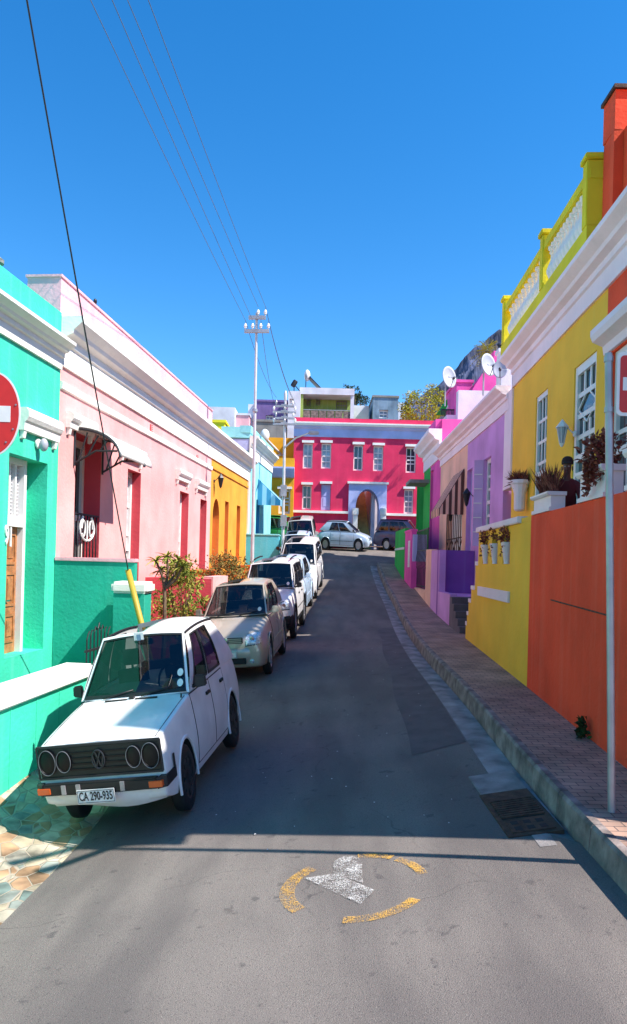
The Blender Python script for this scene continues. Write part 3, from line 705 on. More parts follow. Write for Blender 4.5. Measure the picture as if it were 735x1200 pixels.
def place(rt, X, Y, dirx, roll=None, pitch=None, WB=2.4, tw=1.3, dz=0):
    """centre of wheelbase at (X,Y); dirx = sideways lean of the forward (towards camera) axis"""
    f = Vector((dirx, -1, 0)).normalized(); l = Vector((-f.y, f.x, 0))   # l = car's right-hand +x side
    p = [Vector((X,Y,0))+f*a*WB/2+l*b*tw/2 for a in (1,-1) for b in (1,-1)]
    z = [gz(q.x, q.y) for q in p]
    ft, bk = (z[0]+z[1])/2, (z[2]+z[3])/2; rt_, lf = (z[0]+z[2])/2, (z[1]+z[3])/2
    yv = -(f*WB + Vector((0,0,ft-bk))).normalized()
    xv = (l*tw + Vector((0,0,(rt_-lf) if roll is None else roll*tw))).normalized()
    xv = (xv - yv*xv.dot(yv)).normalized(); zv = xv.cross(yv)
    if zv.z < 0: xv = -xv; zv = -zv
    m = Matrix((xv, yv, zv)).transposed().to_4x4(); m.translation = Vector((X, Y, (ft+bk)/2+dz))
    rt.matrix_world = m
def plate(B, y, z, s, w=.44, h=.12, tilt=0, par=None, bg='signwhite', x=0):
    q = MB(); q.box((x-w/2, y-.008, z-h/2), (x+w/2, y, z+h/2))
    o = B(q, 'number_plate', bg, bevel=.002) if par is None else B(q, 'number_plate', bg, par, bevel=.002)
    b_ = MB()
    for a0_,a1_,c0,c1 in ((x-w/2+.008,x+w/2-.008,z+h/2-.012,z+h/2-.008),(x-w/2+.008,x+w/2-.008,z-h/2+.008,z-h/2+.012),(x-w/2+.008,x-w/2+.012,z-h/2+.012,z+h/2-.012),(x+w/2-.012,x+w/2-.008,z-h/2+.012,z+h/2-.012)):
        b_.box((a0_, y-.011, c0), (a1_, y-.0095, c1))
    B(b_, 'border', 'plastic', o)
    if s:
        vs, fs = textmesh(s, h*.86, .002, .0015)
        mx = max(v.x for v in vs)-min(v.x for v in vs); k = (w*.88)/mx
        t = MB(); t.add([Vector((x+v.x*k, y-.010-v.z, z+v.y)) for v in vs], fs); B(t, 'lettering', 'plastic', o)
    return o
def golf_detail(S, B, y0, y1, hw, side_x, fr, root_):
    yf = y0+.012
    g = MB(); g.box((-.75, yf-.035, .545), (.75, yf+.03, .79)); gr = B(g, 'grille', 'plastic', bevel=.01)
    sl = MB()
    for z in (.60,.645,.69,.735): sl.box((-.36, yf-.050, z-.007), (.36, yf-.036, z+.006))
    B(sl, 'slat', 'darklamp', gr)
    fr_ = MB()
    for a,b in (((-.76,.54),(.76,.54)),((.76,.54),(.76,.80)),((.76,.80),(-.76,.80)),((-.76,.80),(-.76,.54))):
        fr_.bar((a[0],yf-.04,a[1]),(b[0],yf-.04,b[1]),.018)
    B(fr_, 'grille_surround', 'iron', gr)
    for x,rr in ((-.635,.103),(-.43,.088),(.43,.088),(.635,.103)):
        l_ = MB(); l_.lathe((x, yf-.03, .675), [(rr,0),(rr,.03),(rr*.9,.04),(rr*.86,.028),(rr*.5,.034),(rr*.05,.036)], 30, axis=(0,-1,0)); hl = B(l_, 'headlight', 'darklamp')
        l2 = MB(); l2.tube([(x+rr*math.cos(k*math.pi/14), yf-.068, .675+rr*math.sin(k*math.pi/14)) for k in range(29)], .0035, 6, caps=False); B(l2, 'bezel', mat('dull bezel', (.16,.16,.17), .5, var=0), hl)
    e = MB(); e.tube([(.075*math.cos(k*math.pi/12), yf-.058, .675+.075*math.sin(k*math.pi/12)) for k in range(25)], .008, 6, caps=False)
    for pts in ([(-.035,.062),(0,.008),(.035,.062)], [(-.066,.03),(-.033,-.066),(0,.0),(.033,-.066),(.066,.03)]):
        for a,b in zip(pts, pts[1:]): e.bar((a[0],yf-.058,.675+a[1]),(b[0],yf-.058,.675+b[1]),.014,.014,up=(0,1,0))
    em = B(e, 'emblem', 'iron', gr)
    b = MB()                                   # black bumper beam, bent round the corners
    b.box((-.70,yf-.13,.415),(.70,yf-.03,.505)); 
    bp = B(b, 'bumper', 'plastic', bevel=.015)
    for sx in (-1,1):
        c = MB(); c.hexa([(sx*.70,yf-.13,.415),(sx*.80,yf-.06,.415),(sx*.80,yf+.28,.415),(sx*.77,yf+.28,.415),(sx*.70,yf-.13,.505),(sx*.80,yf-.06,.505),(sx*.80,yf+.28,.505),(sx*.77,yf+.28,.505)]); B(c, 'bumper_end', 'plastic', bp)
        i = MB(); i.box((sx*.60,yf-.137,.430),(sx*.765,yf-.05,.482)); B(i, 'indicator', 'amber', bevel=.006)
    u = MB()
    for sx in (-.46,-.28,.26): u.box((sx,yf-.145,.425),(sx+.05,yf-.13,.50))
    B(u, 'bumper_bracket', 'steel', bp)
    v = MB(); v.grid(lambda a_,t: Vector((-.70+1.40*a_, yf-.055+.10*(1-t)**2 + .08*abs(2*a_-1)**4, .265+.13*t+.02*math.sin(a_*7)*(1-t))), 12, 4); B(v, 'valance', 'golfwhite', fix=False)
    plate(B, yf-.15, .40, 'CA 290-935', .46, .115, x=-.04)
    hs = MB(); 
    for x in (-.36,.06): hs = MB(); hs.box((x,y0+1.08,.948),(x+.30,y0+1.105,.962)); B(hs, 'bonnet_vent', 'plastic')
    for sx in (-1,1): bs = MB(); bs.tube([(sx*(.69),y0+.04,.808),(sx*.705,y0+.5,.870),(sx*.71,y0+1.15,.938)], .005, 5); B(bs, 'bonnet_seam', 'plastic')
    for x,z in ((.60,.26),(.59,.10)):
        d = MB(); w = .655; p = fr(x/ (w*1.05), z*1.0+.05)+Vector((0,-.012,.006)); d.lathe(p, [(.042,0),(.042,.003)], 20, axis=(0,-.75,.66)); B(d, 'licence_disc', 'signwhite')
    d = MB(); p = fr(-.05,.90)+Vector((0,-.012,.006)); d.hexa([p+Vector((a,b*.66,c)) for b in (0,.004) for a,c in ((-.07,-.05),(.07,-.05),(.07,.05),(-.07,.05))]); st = B(d, 'windscreen_sticker', 'signwhite')
    d = MB(); p = p+Vector((0,-.004,.002)); d.hexa([p+Vector((a,b*.66,c)) for b in (0,.002) for a,c in ((-.03,-.03),(.03,-.03),(.03,.03),(-.03,.03))]); B(d, 'print', 'bluegrey', st)
    d = MB(); p = fr(.06,.82)+Vector((0,.10,0)); d.box(tuple(p-Vector((.11,.015,.03))), tuple(p+Vector((.11,.015,.03)))); B(d, 'rear_view_mirror', 'plastic', bevel=.01)
    a = MB(); q = Vector((.70, y0+1.05, .94)); a.tube([q, q+Vector((.0,.02,.03))], .012, 6); B(a, 'aerial', 'plastic')
    wl = MB(); wl.box((-.03,y0+1.10,.95),(.03,y0+1.16,.985)); B(wl, 'washer_jet', 'plastic')
    sk = MB(); sk.box((-.38,y0+.45,.19),(.38,y0+.8,.22)); B(sk, 'sump_guard', 'dark')
    # scrape on the front wing
    sc1 = MB(); sc1.box((hw+.001,y0+.20,.50),(hw+.012,y0+.24,.62)); B(sc1, 'side_marker', 'plastic')
golf = dict(L=3.8, W=1.61, WB=2.40, fo=.72, r=.29, paint='golfwhite', subsurf=2, crease=28, edge=.045, tumble=.035, crown=.015,
    sta=[(0,.80,.97,.34),(.03,.812,.985,.30),(.30,.85,.995,.22),(.72,.90,1.0,.20),(1.24,.955,1.0,.20),(1.7,.965,1.0,.20),(2.6,.965,1.0,.20),(3.2,.96,.99,.20),(3.66,.93,.97,.24),(3.74,.87,.95,.30),(3.76,.80,.94,.34)],
    gh=dict(zb=.945, zr=1.50, zA=.955, zR=.94, ib=.045, ir=.205, A0=1.22, A1=1.80, R1=3.10, R0=3.66, bow=.06, arch=.025,
            side=[(0,.36,(.075,.012,.07,.09,.055,.0)),(.36,.66,(.018,.02,.07,.09,.0,.02)),(.66,1,None)]),
    doors=[(1.22,2.06,.30,.93),(2.09,2.80,.30,.93)], spokes=8, rim='darkrim', mirror='plastic', hmat='plastic', moulding=None, rail=True, detail=golf_detail, hdl=.10)
def modern_detail(S, B, y0, y1, hw, side_x, fr, root_):
    D = S['dt']; zf = D['hz']
    for sx in (-1,1):
        h = MB(); x0_, x1_ = D['hx']; 
        fnw = lambda x: y0 + D.get('sweep', .16)*max(0,(x/hw))**3*1.6
        ff = S['front']
        def hp(u, v, g=0, o=.014):
            x = x0_-g+(x1_-x0_+2*g)*u; z = zf-D['hh']*.5*(1-.25*u)-g+(D['hh']*(1-.12*abs(2*u-1))+2*g)*v
            return Vector((sx*x, ff(x, z)-o*(1-.8*max(abs(2*u-1),abs(2*v-1))**4), z))
        h.grid(lambda u,v: hp(u,v), 10, 7)
        hl = B(h, 'headlight', 'lampglass', fix=False)
        hb = MB(); hb.grid(lambda u,v: hp(u,v,.014,.003), 10, 7); B(hb, 'bezel', 'plastic', hl, fix=False)
        q = MB(); yy_ = ff((x0_+x1_)/2, zf)-.0
        q.lathe((sx*((x0_+x1_)/2-.03), yy_, zf), [(D['hh']*.33,-.02),(D['hh']*.33,.014),(D['hh']*.2,.018)], 20, axis=(0,-1,0)); B(q, 'reflector', 'chrome', hl)
        f = MB(); f.ell((sx*hw*.62, y0-.0+D.get('fogy',.03), .33), (.06,.03,.04)); B(f, 'fog_lamp', 'lampglass')
        t_ = MB(); t_.box((sx*(hw*.58), y1-.12, .66), (sx*(hw*.80), y1-.02, .86)); B(t_, 'tail_light', 'redlens', bevel=.02)
    g = MB(); gx = D.get('gx', .34); g.box((-gx, y0-.022, zf-D['gh']/2), (gx, y0+.03, zf+D['gh']/2)); gr = B(g, 'grille', 'plastic', bevel=.01)
    s_ = MB()
    for k in range(3): z = zf-D['gh']/2+D['gh']*(k+.7)/3.4; s_.box((-gx+.02, y0-.034, z-.008), (gx-.02, y0-.022, z+.008))
    B(s_, 'slat', D.get('slat', S['paint']), gr)
    e = MB(); e.lathe((0, y0-.03, zf), [(.05,0),(.05,.012),(.03,.016)], 20, axis=(0,-1,0)); B(e, 'badge', 'chrome', gr)
    b = MB(); b.grid(lambda u,v: Vector(((2*u-1)*hw*.97, y0-.045+.30*abs(2*u-1)**4+.02*(1-v)+.03*(2*v-1)**2, .28+.26*v)), 14, 4); bo = B(b, 'bumper', D.get('bump', S['paint']), fix=False)
    mo = bo.modifiers.new('t','SOLIDIFY'); mo.thickness = .05; mo.offset = -1
    i = MB(); i.box((-.42, y0-.058, .30), (.42, y0-.02, .39)); B(i, 'air_intake', 'dark', bo, bevel=.01)
    plate(B, y0-.052, .45, '', .44, .11)
    d = MB(); p = fr(.78,.16)+Vector((0,-.012,.006)); d.lathe(p, [(.045,0),(.045,.003)], 18, axis=(0,-.7,.7)); B(d, 'licence_disc', 'signwhite')
hatch = dict(L=4.15, W=1.74, WB=2.51, fo=.85, r=.31, paint='champagne', subsurf=2, crease=60, edge=.10, tumble=.05, crown=.03,
    sta=[(0,.58,.80,.28),(.06,.70,.90,.22),(.30,.78,.965,.20),(.85,.86,1.0,.19),(1.22,.93,1.0,.19),(1.7,.95,1.0,.19),(2.8,.96,1.0,.19),(3.5,.95,.98,.20),(3.95,.90,.93,.24),(4.1,.80,.90,.30),(4.15,.62,.86,.34)],
    gh=dict(zb=.93, zr=1.44, zA=.95, zR=.96, ib=.10, ir=.26, A0=1.18, A1=1.95, R1=3.45, R0=3.95, bow=.14, arch=.03,
            side=[(0,.40,(.11,.012,.06,.10,.05,.0)),(.40,.70,(.015,.03,.06,.10,.0,.01)),(.70,1,None)]),
    doors=[(1.25,2.20,.30,.90),(2.23,2.98,.30,.90)], spokes=5, mirror='champagne', hmat='champagne', moulding=.52, mmat='champagne', detail=modern_detail,
    dt=dict(hz=.66, hh=.17, hx=(.42,.76), gx=.36, gh=.09))
suv = dict(L=3.9, W=1.70, WB=2.45, fo=.72, r=.35, paint='carwhite', low='plastic', lowz=.55, archmat='plastic', subsurf=2, crease=40, edge=.08, tumble=.05, crown=.025,
    sta=[(0,.72,.86,.38),(.05,.86,.93,.34),(.30,.96,.98,.30),(.75,1.0,1.0,.28),(1.05,1.05,1.0,.28),(1.6,1.06,1.0,.28),(2.8,1.06,1.0,.28),(3.4,1.05,.99,.30),(3.78,1.02,.96,.32),(3.86,.9,.94,.36),(3.9,.75,.93,.4)],
    gh=dict(zb=1.03, zr=1.60, zA=1.06, zR=1.05, ib=.08, ir=.20, A0=1.00, A1=1.55, R1=3.62, R0=3.80, bow=.09, arch=.02,
            side=[(0,.36,(.07,.012,.06,.10,.05,.0)),(.36,.66,(.015,.015,.06,.10,0,0)),(.66,1,(.02,.06,.06,.12,0,0))]),
    doors=[(1.06,1.98,.42,1.02),(2.01,2.78,.42,1.02)], spokes=5, mirror='plastic', roofrails=True, moulding=.62, detail=modern_detail,
    dt=dict(hz=.76, hh=.17, hx=(.45,.76), gx=.40, gh=.13, bump='plastic', fogy=-.0))
city = dict(hatch, L=3.85, W=1.66, WB=2.44, fo=.76, paint='carsilver', mirror='carsilver', hmat='carsilver', mmat='carsilver',
    sta=[(0,.56,.80,.28),(.06,.68,.90,.22),(.30,.79,.965,.20),(.75,.88,1.0,.19),(1.0,.94,1.0,.19),(1.6,.97,1.0,.19),(2.6,.99,1.0,.19),(3.3,.98,.98,.20),(3.68,.92,.93,.24),(3.8,.80,.90,.30),(3.85,.62,.86,.34)],
    gh=dict(zb=.96, zr=1.46, zA=.95, zR=1.0, ib=.10, ir=.24, A0=.95, A1=1.72, R1=3.15, R0=3.70, bow=.14, arch=.035,
            side=[(0,.44,(.14,.012,.06,.10,.05,.0)),(.44,.76,(.015,.03,.06,.10,.0,-.01)),(.76,1,None)]),
    doors=[(1.12,2.10,.30,.93),(2.13,2.82,.30,.93)], dt=dict(hz=.66, hh=.16, hx=(.36,.72), gx=.30, gh=.08))
mpv = dict(suv, L=4.1, W=1.72, WB=2.55, fo=.75, r=.31, low='carwhite', lowz=None, archmat='carwhite', roofrails=False, rail=False, moulding=None,
    sta=[(0,.62,.84,.28),(.06,.76,.92,.24),(.30,.86,.97,.22),(.70,.95,1.0,.20),(1.0,1.0,1.0,.20),(1.6,1.02,1.0,.20),(2.8,1.02,1.0,.20),(3.5,1.0,.99,.22),(3.95,.96,.95,.26),(4.05,.85,.93,.30),(4.1,.65,.92,.34)],
    gh=dict(zb=1.0, zr=1.58, zA=1.0, zR=1.0, ib=.09, ir=.22, A0=.92, A1=1.60, R1=3.65, R0=3.98, bow=.12, arch=.025,
            side=[(0,.36,(.11,.012,.06,.10,.05,.0)),(.36,.66,(.015,.015,.06,.10,0,0)),(.66,1,(.02,.08,.06,.14,0,-.02))]),
    doors=[(1.06,1.98,.32,.98),(2.01,2.88,.32,.98)], mirror='carwhite', hmat='carwhite', dt=dict(hz=.72, hh=.17, hx=(.42,.76), gx=.34, gh=.10))

def V(spec, **kw): return dict(spec, **kw)
c, _ = make_car(golf, 'old white boxy hatchback with black grille and plate CA 290-935, first in the row')
c['group'] = 'cars parked along the left side'; place(c, -2.06, 10.14, -.125, WB=2.4, tw=1.5, dz=.03)
c, _ = make_car(hatch, 'champagne gold hatchback parked second behind the boxy white hatchback', group='cars parked along the left side'); place(c, -1.64, 17.75, -.08, WB=2.5)
c, _ = make_car(suv, 'white off-roader with black lower body and roof rails, behind the champagne hatchback', group='cars parked along the left side'); place(c, -1.18, 22.9, -.09, WB=2.5)
c, _ = make_car(V(city, paint='carpale', mirror='carpale', hmat='carpale', mmat='carpale'), 'small pale silver-blue hatchback squeezed between the off-roader and a white people carrier', group='cars parked along the left side'); place(c, -.92, 27.0, -.1, WB=2.45)
c, _ = make_car(mpv, 'white people carrier with clear headlights, fifth parked car up the street', group='cars parked along the left side'); place(c, -.52, 31.2, -.1, WB=2.5)
c, _ = make_car(V(city, paint='carpale', mirror='plastic', hmat='carpale', mmat='carpale', roofrails=True), 'pale blue car whose roof shows just behind the white people carrier', group='cars parked along the left side'); place(c, -.75, 35.0, -.05, WB=2.5)
c, _ = make_car(V(mpv, paint='vansilver', low='vansilver', archmat='vansilver', mirror='vansilver', hmat='vansilver'), 'grey-beige van at the far end of the parked row', 'van', group='cars parked along the left side'); place(c, -.62, 39.6, -.03, WB=2.5)
# ---------------------------------------------------------------- ground
def strip(name, xs, Ys, zf, m, label=None, uvz=0):
    mb = MB(); n = len(xs(Ys[0]))
    for Y in Ys: mb.v += [Vector((x, Y, zf(x, Y))) for x in xs(Y)]
    for j in range(len(Ys)-1):
        for i in range(n-1): mb.f.append((j*n+i, j*n+i+1, (j+1)*n+i+1, (j+1)*n+i)); mb.mi.append(0); mb.sm.append(True)
    o = mb.build(name, m, fix=False); o['kind'] = 'structure'; return o
Ys = [-14+.5*i for i in range(104)]
Ys = [y for y in Ys if y <= 37.5]
nX = 26
strip('road', lambda Y: [xapron(Y)+(kx(Y)-(.34 if Y > 6.6 else -.03)-xapron(Y))*i/nX for i in range(nX+1)], Ys, lambda x, Y: zroad(x, Y), M['asphalt'])
def zcross(x, Y): 
    t = min(1, max(0, (Y-37.5)/2.5)); zb = sm(ZLp, Y)
    return zroad(max(-1.4, min(kx(Y), x)), Y)*(1-t) + zb*t + .0
strip('cross_street', lambda Y: [-9+i*.75 for i in range(70)], [37.5+.5*i for i in range(17)], lambda x, Y: zcross(x, Y), M['asphalt'])
strip('far_pavement', lambda Y: [-9+i*.75 for i in range(70)], [45.3,45.8,46.4,47.1], lambda x, Y: zcross(x, Y)+.14, M['pavers'])
strip('gutter', lambda Y: [kx(Y)-.34, kx(Y)-.2, kx(Y)-.05, kx(Y)+.02], [y for y in Ys if y >= 6.5], lambda x, Y: zroad(x, Y)+.004-(.03 if x > kx(Y)-.1 else 0), M['gutter'])
strip('apron', lambda Y: [xapron(Y)-(xapron(Y)-WL.X(Y)+.1)*i/10 for i in range(11)], [y for y in Ys if y <= 12.6], zleft, M['crazy'])
strip('pavement', lambda Y: [xapron(Y)-(xapron(Y)-WL.X(Y)+.1)*i/10 for i in range(11)], [y for y in Ys if 12.5 <= y], zleft, M['gutter'])
def wrX(Y): return WR.X(Y) if Y < 20 else WR2.X(Y)
strip('pavement', lambda Y: [kx(Y)+.15+(wrX(Y)+.3-kx(Y)-.15)*i/6 for i in range(7)], Ys, lambda x, Y: zpav(Y), M['pavers'])
strip('pavement', lambda Y: [wrX(Y)+.3, 6.5, 40], [y for y in Ys if y <= 6.5], lambda x, Y: zpav(Y)-.003, M['gutter'])
kb = MB()                                        # kerb stones, one every 0.9 m with joints
Y = -13.5
while Y < 37.2:
    a, b = Y+.006, Y+.894
    p = []
    for yy in (a, b):
        k, z = kx(yy), zpav(yy); zr_ = zroad(k, yy)-.12
        p.append([Vector((k+.02,yy,zr_)), Vector((k+.05,yy,z-.03)), Vector((k+.075,yy,z+.004)), Vector((k+.155,yy,z+.004)), Vector((k+.155,yy,zr_))])
    n = 5; kb.add(p[0]+p[1], [(i,(i+1)%n,n+(i+1)%n,n+i) for i in range(n)]+[tuple(range(n))[::-1], tuple(range(n,2*n))])
    Y += .9
kb.build('kerb', M['kerbc'])['kind'] = 'structure'
tp = MB()                                        # wide ground sheet out to the horizon
gx = [-3000,-800,-300,-120,-60,-30,-12,-6.5,6.5,12,30,60,120,300,800,3000]; gy = [-2500,-600,-150,-40,-12,0,20,36,48,60,80,120,200,400,900,3000,9000]
def zt(x, y):
    b = lin([(-40,-6),(-12,-3.6),(20,-3.4),(30,-3.0),(36,-2.2),(48,.6),(60,1.5),(80,3.5),(120,4),(400,0),(9000,-40)], y)
    return b
n = len(gx); tp.v = [Vector((x, y, zt(x, y)-.3)) for y in gy for x in gx]
for j in range(len(gy)-1):
    for i in range(n-1): tp.f.append((j*n+i, j*n+i+1, (j+1)*n+i+1, (j+1)*n+i)); tp.mi.append(0); tp.sm.append(True)
tp.build('ground', M['earth'], fix=False)['kind'] = 'structure'
# ---------------------------------------------------------------- left row
def hood(parent, Fm, a0, a1, zc, name='window_hood', m='white', h=.36, d=.19):
    mb = MB(); z0 = zc-h/2
    mb.fprof(Fm, [(.002,z0),(.10,z0),(.12,z0+h*.35),(d*.8,z0+h*.42),(d,z0+h*.6),(d,z0+h*.85),(d*.75,z0+h),(.002,z0+h)], a0, a1)
    mb.fprof(Fm, [(.002,z0-.16),(.06,z0-.14),(.09,z0-.002),(.002,z0-.002)], a0+.04, a0+.14); mb.fprof(Fm, [(.002,z0-.16),(.06,z0-.14),(.09,z0-.002),(.002,z0-.002)], a1-.14, a1-.04)
    return mb.build(name, M[m], parent)
def seg(Fm, p0, p1, d=0): return Fm.px(*p0, d)[0], Fm.px(*p1, d)[0]
YA0, YA1 = 6.5, 14.57
# turquoise house
hA = root('row_house', (FL.X(10)-3, 10, -3.2), 'turquoise green house with timber panelled door numbered 91 at the left edge', 'house', 'painted row houses')
DA = dict(a0=FL.px(20,560)[0], a1=FL.px(55.5,560)[0], z0=-1.9, z1=FL.px(47,541)[1]); DA['a0'] = DA['a1']-1.45
DA['rmi'] = 0
zpA = FL.px(64,360)[1]
mb = MB(); facade(mb, FL, YA0, YA1, -4, zpA, [DA], D=6, rec=.42); mb.build('wall', M['turq'], hA)
zc0, zc1 = FL.px(68,432)[1], FL.px(73,410,.3)[1]
mb = MB(); mb.fprof(FL, cornice(FL, 0,0, zc0, zc1+.30, .34), YA0, YA1-.02); mb.build('cornice', M['white'], hA)
d0, d1 = DA['a0'], DA['a1']
mb = MB(); dd = -.42; zt_, zm_ = DA['z1'], FL.px(38,620,-.4)[1]; fa, fb = d0+.01, d1-.40
# door set: jambs, transom light with louvred shutter, panelled leaf
mb.fbox(FL, fb-.09, fb, dd+.003, dd+.20, -1.9, zt_-.004); mb.fbox(FL, fa, fa+.09, dd+.003, dd+.20, -1.9, zt_-.004)
mb.fbox(FL, fa+.09, fb-.09, dd+.003, dd+.19, zt_-.12, zt_-.004); mb.fbox(FL, fa+.09, fb-.09, dd+.003, dd+.21, zm_, zm_+.16)
fr_ = mb.build('door_frame', M['whitep'], hA)
mb = MB(); am = (fa+fb)/2
for k in range(1, 4): mb.fbox(FL, fa+.09+(fb-fa-.18)*k/4-.025, fa+.09+(fb-fa-.18)*k/4+.025, dd+.05, dd+.15, zm_+.16, zt_-.12)
mb.build('glazing_bar', M['whitep'], fr_)
mb = MB(); z = zm_+.20
while z < zt_-.16: mb.fbox(FL, fa+.1, fb-.1, dd+.03, dd+.09, z, z+.018); z += .07
mb.build('louvre', M['farwhite'], fr_); mb = MB(); mb.fbox(FL, fa+.09, fb-.09, dd+.004, dd+.02, zm_+.16, zt_-.12); mb.build('pane', M['glass'], fr_)
mb = MB(); mb.fbox(FL, fa+.09, fb-.09, dd+.003, dd+.08, -1.9, zm_); dr = mb.build('door', M['wood'], hA)
for (u0,u1) in ((.08,.46),(.54,.92)):
    for (z0,z1) in ((-1.7,-1.15),(-1.0,-.35),(-.2,zm_-.12)):
        W = fb-fa-.18; A, B_ = fa+.09+W*u0, fa+.09+W*u1; m2 = MB()
        m2.fbox(FL, A, B_, dd+.081, dd+.10, z0, z0+.05); m2.fbox(FL, A, B_, dd+.081, dd+.10, z1-.05, z1); m2.fbox(FL, A, A+.03, dd+.081, dd+.10, z0+.05, z1-.05); m2.fbox(FL, B_-.03, B_, dd+.081, dd+.10, z0+.05, z1-.05)
        m2.fbox(FL, A+.07, B_-.07, dd+.081, dd+.095, z0+.12, z1-.12); m2.build('panel', M['wood'], dr)
mb = MB(); hz_ = FL.px(25,705,-.35)[1]; mb.fbox(FL, fa+.50, fa+.54, dd+.082, dd+.10, hz_-.12, hz_+.12); mb.bar(FL.pt(fa+.52,dd+.13,hz_+.05), FL.pt(fa+.64,dd+.13,hz_+.05), .02,.03); mb.build('door_handle', M['chrome'], dr)
hood(hA, FL, *sorted((FL.px(22,500)[0], FL.px(67,516)[0]-.1)), FL.px(60,508)[1]+.05, h=.42, name='door_hood')
lp = root('wall_lamp', FL.pt(FL.px(43,520)[0], 0, FL.px(43,520)[1]), 'white bulkhead lamp on the turquoise wall above door 91', 'lamp')
mb = MB(); p = FL.pt(FL.px(43,520)[0], .02, FL.px(43,520)[1]); mb.lathe(p, [(.10,0),(.10,.03),(.06,.05)], 16, axis=(1,-.1,0)); mb.build('back_plate', M['whitep'], lp)
mb = MB(); mb.ell(p+Vector((.12,0,-.02)), (.085,.085,.13), 14); mb.build('lamp_shade', M['dish'], lp)
vs, fs = textmesh('91', .42, .012, .01); y9, z9 = FL.px(6.5,629); t = MB()
t.add([FL.pt(y9 + .08 + v.x*.62, .014+v.z, z9+v.y*1.15 - v.x*.15) for v in vs], fs); o = t.build('house_number', M['signwhite'], hA)
# loose thin cable on the wall
mb = MB(); mb.tube([FL.pt(9.6,.03,.6), FL.pt(10.4,.03,-.7), FL.pt(11.2,.03,-2.0)], .008, 5); mb.build('wall_cable', M['wiregrey'], hA)
cp = root('chimney_pot', tuple(FL.pt(12.0, -.4, zpA)), 'small grey chimney pot on the turquoise parapet at the left edge', 'chimney pot')
pc = P(-1,318,13.1); mb = MB(); mb.lathe(pc+Vector((-.05,0,-.12)), [(.12,-.1),(.12,.12),(.08,.14),(.08,.26),(.13,.27),(.13,.34),(.05,.40)], 14); mb.build('pot', M['concrete'], cp)
cp.location = pc; OFF[cp.name] = pc
for ch in cp.children: ch.data.transform(Matrix.Translation(Vector(FL.pt(12.0,-.4,zpA))-pc))

# pink house
Yb1 = FL.px(246.5,600)[0]
hB = root('row_house', (FL.X(20)-3, 20, -3), 'long pink house with deep white cornice and a raised pink parapet', 'house', 'painted row houses')
z_st = FL.px(71,451)[1]
zwb, zwt = FL.px(71.4,428.6)[1], FL.px(73.5,352,.42)[1]; zpB = FL.px(71.4,323)[1]
H1 = dict(a0=FL.px(88,560)[0], a1=FL.px(118,560)[0], z0=FL.px(90,700)[1], z1=FL.px(88,504)[1], rec=.5, mi=1)
H1['z1'] = FL.px(118,519)[1]
H2 = hole(FL, 150, 165.5, 549, 735, mi=1); H3 = hole(FL, 211, 221.5, 575, 690, mi=1); H4 = hole(FL, 235, 242.5, 584.5, 690, mi=1)
mb = MB(); facade(mb, FL, YA1+.004, Yb1, -4, zwt-.02, [H1,H2,H3,H4], D=6, rec=.34)
mb.build('wall', [M['pink'], M['pinkshade']], hB)
mb = MB(); mb.fbox(FL, YA1-.03, Yb1, -.75, -.02, zwt-.02, zpB); mb.build('parapet', M['pinktop'], hB)
mb = MB(); mb.fbox(FL, YA1-.06, Yb1, -.78, .01, zpB, zpB+.05); mb.build('parapet_coping', M['pinktop'], hB)
YcE = FL.px(291,600)[0]
mb = MB(); mb.fprof(FL, cornice(FL,0,0,zwb,zwt,.44), YA1+.006, YcE); mb.build('cornice', M['white'], hB)
mb = MB(); mb.fprof(FL, [(.002,z_st-.09),(.05,z_st-.07),(.06,z_st+.07),(.002,z_st+.09)], YA1+.006, Yb1-.01); mb.build('string_course', M['white'], hB)
for (x0,x1,y0_,y1_) in ((88,116,488,508),(149,173,524,540),(213,226.5,552,565),(235,247,565,574)):
    Ya,Yb = FL.px(x0,y0_,.2)[0], FL.px(x1,y1_,.2)[0]; zc = FL.px((x0+x1)/2,(y0_+y1_)/2,.2)[1]; hood(hB, FL, Ya, min(Yb,Yb1-.1), zc, h=.34)
window(hB, FL, dict(H1, z0=H1['z0']), rec=.5, cols=2, rows=2, fw=.11, name='french_door')
for h in (H2,H3,H4): window(hB, FL, h, rec=.34, cols=2, rows=5, fw=.10, gmat='lace', sash=True)
# vents in the frieze
for (x,y) in ((177,503),(231,538)):
    a,z = FL.px(x,y); mb = MB(); mb.fbox(FL, a-.10,a+.10,.002,.02,z-.13,z+.13); v_ = mb.build('air_vent', M['pinkshade'], hB); mb = MB()
    for k in range(4): mb.fbox(FL, a-.08,a+.08,.021,.035,z-.1+k*.055,z-.07+k*.055)
    mb.build('slat', M['pink'], v_)
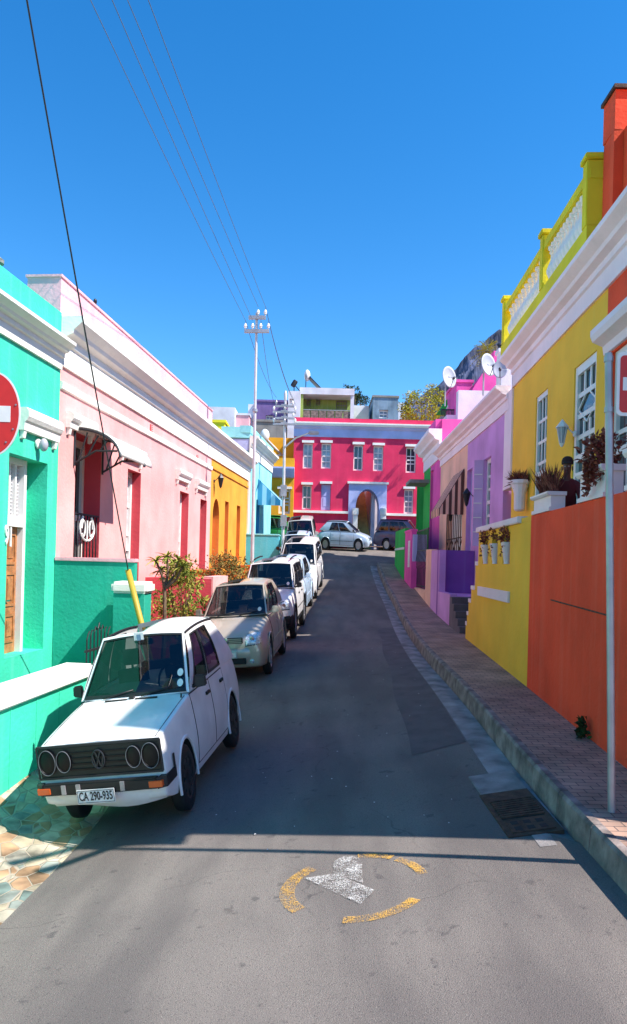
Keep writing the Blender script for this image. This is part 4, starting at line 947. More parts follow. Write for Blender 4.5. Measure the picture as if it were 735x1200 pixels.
# balcony grille in the pink doorway
zr1, zr0 = FL.px(100,602)[1], FL.px(100,655)[1]-.4
bg = root('door_grille', tuple(FL.pt(H1['a0'],0,zr0)), 'black iron grille with white scrollwork across the pink doorway', 'grille')
a0,a1 = H1['a0']+.02, H1['a1']-.02; mb = MB(); mb.fbox(FL,a0,a1,-.06,-.01,zr1-.04,zr1); mb.build('rail', M['iron'], bg); mb = MB(); mb.fbox(FL,a0,a1,-.05,-.02,zr0,zr0+.04); mb.build('rail', M['iron'], bg)
for k in range(8):
    a = a0+(a1-a0)*(k+.5)/8; mb = MB(); mb.tube([FL.pt(a,-.035,zr0+.04),FL.pt(a,-.035,zr1-.04)], .016, 6); mb.build('baluster', M['iron'], bg)
mb = MB(); ac = (a0+a1)/2
for sgn in (-1,1):
    mb.tube([FL.pt(ac+sgn*(.04+.34*math.sin(t*.32)), .0, zr1-.62+.55*(t/8)**1.5) for t in range(9)], .026, 6)
    mb.tube([FL.pt(ac+sgn*(.20+.09*math.cos(t*.7)), .0, zr1-.34+.13*math.sin(t*.7)*K) for t in range(9)], .022, 6)
mb.tube([FL.pt(ac,.0,zr1-.62),FL.pt(ac,.0,zr1-.15)], .022, 6)
mb.build('scrollwork', M['whitep'], bg)
# canopy
ca0, ca1 = H1['a0']-.12, H1['a1']+.55
cz = FL.px(88,507)[1]+.12
cn = root('door_canopy', tuple(FL.pt(ca0,0,cz)), 'curved white canopy on black iron brackets over the pink doorway', 'canopy')
dep = 1.05; arc = lambda t: (dep*math.sin(t*math.pi/2)*1.0, cz - .62*(1-math.cos(t*math.pi/2)))
mb = MB(); mb.grid(lambda u,v: FL.pt(ca0+(ca1-ca0)*u, *arc(v)), 6, 12); o = mb.build('canopy_sheet', M['whitep'], cn, fix=False); md = o.modifiers.new('t','SOLIDIFY'); md.thickness = .015
for a in (ca0+.02, ca1-.5, ):
    mb = MB(); mb.tube([FL.pt(a, arc(t/10)[0], arc(t/10)[1]-.04) for t in range(11)], .03, 6); mb.tube([FL.pt(a,.02,cz-.04),FL.pt(a,.02,cz-.85)], .026, 6); mb.tube([FL.pt(a,.02,cz-.80),FL.pt(a,.5,cz-.52),FL.pt(a,dep*.93,cz-.52)], .024, 6); mb.tube([FL.pt(a,.32,cz-.62),FL.pt(a,.55,cz-.18)], .02, 6); mb.tube([FL.pt(a,.12,cz-.72),FL.pt(a,.3,cz-.12)], .018, 6); mb.tube([FL.pt(a,.60,cz-.5),FL.pt(a,.75,cz-.3)], .018, 6)
    mb.build('bracket', M['iron'], cn)
# bird on the parapet
q = P(110,356,1); aY,aZ = FL.px(110,356.5,-.3); bp_ = FL.pt(aY,-.3,zpB+.05)
bird = MB(); bird.ell((0,0,.16), (.07,.14,.10), 10); bird.ell((0,-.11,.27), (.045,.055,.065), 10); bird.hexa([(-.03,.08,.12),(.03,.08,.12),(.03,.34,.02),(-.03,.34,.02),(-.03,.08,.18),(.03,.08,.18),(.03,.34,.05),(-.03,.34,.05)]); bird.tube([(-.03,0,0),(-.03,0,.1)],.01,5); bird.tube([(.03,0,0),(.03,0,.1)],.01,5); bird.lathe((0,-.15,.27),[(.015,0),(.002,.06)],6,axis=(0,-1,0))
bo = bird.build('bird', M['iron'], local=True); bo.location = bp_; bo.rotation_euler = (0,0,.5); tag(bo, 'small dark bird perched on the pink parapet', 'bird')

# amber house
Yc1 = YcE
hC = root('row_house', (FL.X(28)-3, 28, -2), 'narrow amber orange house with arched door, next up from the pink house', 'house', 'painted row houses')
HC = [hole(FL, 249.8, 257.5, 583, 690, arch=True, rec=.4, mi=1), hole(FL, 264, 268.3, 587, 657, rec=.4, mi=1), hole(FL, 277.8, 281.8, 592, 657, rec=.4, mi=1)]
mb = MB(); facade(mb, FL, Yb1+.004, Yc1, -4, zwt-.02, HC, D=6); mb.build('wall', [M['orangeA'], M['orangeAr']], hC)
zpC = FL.px(252,502)[1]
mb = MB(); mb.fbox(FL, Yb1+.004, Yc1, -.7, .002, zwt+.002, zpC); mb.build('parapet', M['orangeA'], hC)
mb = MB(); a,z = FL.px(248,547); mb.fprof(FL, [(.002,z-.06),(.05,z-.05),(.05,z+.05),(.002,z+.06)], Yb1+.01, Yc1-.35); mb.build('string_course', M['orangeA'], hC)
mb = MB(); mb.fbox(FL, Yc1-.33, Yc1-.003, .003, .07, -3, zwb-.003); mb.build('pilaster', M['white'], hC)
h = HC[0]; mb = MB(); mb.fbox(FL, h['a0']+.02, h['a1']-.02, -.38, -.30, h['z0']+.02, h['z1']-.75); dd_ = mb.build('door', M['whitep'], hC); mb = MB(); mb.fbox(FL, h['a0']+.3, h['a1']-.3, -.299, -.28, h['z0']+.5, h['z1']-1.2); mb.build('panel', M['whitep'], dd_)
mb = MB(); mb.fbox(FL, h['a0']+.02, h['a1']-.02, -.385, -.36, h['z1']-.74, h['z1']-.03); mb.build('fanlight', M['glass'], hC)
for h in HC[1:]: window(hC, FL, h, rec=.4, cols=2, rows=4, fw=.12, gmat='lace')
def lantern(x, y, Fm, label, m='iron', s=1.0, glow='dish'):
    a,z = Fm.px(x,y,.25); p = Fm.pt(a,0,z); t = root('wall_lantern', tuple(p), label, 'lamp')
    out = (Fm.pt(a,1,z)-p).normalized(); c = p+out*.28*s
    mb = MB(); mb.lathe(p+out*.004, [(.07*s,0),(.06*s,.03)], 12, axis=out); mb.tube([p+out*.03, p+out*.14*s+Vector((0,0,.10*s)), c+Vector((0,0,.30*s)), c+Vector((0,0,.22*s))] if s > 0 else [], .014*s, 6); mb.build('bracket', M[m], t)
    mb = MB(); mb.lathe(c, [(.05*s,-.20*s),(.11*s,.12*s),(.105*s,.125*s)], 6); mb.build('lantern_glass', M[glow], t, ang=10)
    mb = MB(); mb.lathe(c, [(.14*s,.126*s),(.12*s,.16*s),(.04*s,.26*s),(.012,.30*s)], 6); mb.lathe(c, [(.02,-.28*s),(.06*s,-.205*s)], 6)
    for k in range(6):
        t_ = math.pi*k/3; mb.bar(c+Vector((.05*s*math.cos(t_),.05*s*math.sin(t_),-.2*s)), c+Vector((.112*s*math.cos(t_),.112*s*math.sin(t_),.125*s)), .012)
    mb.build('cage', M[m], t, ang=10); return t
lantern(258, 564, FL, 'small black iron lantern on the amber house wall', s=1.0, glow='black')

# cyan house
hD = root('row_house', (FL.X(37)-3, 37, -1), 'pale cyan house beyond the amber one, with striped blue awning', 'house', 'painted row houses')
YD0, YD1 = Yc1+.02, FL.px(317.5,600)[0]
zDt = FL.px(293,507)[1]
DH = [hole(FL, 300.5, 304.5, 585, 626, rec=.3, mi=1)]
mb = MB(); facade(mb, FL, YD0, YD1, -3, zDt, DH, D=6); mb.build('wall', [M['cyan'], M['blueaw']], hD)
mb = MB(); zl_ = FL.px(294,552)[1]; mb.fprof(FL, cornice(FL,0,0,zDt-1.1,zDt-.15,.4), YD0-.1, YD1); mb.build('cornice', M['white'], hD)
mb = MB(); mb.fbox(FL, YD0-.15, YD1, -.5, .05, zDt, zDt+.35); mb.build('parapet', M['cyan'], hD)
cD = Cross(YD0)
def pxbox(Cr, x0,x1,y0_,y1_, d0,d1, mb):
    X0,Z1 = Cr.px(x0,y0_); X1,Z0 = Cr.px(x1,y1_); mb.fbox(Cr, min(X0,X1), max(X0,X1), d0, d1, Z0, Z1); return mb
mb = MB(); pxbox(cD, 277,290,527,549, .004,.05, mb); hh = mb.build('roof_hatch', M['blueaw'], hD)
mb = MB(); pxbox(cD, 262,292,514,528, .003,.06, mb); mb.build('lilac_band', M['lilac'], hD)
mb = MB(); pxbox(cD, 260,293.5,500,513.5, -.3,.10, mb); mb.build('end_parapet', M['cyan'], hD)
h = DH[0]; mb = MB(); mb.fbox(FL, h['a0']+.02,h['a1']-.02,-.29,-.2,h['z0'],h['z1']-.02); mb.build('door', M['blueaw'], hD)
# awning
aw0, aw1 = FL.px(302,575,.0)[0], FL.px(306,575)[0]+.8; az1 = FL.px(302,561)[1]; az0 = FL.px(321,583,1.1)[1]
aw = root('striped_awning', tuple(FL.pt(aw0,0,az0)), 'blue and pale blue striped awning on the cyan house', 'awning')
nst_ = 9
for kk, mm in ((0,'blueaw'),(1,'bluelt')):
    mb = MB()
    for i in range(kk, nst_, 2):
        A, B_ = aw0+(aw1-aw0)*i/nst_, aw0+(aw1-aw0)*(i+1)/nst_
        mb.hexa([FL.pt(A,.02,az1-.03),FL.pt(B_,.02,az1-.03),FL.pt(B_,1.2,az0-.03),FL.pt(A,1.2,az0-.03),FL.pt(A,.02,az1),FL.pt(B_,.02,az1),FL.pt(B_,1.2,az0),FL.pt(A,1.2,az0)])
        mb.hexa([FL.pt(A,1.2,az0-.3),FL.pt(B_,1.2,az0-.3),FL.pt(B_,1.22,az0-.3),FL.pt(A,1.22,az0-.3),FL.pt(A,1.2,az0),FL.pt(B_,1.2,az0),FL.pt(B_,1.22,az0),FL.pt(A,1.22,az0)])
    mb.build('canvas', M[mm], aw)
mb = MB()
for i in range(5):   # striped near cheek
    t0,t1 = i/5,(i+1)/5; zz = lambda t: az1-.03+(az0-az1)*t
    mb.add([FL.pt(aw0-.01,.02+1.18*t0,az0-.3),FL.pt(aw0-.01,.02+1.18*t1,az0-.3),FL.pt(aw0-.01,.02+1.18*t1,zz(t1)),FL.pt(aw0-.01,.02+1.18*t0,zz(t0))],[(0,1,2,3)],i%2)
o = mb.build('cheek', [M['blueaw'],M['bluelt']], aw); md = o.modifiers.new('t','SOLIDIFY'); md.thickness = .01

# ---- front garden walls
wz = P(0,812,1); 
gA = root('garden_wall', (WL.X(8), 8, -3.2), 'turquoise garden wall with broad white coping beside the boxy hatchback', 'wall')
yw1 = WL.px(104,760)[0]; zc_ = WL.px(20,806)[1]
mb = MB(); mb.fbox(WL, 3, yw1, -.22, 0, -3.9, zc_-.22)
for k in range(1, 12): 
    a = 3+k*.7; mb.fbox(WL, a-.015, a+.015, .001, .006, -3.9, zc_-.24)
mb.build('wall', M['turq'], gA)
mb = MB(); mb.fbox(WL, 2.9, yw1+.05, -.42, .07, zc_-.22, zc_+.0); mb.build('coping', M['wall_cap'], gA, bevel=.03)
# iron gate beyond it
ga = root('garden_gate', tuple(WL.pt(yw1+.1,-.1,-2.8)), 'low black iron gate with scrolls at the end of the white-topped garden wall', 'gate')
mb = MB(); zt1 = WL.px(100,745)[1]+.05
for k in range(7):
    a = yw1+.15+k*.15; mb.tube([WL.pt(a,-.1,-2.8),WL.pt(a,-.1,zt1-.05*abs(k-3))], .014, 6)
    mb.tube([WL.pt(a,-.1,zt1-.05*abs(k-3)),WL.pt(a+.05,-.1,zt1+.09-.05*abs(k-3)),WL.pt(a+.10,-.1,zt1-.02)], .012, 5)
mb.build('bars', M['iron'], ga); mb = MB(); mb.bar(WL.pt(yw1+.1,-.1,zt1-.35),WL.pt(yw1+1.15,-.1,zt1-.35),.04); mb.build('rail', M['iron'], ga); mb = MB(); mb.bar(WL.pt(yw1+.1,-.1,-2.6),WL.pt(yw1+1.15,-.1,-2.6),.04); mb.build('rail', M['iron'], ga)
# teal divider wall between plots
cW = Cross(YA1-.05)
Xl, Zt = FL.X(YA1-.05)+.01, cW.px(100,655)[1]; Xr = cW.px(158,657)[0]
dv = root('divider_wall', (Xr, YA1, -3), 'dark teal divider wall between the turquoise and pink houses', 'wall')
mb = MB(); mb.fbox(cW, Xl, Xr, -.22, 0, -3.6, Zt-.05); mb.build('wall', M['teal'], dv)
mb = MB(); mb.fbox(cW, Xl, Xr+.02, -.25, .03, Zt-.05, Zt+.03); mb.build('coping', M['pinktop'], dv, bevel=.01)
cP = Cross(13.7); xa,zz_ = cP.px(133,697); xb,_ = cP.px(169,697); zcap = cP.px(150,682)[1]
pl = root('gate_pillar', ((xa+xb)/2, 13.7, -3), 'teal gate pillar with a white rounded cap behind the boxy hatchback', 'pillar')
mb = MB(); mb.box((xa,13.7,-3.6),(xb,13.7+(xb-xa),zz_+.03)); mb.build('shaft', M['teal'], pl)
mb = MB(); mb.box((xa-.05,13.66,zz_+.033),(xb+.06,13.78+(xb-xa),zcap)); mb.build('cap', M['wall_cap'], pl, bevel=.05)
# stoep walls up the street
def crosswall(Y, x0, x1, yt, z0, depth, m, label, name='stoep_wall', side=None, cap=None):
    c_ = Cross(Y); X0,Z = c_.px(x0,yt); X1,_ = c_.px(x1,yt); t = root(name, ((X0+X1)/2,Y,z0), label, 'wall')
    mb = MB(); mb.box((X0,Y,z0),(X1,Y+depth,Z-(.08 if cap else 0))); mb.build('wall', M[m], t)
    if cap: mb = MB(); mb.box((X0-.03,Y-.03,Z-.078),(X1+.03,Y+depth,Z)); mb.build('coping', M[cap], t, bevel=.015)
    return t
crosswall(20.1, 150, 248, 676, -3.2, 1.9, 'pinkshade', 'pink stoep wall with its shade painted red in front of the pink house, behind the flowering bush').children[0].data.materials[0] = M['pinkshade']  # camera-facing side carries its shade as red colour
crosswall(24.6, 200, 251, 667, -3, 1.5, 'orangeAr', 'low burnt orange stoep wall between the pink and amber houses', cap='orangeAr')
crosswall(30.5, 240, 296, 661, -2.6, 1.0, 'orangeAr', 'burnt orange stoep wall at the foot of the grey lamp pole', cap='orangeAr')
crosswall(34.6, 270, 327, 624.5, -2, 1.3, 'cyand', 'sky blue stoep wall in front of the cyan house', cap='cyan')
# pink stoep side face
mb = MB(); mb.fbox(WL, 20.1, 22.0, -.3, .02, -3.2, Cross(20.1).px(248,676)[1]+.002)
o = mb.build('stoep_wall', M['pink'], None); tag(o, 'sunlit pink side of the stoep wall with its shade painted red', 'wall')
# ---------------------------------------------------------------- head of the street
YF = 47.1; cF = Cross(YF)
def cw(Cr, parent, x0,x1,yt,yb, rec=.25, cols=2, rows=4, gm='glasspale', fm='whitep', lint=True, name='window', fw=.10):
    X0,Zt = Cr.px(x0,yt); X1,_ = Cr.px(x1,yt); _,Zb = Cr.px((x0+x1)/2,yb); h = dict(a0=X0,a1=X1,z0=Zb,z1=Zt,rec=rec)
    return h
hF = root('crimson_house', (2, YF, .8), 'two-storey crimson house with lilac band and arched passage closing the street', 'house')
zr_ = cF.px(430,499.5)[1]; ztop = cF.px(430,491)[1]
XF0, XF1 = cF.px(343.5,560)[0], 9.6
up = [cw(cF,hF,*w_) for w_ in ((355.5,366.8,519,549),(377,388.5,519,549),(414.7,425.8,521,551.5),(438,449.6,522,552),(476.3,488,523.5,554))]
lo_ = [cw(cF,hF,*w_) for w_ in ((354.6,365.4,568,597),(474,485,573,602))]
dl = cw(cF,hF,376.5,388,567,598)
ax0,_ = cF.px(416.5,600); ax1,_ = cF.px(444,600); az_t = cF.px(430,573.5)[1]
ah = dict(a0=ax0,a1=ax1,z0=.8,z1=az_t,arch=True,through=True,mi=1,rise=1.6)
mb = MB(); facade(mb, cF, XF0, XF1, -.5, ztop, up+lo_+[dl,ah], D=1.1, rec=.25); mb.build('wall', [M['crim'], M['lilac']], hF)
for a_,b_ in ((XF0+.01,ax0-.35),(ax1+1.1,XF1-.01)): mb = MB(); mb.box((a_,YF+1.103,-.5),(b_,YF+7,ztop-.3)); mb.build('rear_wing', M['crim'], hF)
for i_, h in enumerate(up+lo_): window(hF, cF, h, rec=.25, cols=2, rows=(2,4,2,4,3,2,4)[i_], fw=.075, gmat=('glasspale','glasspale','glass','glasspale','glass','glass','glasspale')[i_])
for h in up+lo_+[dl]:
    mb = MB(); mb.fbox(cF, h['a0']-.08,h['a1']+.08,.003,.16,h['z1']+.003,h['z1']+.16); mb.build('lintel', M['whitep'], hF)
h = dl; mb = MB(); mb.fbox(cF, h['a0']+.02,h['a1']-.02,-.24,-.14,h['z0'],h['z1']-.02); dd_ = mb.build('door', M['palelav'], hF)
for k in (.15,.55):
    mb = MB(); zz = h['z0']+(h['z1']-h['z0'])*k; mb.fbox(cF, h['a0']+.15,h['a1']-.15,-.139,-.12,zz,zz+.6); mb.build('panel', M['palelav'], dd_)
zb0, zb1 = cF.px(430,513.5)[1], zr_
mb = MB(); mb.fprof(cF, [(.003,zb0),(.06,zb0),(.08,zb0+.15),(.08,zb1-.3),(.24,zb1-.18),(.24,zb1-.08),(.003,zb1-.08)], XF0-.02, XF1); mb.build('lilac_band', M['lilac'], hF)
mb = MB(); mb.fprof(cF, [(.003,zb1-.078),(.34,zb1-.078),(.38,zb1+.05),(.38,zb1+.14),(.003,zb1+.2)], XF0-.05, XF1); mb.build('cornice', M['white'], hF)
sx0,sz = cF.px(409,567); sx1,_ = cF.px(453.5,567)
mb = MB()
mb.fbox(cF, sx0, ax0-.0, .003, .16, .3, sz); mb.fbox(cF, ax1+.0, sx1, .003, .16, .3, sz)
n = 16; c_ = (ax0+ax1)/2; rr = (ax1-ax0)/2; zs = az_t-rr*1.6
for k in range(n):
    t0,t1 = math.pi*k/n, math.pi*(k+1)/n; A = (c_-rr*math.cos(t0), zs+(az_t-zs)*math.sin(t0)); B_ = (c_-rr*math.cos(t1), zs+(az_t-zs)*math.sin(t1))
    mb.hexa([cF.pt(A[0],.003,A[1]),cF.pt(B_[0],.003,B_[1]),cF.pt(B_[0],.16,B_[1]),cF.pt(A[0],.16,A[1]),cF.pt(A[0],.003,sz),cF.pt(B_[0],.003,sz),cF.pt(B_[0],.16,sz),cF.pt(A[0],.16,sz)])
mb.build('arch_surround', M['lilac'], hF)
mb = MB(); mb.fbox(cF, sx0-.1, sx1+.1, .003,.30, sz+.003, sz+.14); mb.build('arch_cornice', M['white'], hF)
z_b = cF.px(360,601)[1]
mb = MB(); mb.fbox(cF, XF0+.05, sx0-.005, .003,.20, z_b, z_b+.16); mb.build('ledge', M['white'], hF)
mb = MB(); mb.fbox(cF, sx1+.005, XF1, .003,.20, z_b-.05, z_b+.11); mb.build('ledge', M['white'], hF)
for x in (416,448.5):
    X_,Z_ = cF.px(x,604); mb = MB(); mb.box((X_-.16,YF-.55,.6),(X_+.16,YF-.18,Z_)); mb.box((X_-.2,YF-.6,Z_),(X_+.2,YF-.17,Z_+.45)); mb.build('gate_pier', M['white'], hF, bevel=.02)
# small lamp by the door
# steps through the arch
stp = root('stone_steps', (c_, YF+1, .9), 'stone steps painted as yellow-lit, climbing behind the arched passage of the crimson house', 'steps')
mb = MB()
for k in range(20): 
    zk = .9+.235*(k+1); mb.box((ax0+.02, YF+.2+k*.40, .2), (c_+.35, YF+.2+(k+1)*.40, zk), 0)
mb.build('flight', mat('yellow lit stone', (.66,.58,.22), .9, var=.12, vscale=3), stp)  # yellow light on the steps put into the stone colour
mb = MB(); mb.box((c_+.36, YF+1.15, .2), (c_+.62, YF+9, 5.4)); mb.build('side_wall', M['farwhite'], stp)
mb = MB(); mb.box((ax0-.3, YF+1.15, .2), (ax0+.0, YF+9, 6.0)); mb.build('side_wall', M['ochre'], stp)
mb = MB(); mb.box((ax0-.3, YF+9.01, .2), (ax1+1.0, YF+9.3, 8.0)); mb.build('back_wall', M['farwhite'], stp)
mb = MB()
for k in range(9): mb.tube([(ax0+.12, YF+.4+k*.4, .9+.235*(k+1)),(ax0+.12, YF+.4+k*.4, 1.9+.235*(k+1))], .03, 5)
mb.tube([(ax0+.12, YF+.4, 2.1),(ax0+.12, YF+.4+8*.4, 2.1+8*.235)], .035, 6); mb.build('handrail', M['whitep'], stp)
# ochre house
cE = Cross(46.4)
hE = root('row_house', (-2.4, 46.4, 0), 'ochre yellow house squeezed between the cyan and crimson houses', 'house', 'painted row houses')
X0,_ = cE.px(300,600); X1,_ = cE.px(343.6,600)
he = cw(cE,hE,327,340.5,573,602); mb = MB(); facade(mb, cE, X0, X1-.01, -1, cE.px(330,538)[1], [he], D=3.5); mb.build('wall', M['ochre'], hE)
window(hE, cE, he, cols=2, rows=3, fw=.10, gmat='glasspale'); mb = MB(); mb.fbox(cE, he['a0']-.1,he['a1']+.1,.003,.14,he['z1']+.003,he['z1']+.16); mb.build('lintel', M['white'], hE)
z0,z1 = cE.px(330,560)[1], cE.px(330,548)[1]; mb = MB(); mb.fprof(cE, [(.003,z0),(.2,z0+.05),(.5,z1-.1),(.5,z1),(.003,z1)], X0, X1+.02); mb.build('lilac_band', M['lilac'], hE)
mb = MB(); mb.fbox(cE, X0, X1-.012, -.3,.06, z1+.003, cE.px(330,537)[1]+.02); mb.build('parapet', M['ochre'], hE)
mb = MB(); mb.box((X0-.5, 49.95, 4), (X1+.4, 52, Cross(49.95).px(335,513)[1])); mb.build('roof_block', M['ochre'], hE)

def block(Y, x0,x1,yt, m, label, D=6, name='hillside_house', z0=-.5, wins=(), cap=None, grp='houses on the slope behind', fw=.1, coping='white', cwall=None):
    Cr = Cross(Y); X0,Z = Cr.px(x0,yt); X1,_ = Cr.px(x1,yt); t = root(name, ((X0+X1)/2,Y,z0), label, 'house', grp)
    hs_ = [cw(Cr,t,*w_[:4]) for w_ in wins]
    mb = MB(); facade(mb, Cr, X0,X1,z0,Z, hs_, D=D); mb.build('wall', M[m], t)
    for h, w_ in zip(hs_, wins): window(t, Cr, h, cols=2, rows=w_[4] if len(w_) > 4 else 2, fw=fw, gmat='glass', fmat=w_[5] if len(w_) > 5 else 'whitep')
    if cap: mb = MB(); mb.box((X0-.08,Y-.08,Z+.002),(X1+.08,Y+D+.08,Z+.18)); mb.build('parapet_coping', M[cap], t)
    return t, Cr
block(56, 297,334,494, 'concrete', 'bare grey cement house with one brown window, behind the ochre house', D=4, wins=((316.5,327.5,514,529,2,'wood'),), cap='concrete')
block(62, 301,336.5,470.5, 'farpurp', 'dark purple house with a single small white window above the grey cement one', D=6, wins=((311.5,320.5,486.5,495),), cap='farpurp')
block(62.5, 291,300.9,473.5, 'farwhite', 'pale lilac narrow house directly left of the dark purple one', D=5)
block(60, 225,275.5,476, 'farwhite', 'flat-roofed white house above the cyan roof, behind the tall grey pole', D=5, cap=None, wins=((240.5,247,489,494),))
block(61, 275.6,292,486.5, 'pinktop', 'low pale pink roof terrace beside the flat-roofed white house', D=4, cap='farwhite')
t,_ = block(46, 249,263.5,495, 'ylime', 'lime yellow parapet piece showing behind the amber house', D=2, cap='ylime', grp=None)
# green roof-terrace house
YG = 60; cG = Cross(YG); X0,Zt = cG.px(352.7,462); X1,_ = cG.px(414,462); Zb = cG.px(380,492)[1]
hG = root('terrace_house', ((X0+X1)/2, YG, 0), 'olive green house with open roof terrace right above the crimson parapet', 'house', 'houses on the slope behind')
hs_ = [cw(cG,hG,359.5,365,466.5,477), cw(cG,hG,370.5,376,466.5,475), cw(cG,hG,393,410,467.5,480)]
g2 = Cross(YG+1.8)
def re(h): 
    return h
hs2 = [cw(g2,hG,359.5,364.5,468,476), cw(g2,hG,370.5,375.5,468,475), cw(g2,hG,394,407,469,480)]
xg0,_ = g2.px(352,470); xg1,_ = g2.px(414,470)
mb = MB(); facade(mb, g2, xg0, xg1, 0, Zt+.002, hs2, D=4); mb.build('wall', M['fargreen'], hG)
for i,h in enumerate(hs2): window(hG, g2, h, cols=4 if i == 2 else 1, rows=2, fw=.07, gmat='glass', fmat='concrete')
mb = MB(); mb.box((X0-.1,YG-.15,Zt+.003),(X1+.1,YG+5.8,cG.px(380,455)[1])); mb.build('roof_slab', M['farwhite'], hG)
for x in (353.5,413): X_,_ = cG.px(x,470); mb = MB(); mb.box((X_-.15,YG-.05,0),(X_+.15,YG+.25,Zt)); mb.build('post', M['fargreen'] if x < 400 else M['farwhite'], hG)
mb = MB(); mb.box((X0,YG,0),(X1,YG+1.8,Zb-.2)); mb.build('terrace_floor', M['concrete'], hG)
zf0,zf1 = Zb-.1, cG.px(380,480)[1]
mb = MB(); x = X0+.25
mb.box((X0+.2,YG+.02,zf1-.06),(X1-.15,YG+.08,zf1)); mb.build('balustrade_rail', M['steel'], hG)
for k in range(6):
    a,b = X0+.2+(X1-X0-.35)*k/6, X0+.2+(X1-X0-.35)*(k+1)/6; mb = MB(); mb.box((a+.04,YG+.03,zf0),(b-.04,YG+.06,zf1-.1)); mb.build('balustrade_panel', mat('weathered screen panel', (.22,.16,.14), .9, var=.4, vscale=5), hG)
block(59, 338,352.3,458, 'farwhite', 'white stair tower with a tiny window left of the olive terrace house', D=3, wins=((339.5,344.5,467,474),))
block(64, 414.5,432.5,475, 'farwhite', 'pale garden wall and low roof right of the olive terrace house', D=3)
block(63, 437.5,467,465.5, 'bluegrey', 'weathered blue-grey house with one shuttered window behind the crimson parapet', D=5, wins=((444.5,455,480,490),), cap='concrete')
block(63.5, 467.2,475,472, 'farwhite', 'cream end gable against the blue-grey house', D=4)
# solar water heater and tank on the terrace roof
zrf = cG.px(380,455)[1]
sl = root('solar_water_heater', tuple(cG.pt(cG.px(362,440)[0],-1,zrf)), 'white tank solar water heater on the olive terrace roof', 'water heater')
X_,Z_ = cG.px(360,436.5); mb = MB(); mb.ell((X_,YG+1,Z_), (.27,.3,.52), 12); mb.build('tank', M['solar'], sl)
mb = MB(); A = Vector((X_+.2,YG+1,Z_-.2)); Bp = Vector((cG.px(377,453)[0],YG+1,zrf+.05)); mb.hexa([A+Vector((0,-.6,-.06)),Bp+Vector((0,-.6,-.06)),Bp+Vector((0,.6,-.06)),A+Vector((0,.6,-.06)),A+Vector((0,-.6,.06)),Bp+Vector((0,-.6,.06)),Bp+Vector((0,.6,.06)),A+Vector((0,.6,.06))]); mb.build('collector', M['iron'], sl)
mb = MB(); mb.bar((X_-.1,YG+.6,zrf),(X_-.1,YG+.6,Z_),.06); mb.bar((X_-.1,YG+1.4,zrf),(X_-.1,YG+1.4,Z_),.06); mb.build('stand', M['iron'], sl)
wt = root('water_tank', tuple(cG.pt(cG.px(345,450)[0],-1,0)), 'small black water drum beside the solar heater', 'tank')
X_,Z_ = cG.px(344.5,446); mb = MB(); mb.lathe((X_,YG+1,Z_), [(.18,-.3),(.22,-.2),(.22,.2),(.18,.3)], 14, axis=(.5,0,.85)); mb.build('drum', M['iron'], wt); mb = MB(); mb.bar((X_,YG+1,Z_-1.0),(X_,YG+1,Z_-.3),.08); mb.bar((X_+.1,YG+.95,Z_-.2),(cG.px(353,457)[0],YG+1,zrf-.2),.07); mb.build('stand', M['iron'], wt)
# dark thatched kiosk roof with trees
# ---- cars on the cross street
def zc(x, Y): return zcross(x, Y)
silver = V(city, L=3.95, paint='carsilver', mirror='plastic', hmat='carsilver', moulding=.50, mmat='plastic')
def placex(c, X, Y, fx, fy, WB):
    f = Vector((fx, fy, 0)).normalized(); l = Vector((-f.y, f.x, 0)); p = Vector((X,Y,0))
    zf, zb_ = zc(*(p+f*WB/2).xy), zc(*(p-f*WB/2).xy); zl_, zr2 = zc(*(p+l*.7).xy), zc(*(p-l*.7).xy)
    yv = -(f*WB+Vector((0,0,zf-zb_))).normalized(); xv = (l*1.4+Vector((0,0,zl_-zr2))).normalized(); xv = (xv-yv*xv.dot(yv)).normalized(); zv = xv.cross(yv)
    if zv.z < 0: xv = -xv; zv = -zv
    m = Matrix((xv,yv,zv)).transposed().to_4x4(); m.translation = Vector((X,Y,(zf+zb_)/2)); c.matrix_world = m
c, _ = make_car(silver, 'pale silver-blue hatchback standing side-on before the crimson house'); X_,_ = Cross(44.3).px(402,640); placex(c, X_+.05, 44.3, .97, -.24, 2.44); c.matrix_world = c.matrix_world @ Matrix.Scale(.86, 4)
c, _ = make_car(V(mpv, L=3.7, paint='carnavy', low='carnavy', archmat='carnavy', mirror='carnavy', hmat='carnavy', WB=2.4, fo=.68), 'dark indigo hatchback half hidden behind the green and pink stoep walls'); X_,_ = Cross(44.9).px(474,640); placex(c, X_, 44.9, .95, -.30, 2.4); c.matrix_world = c.matrix_world @ Matrix.Scale(.86, 4)
c, _ = make_car(V(hatch, paint='cargreen', mirror='cargreen', hmat='cargreen', mmat='cargreen'), 'bright green car behind the lamp pole, in front of the ochre house'); X_,_ = Cross(43.5).px(332,640); placex(c, X_, 43.4, .96, -.28, 2.5)
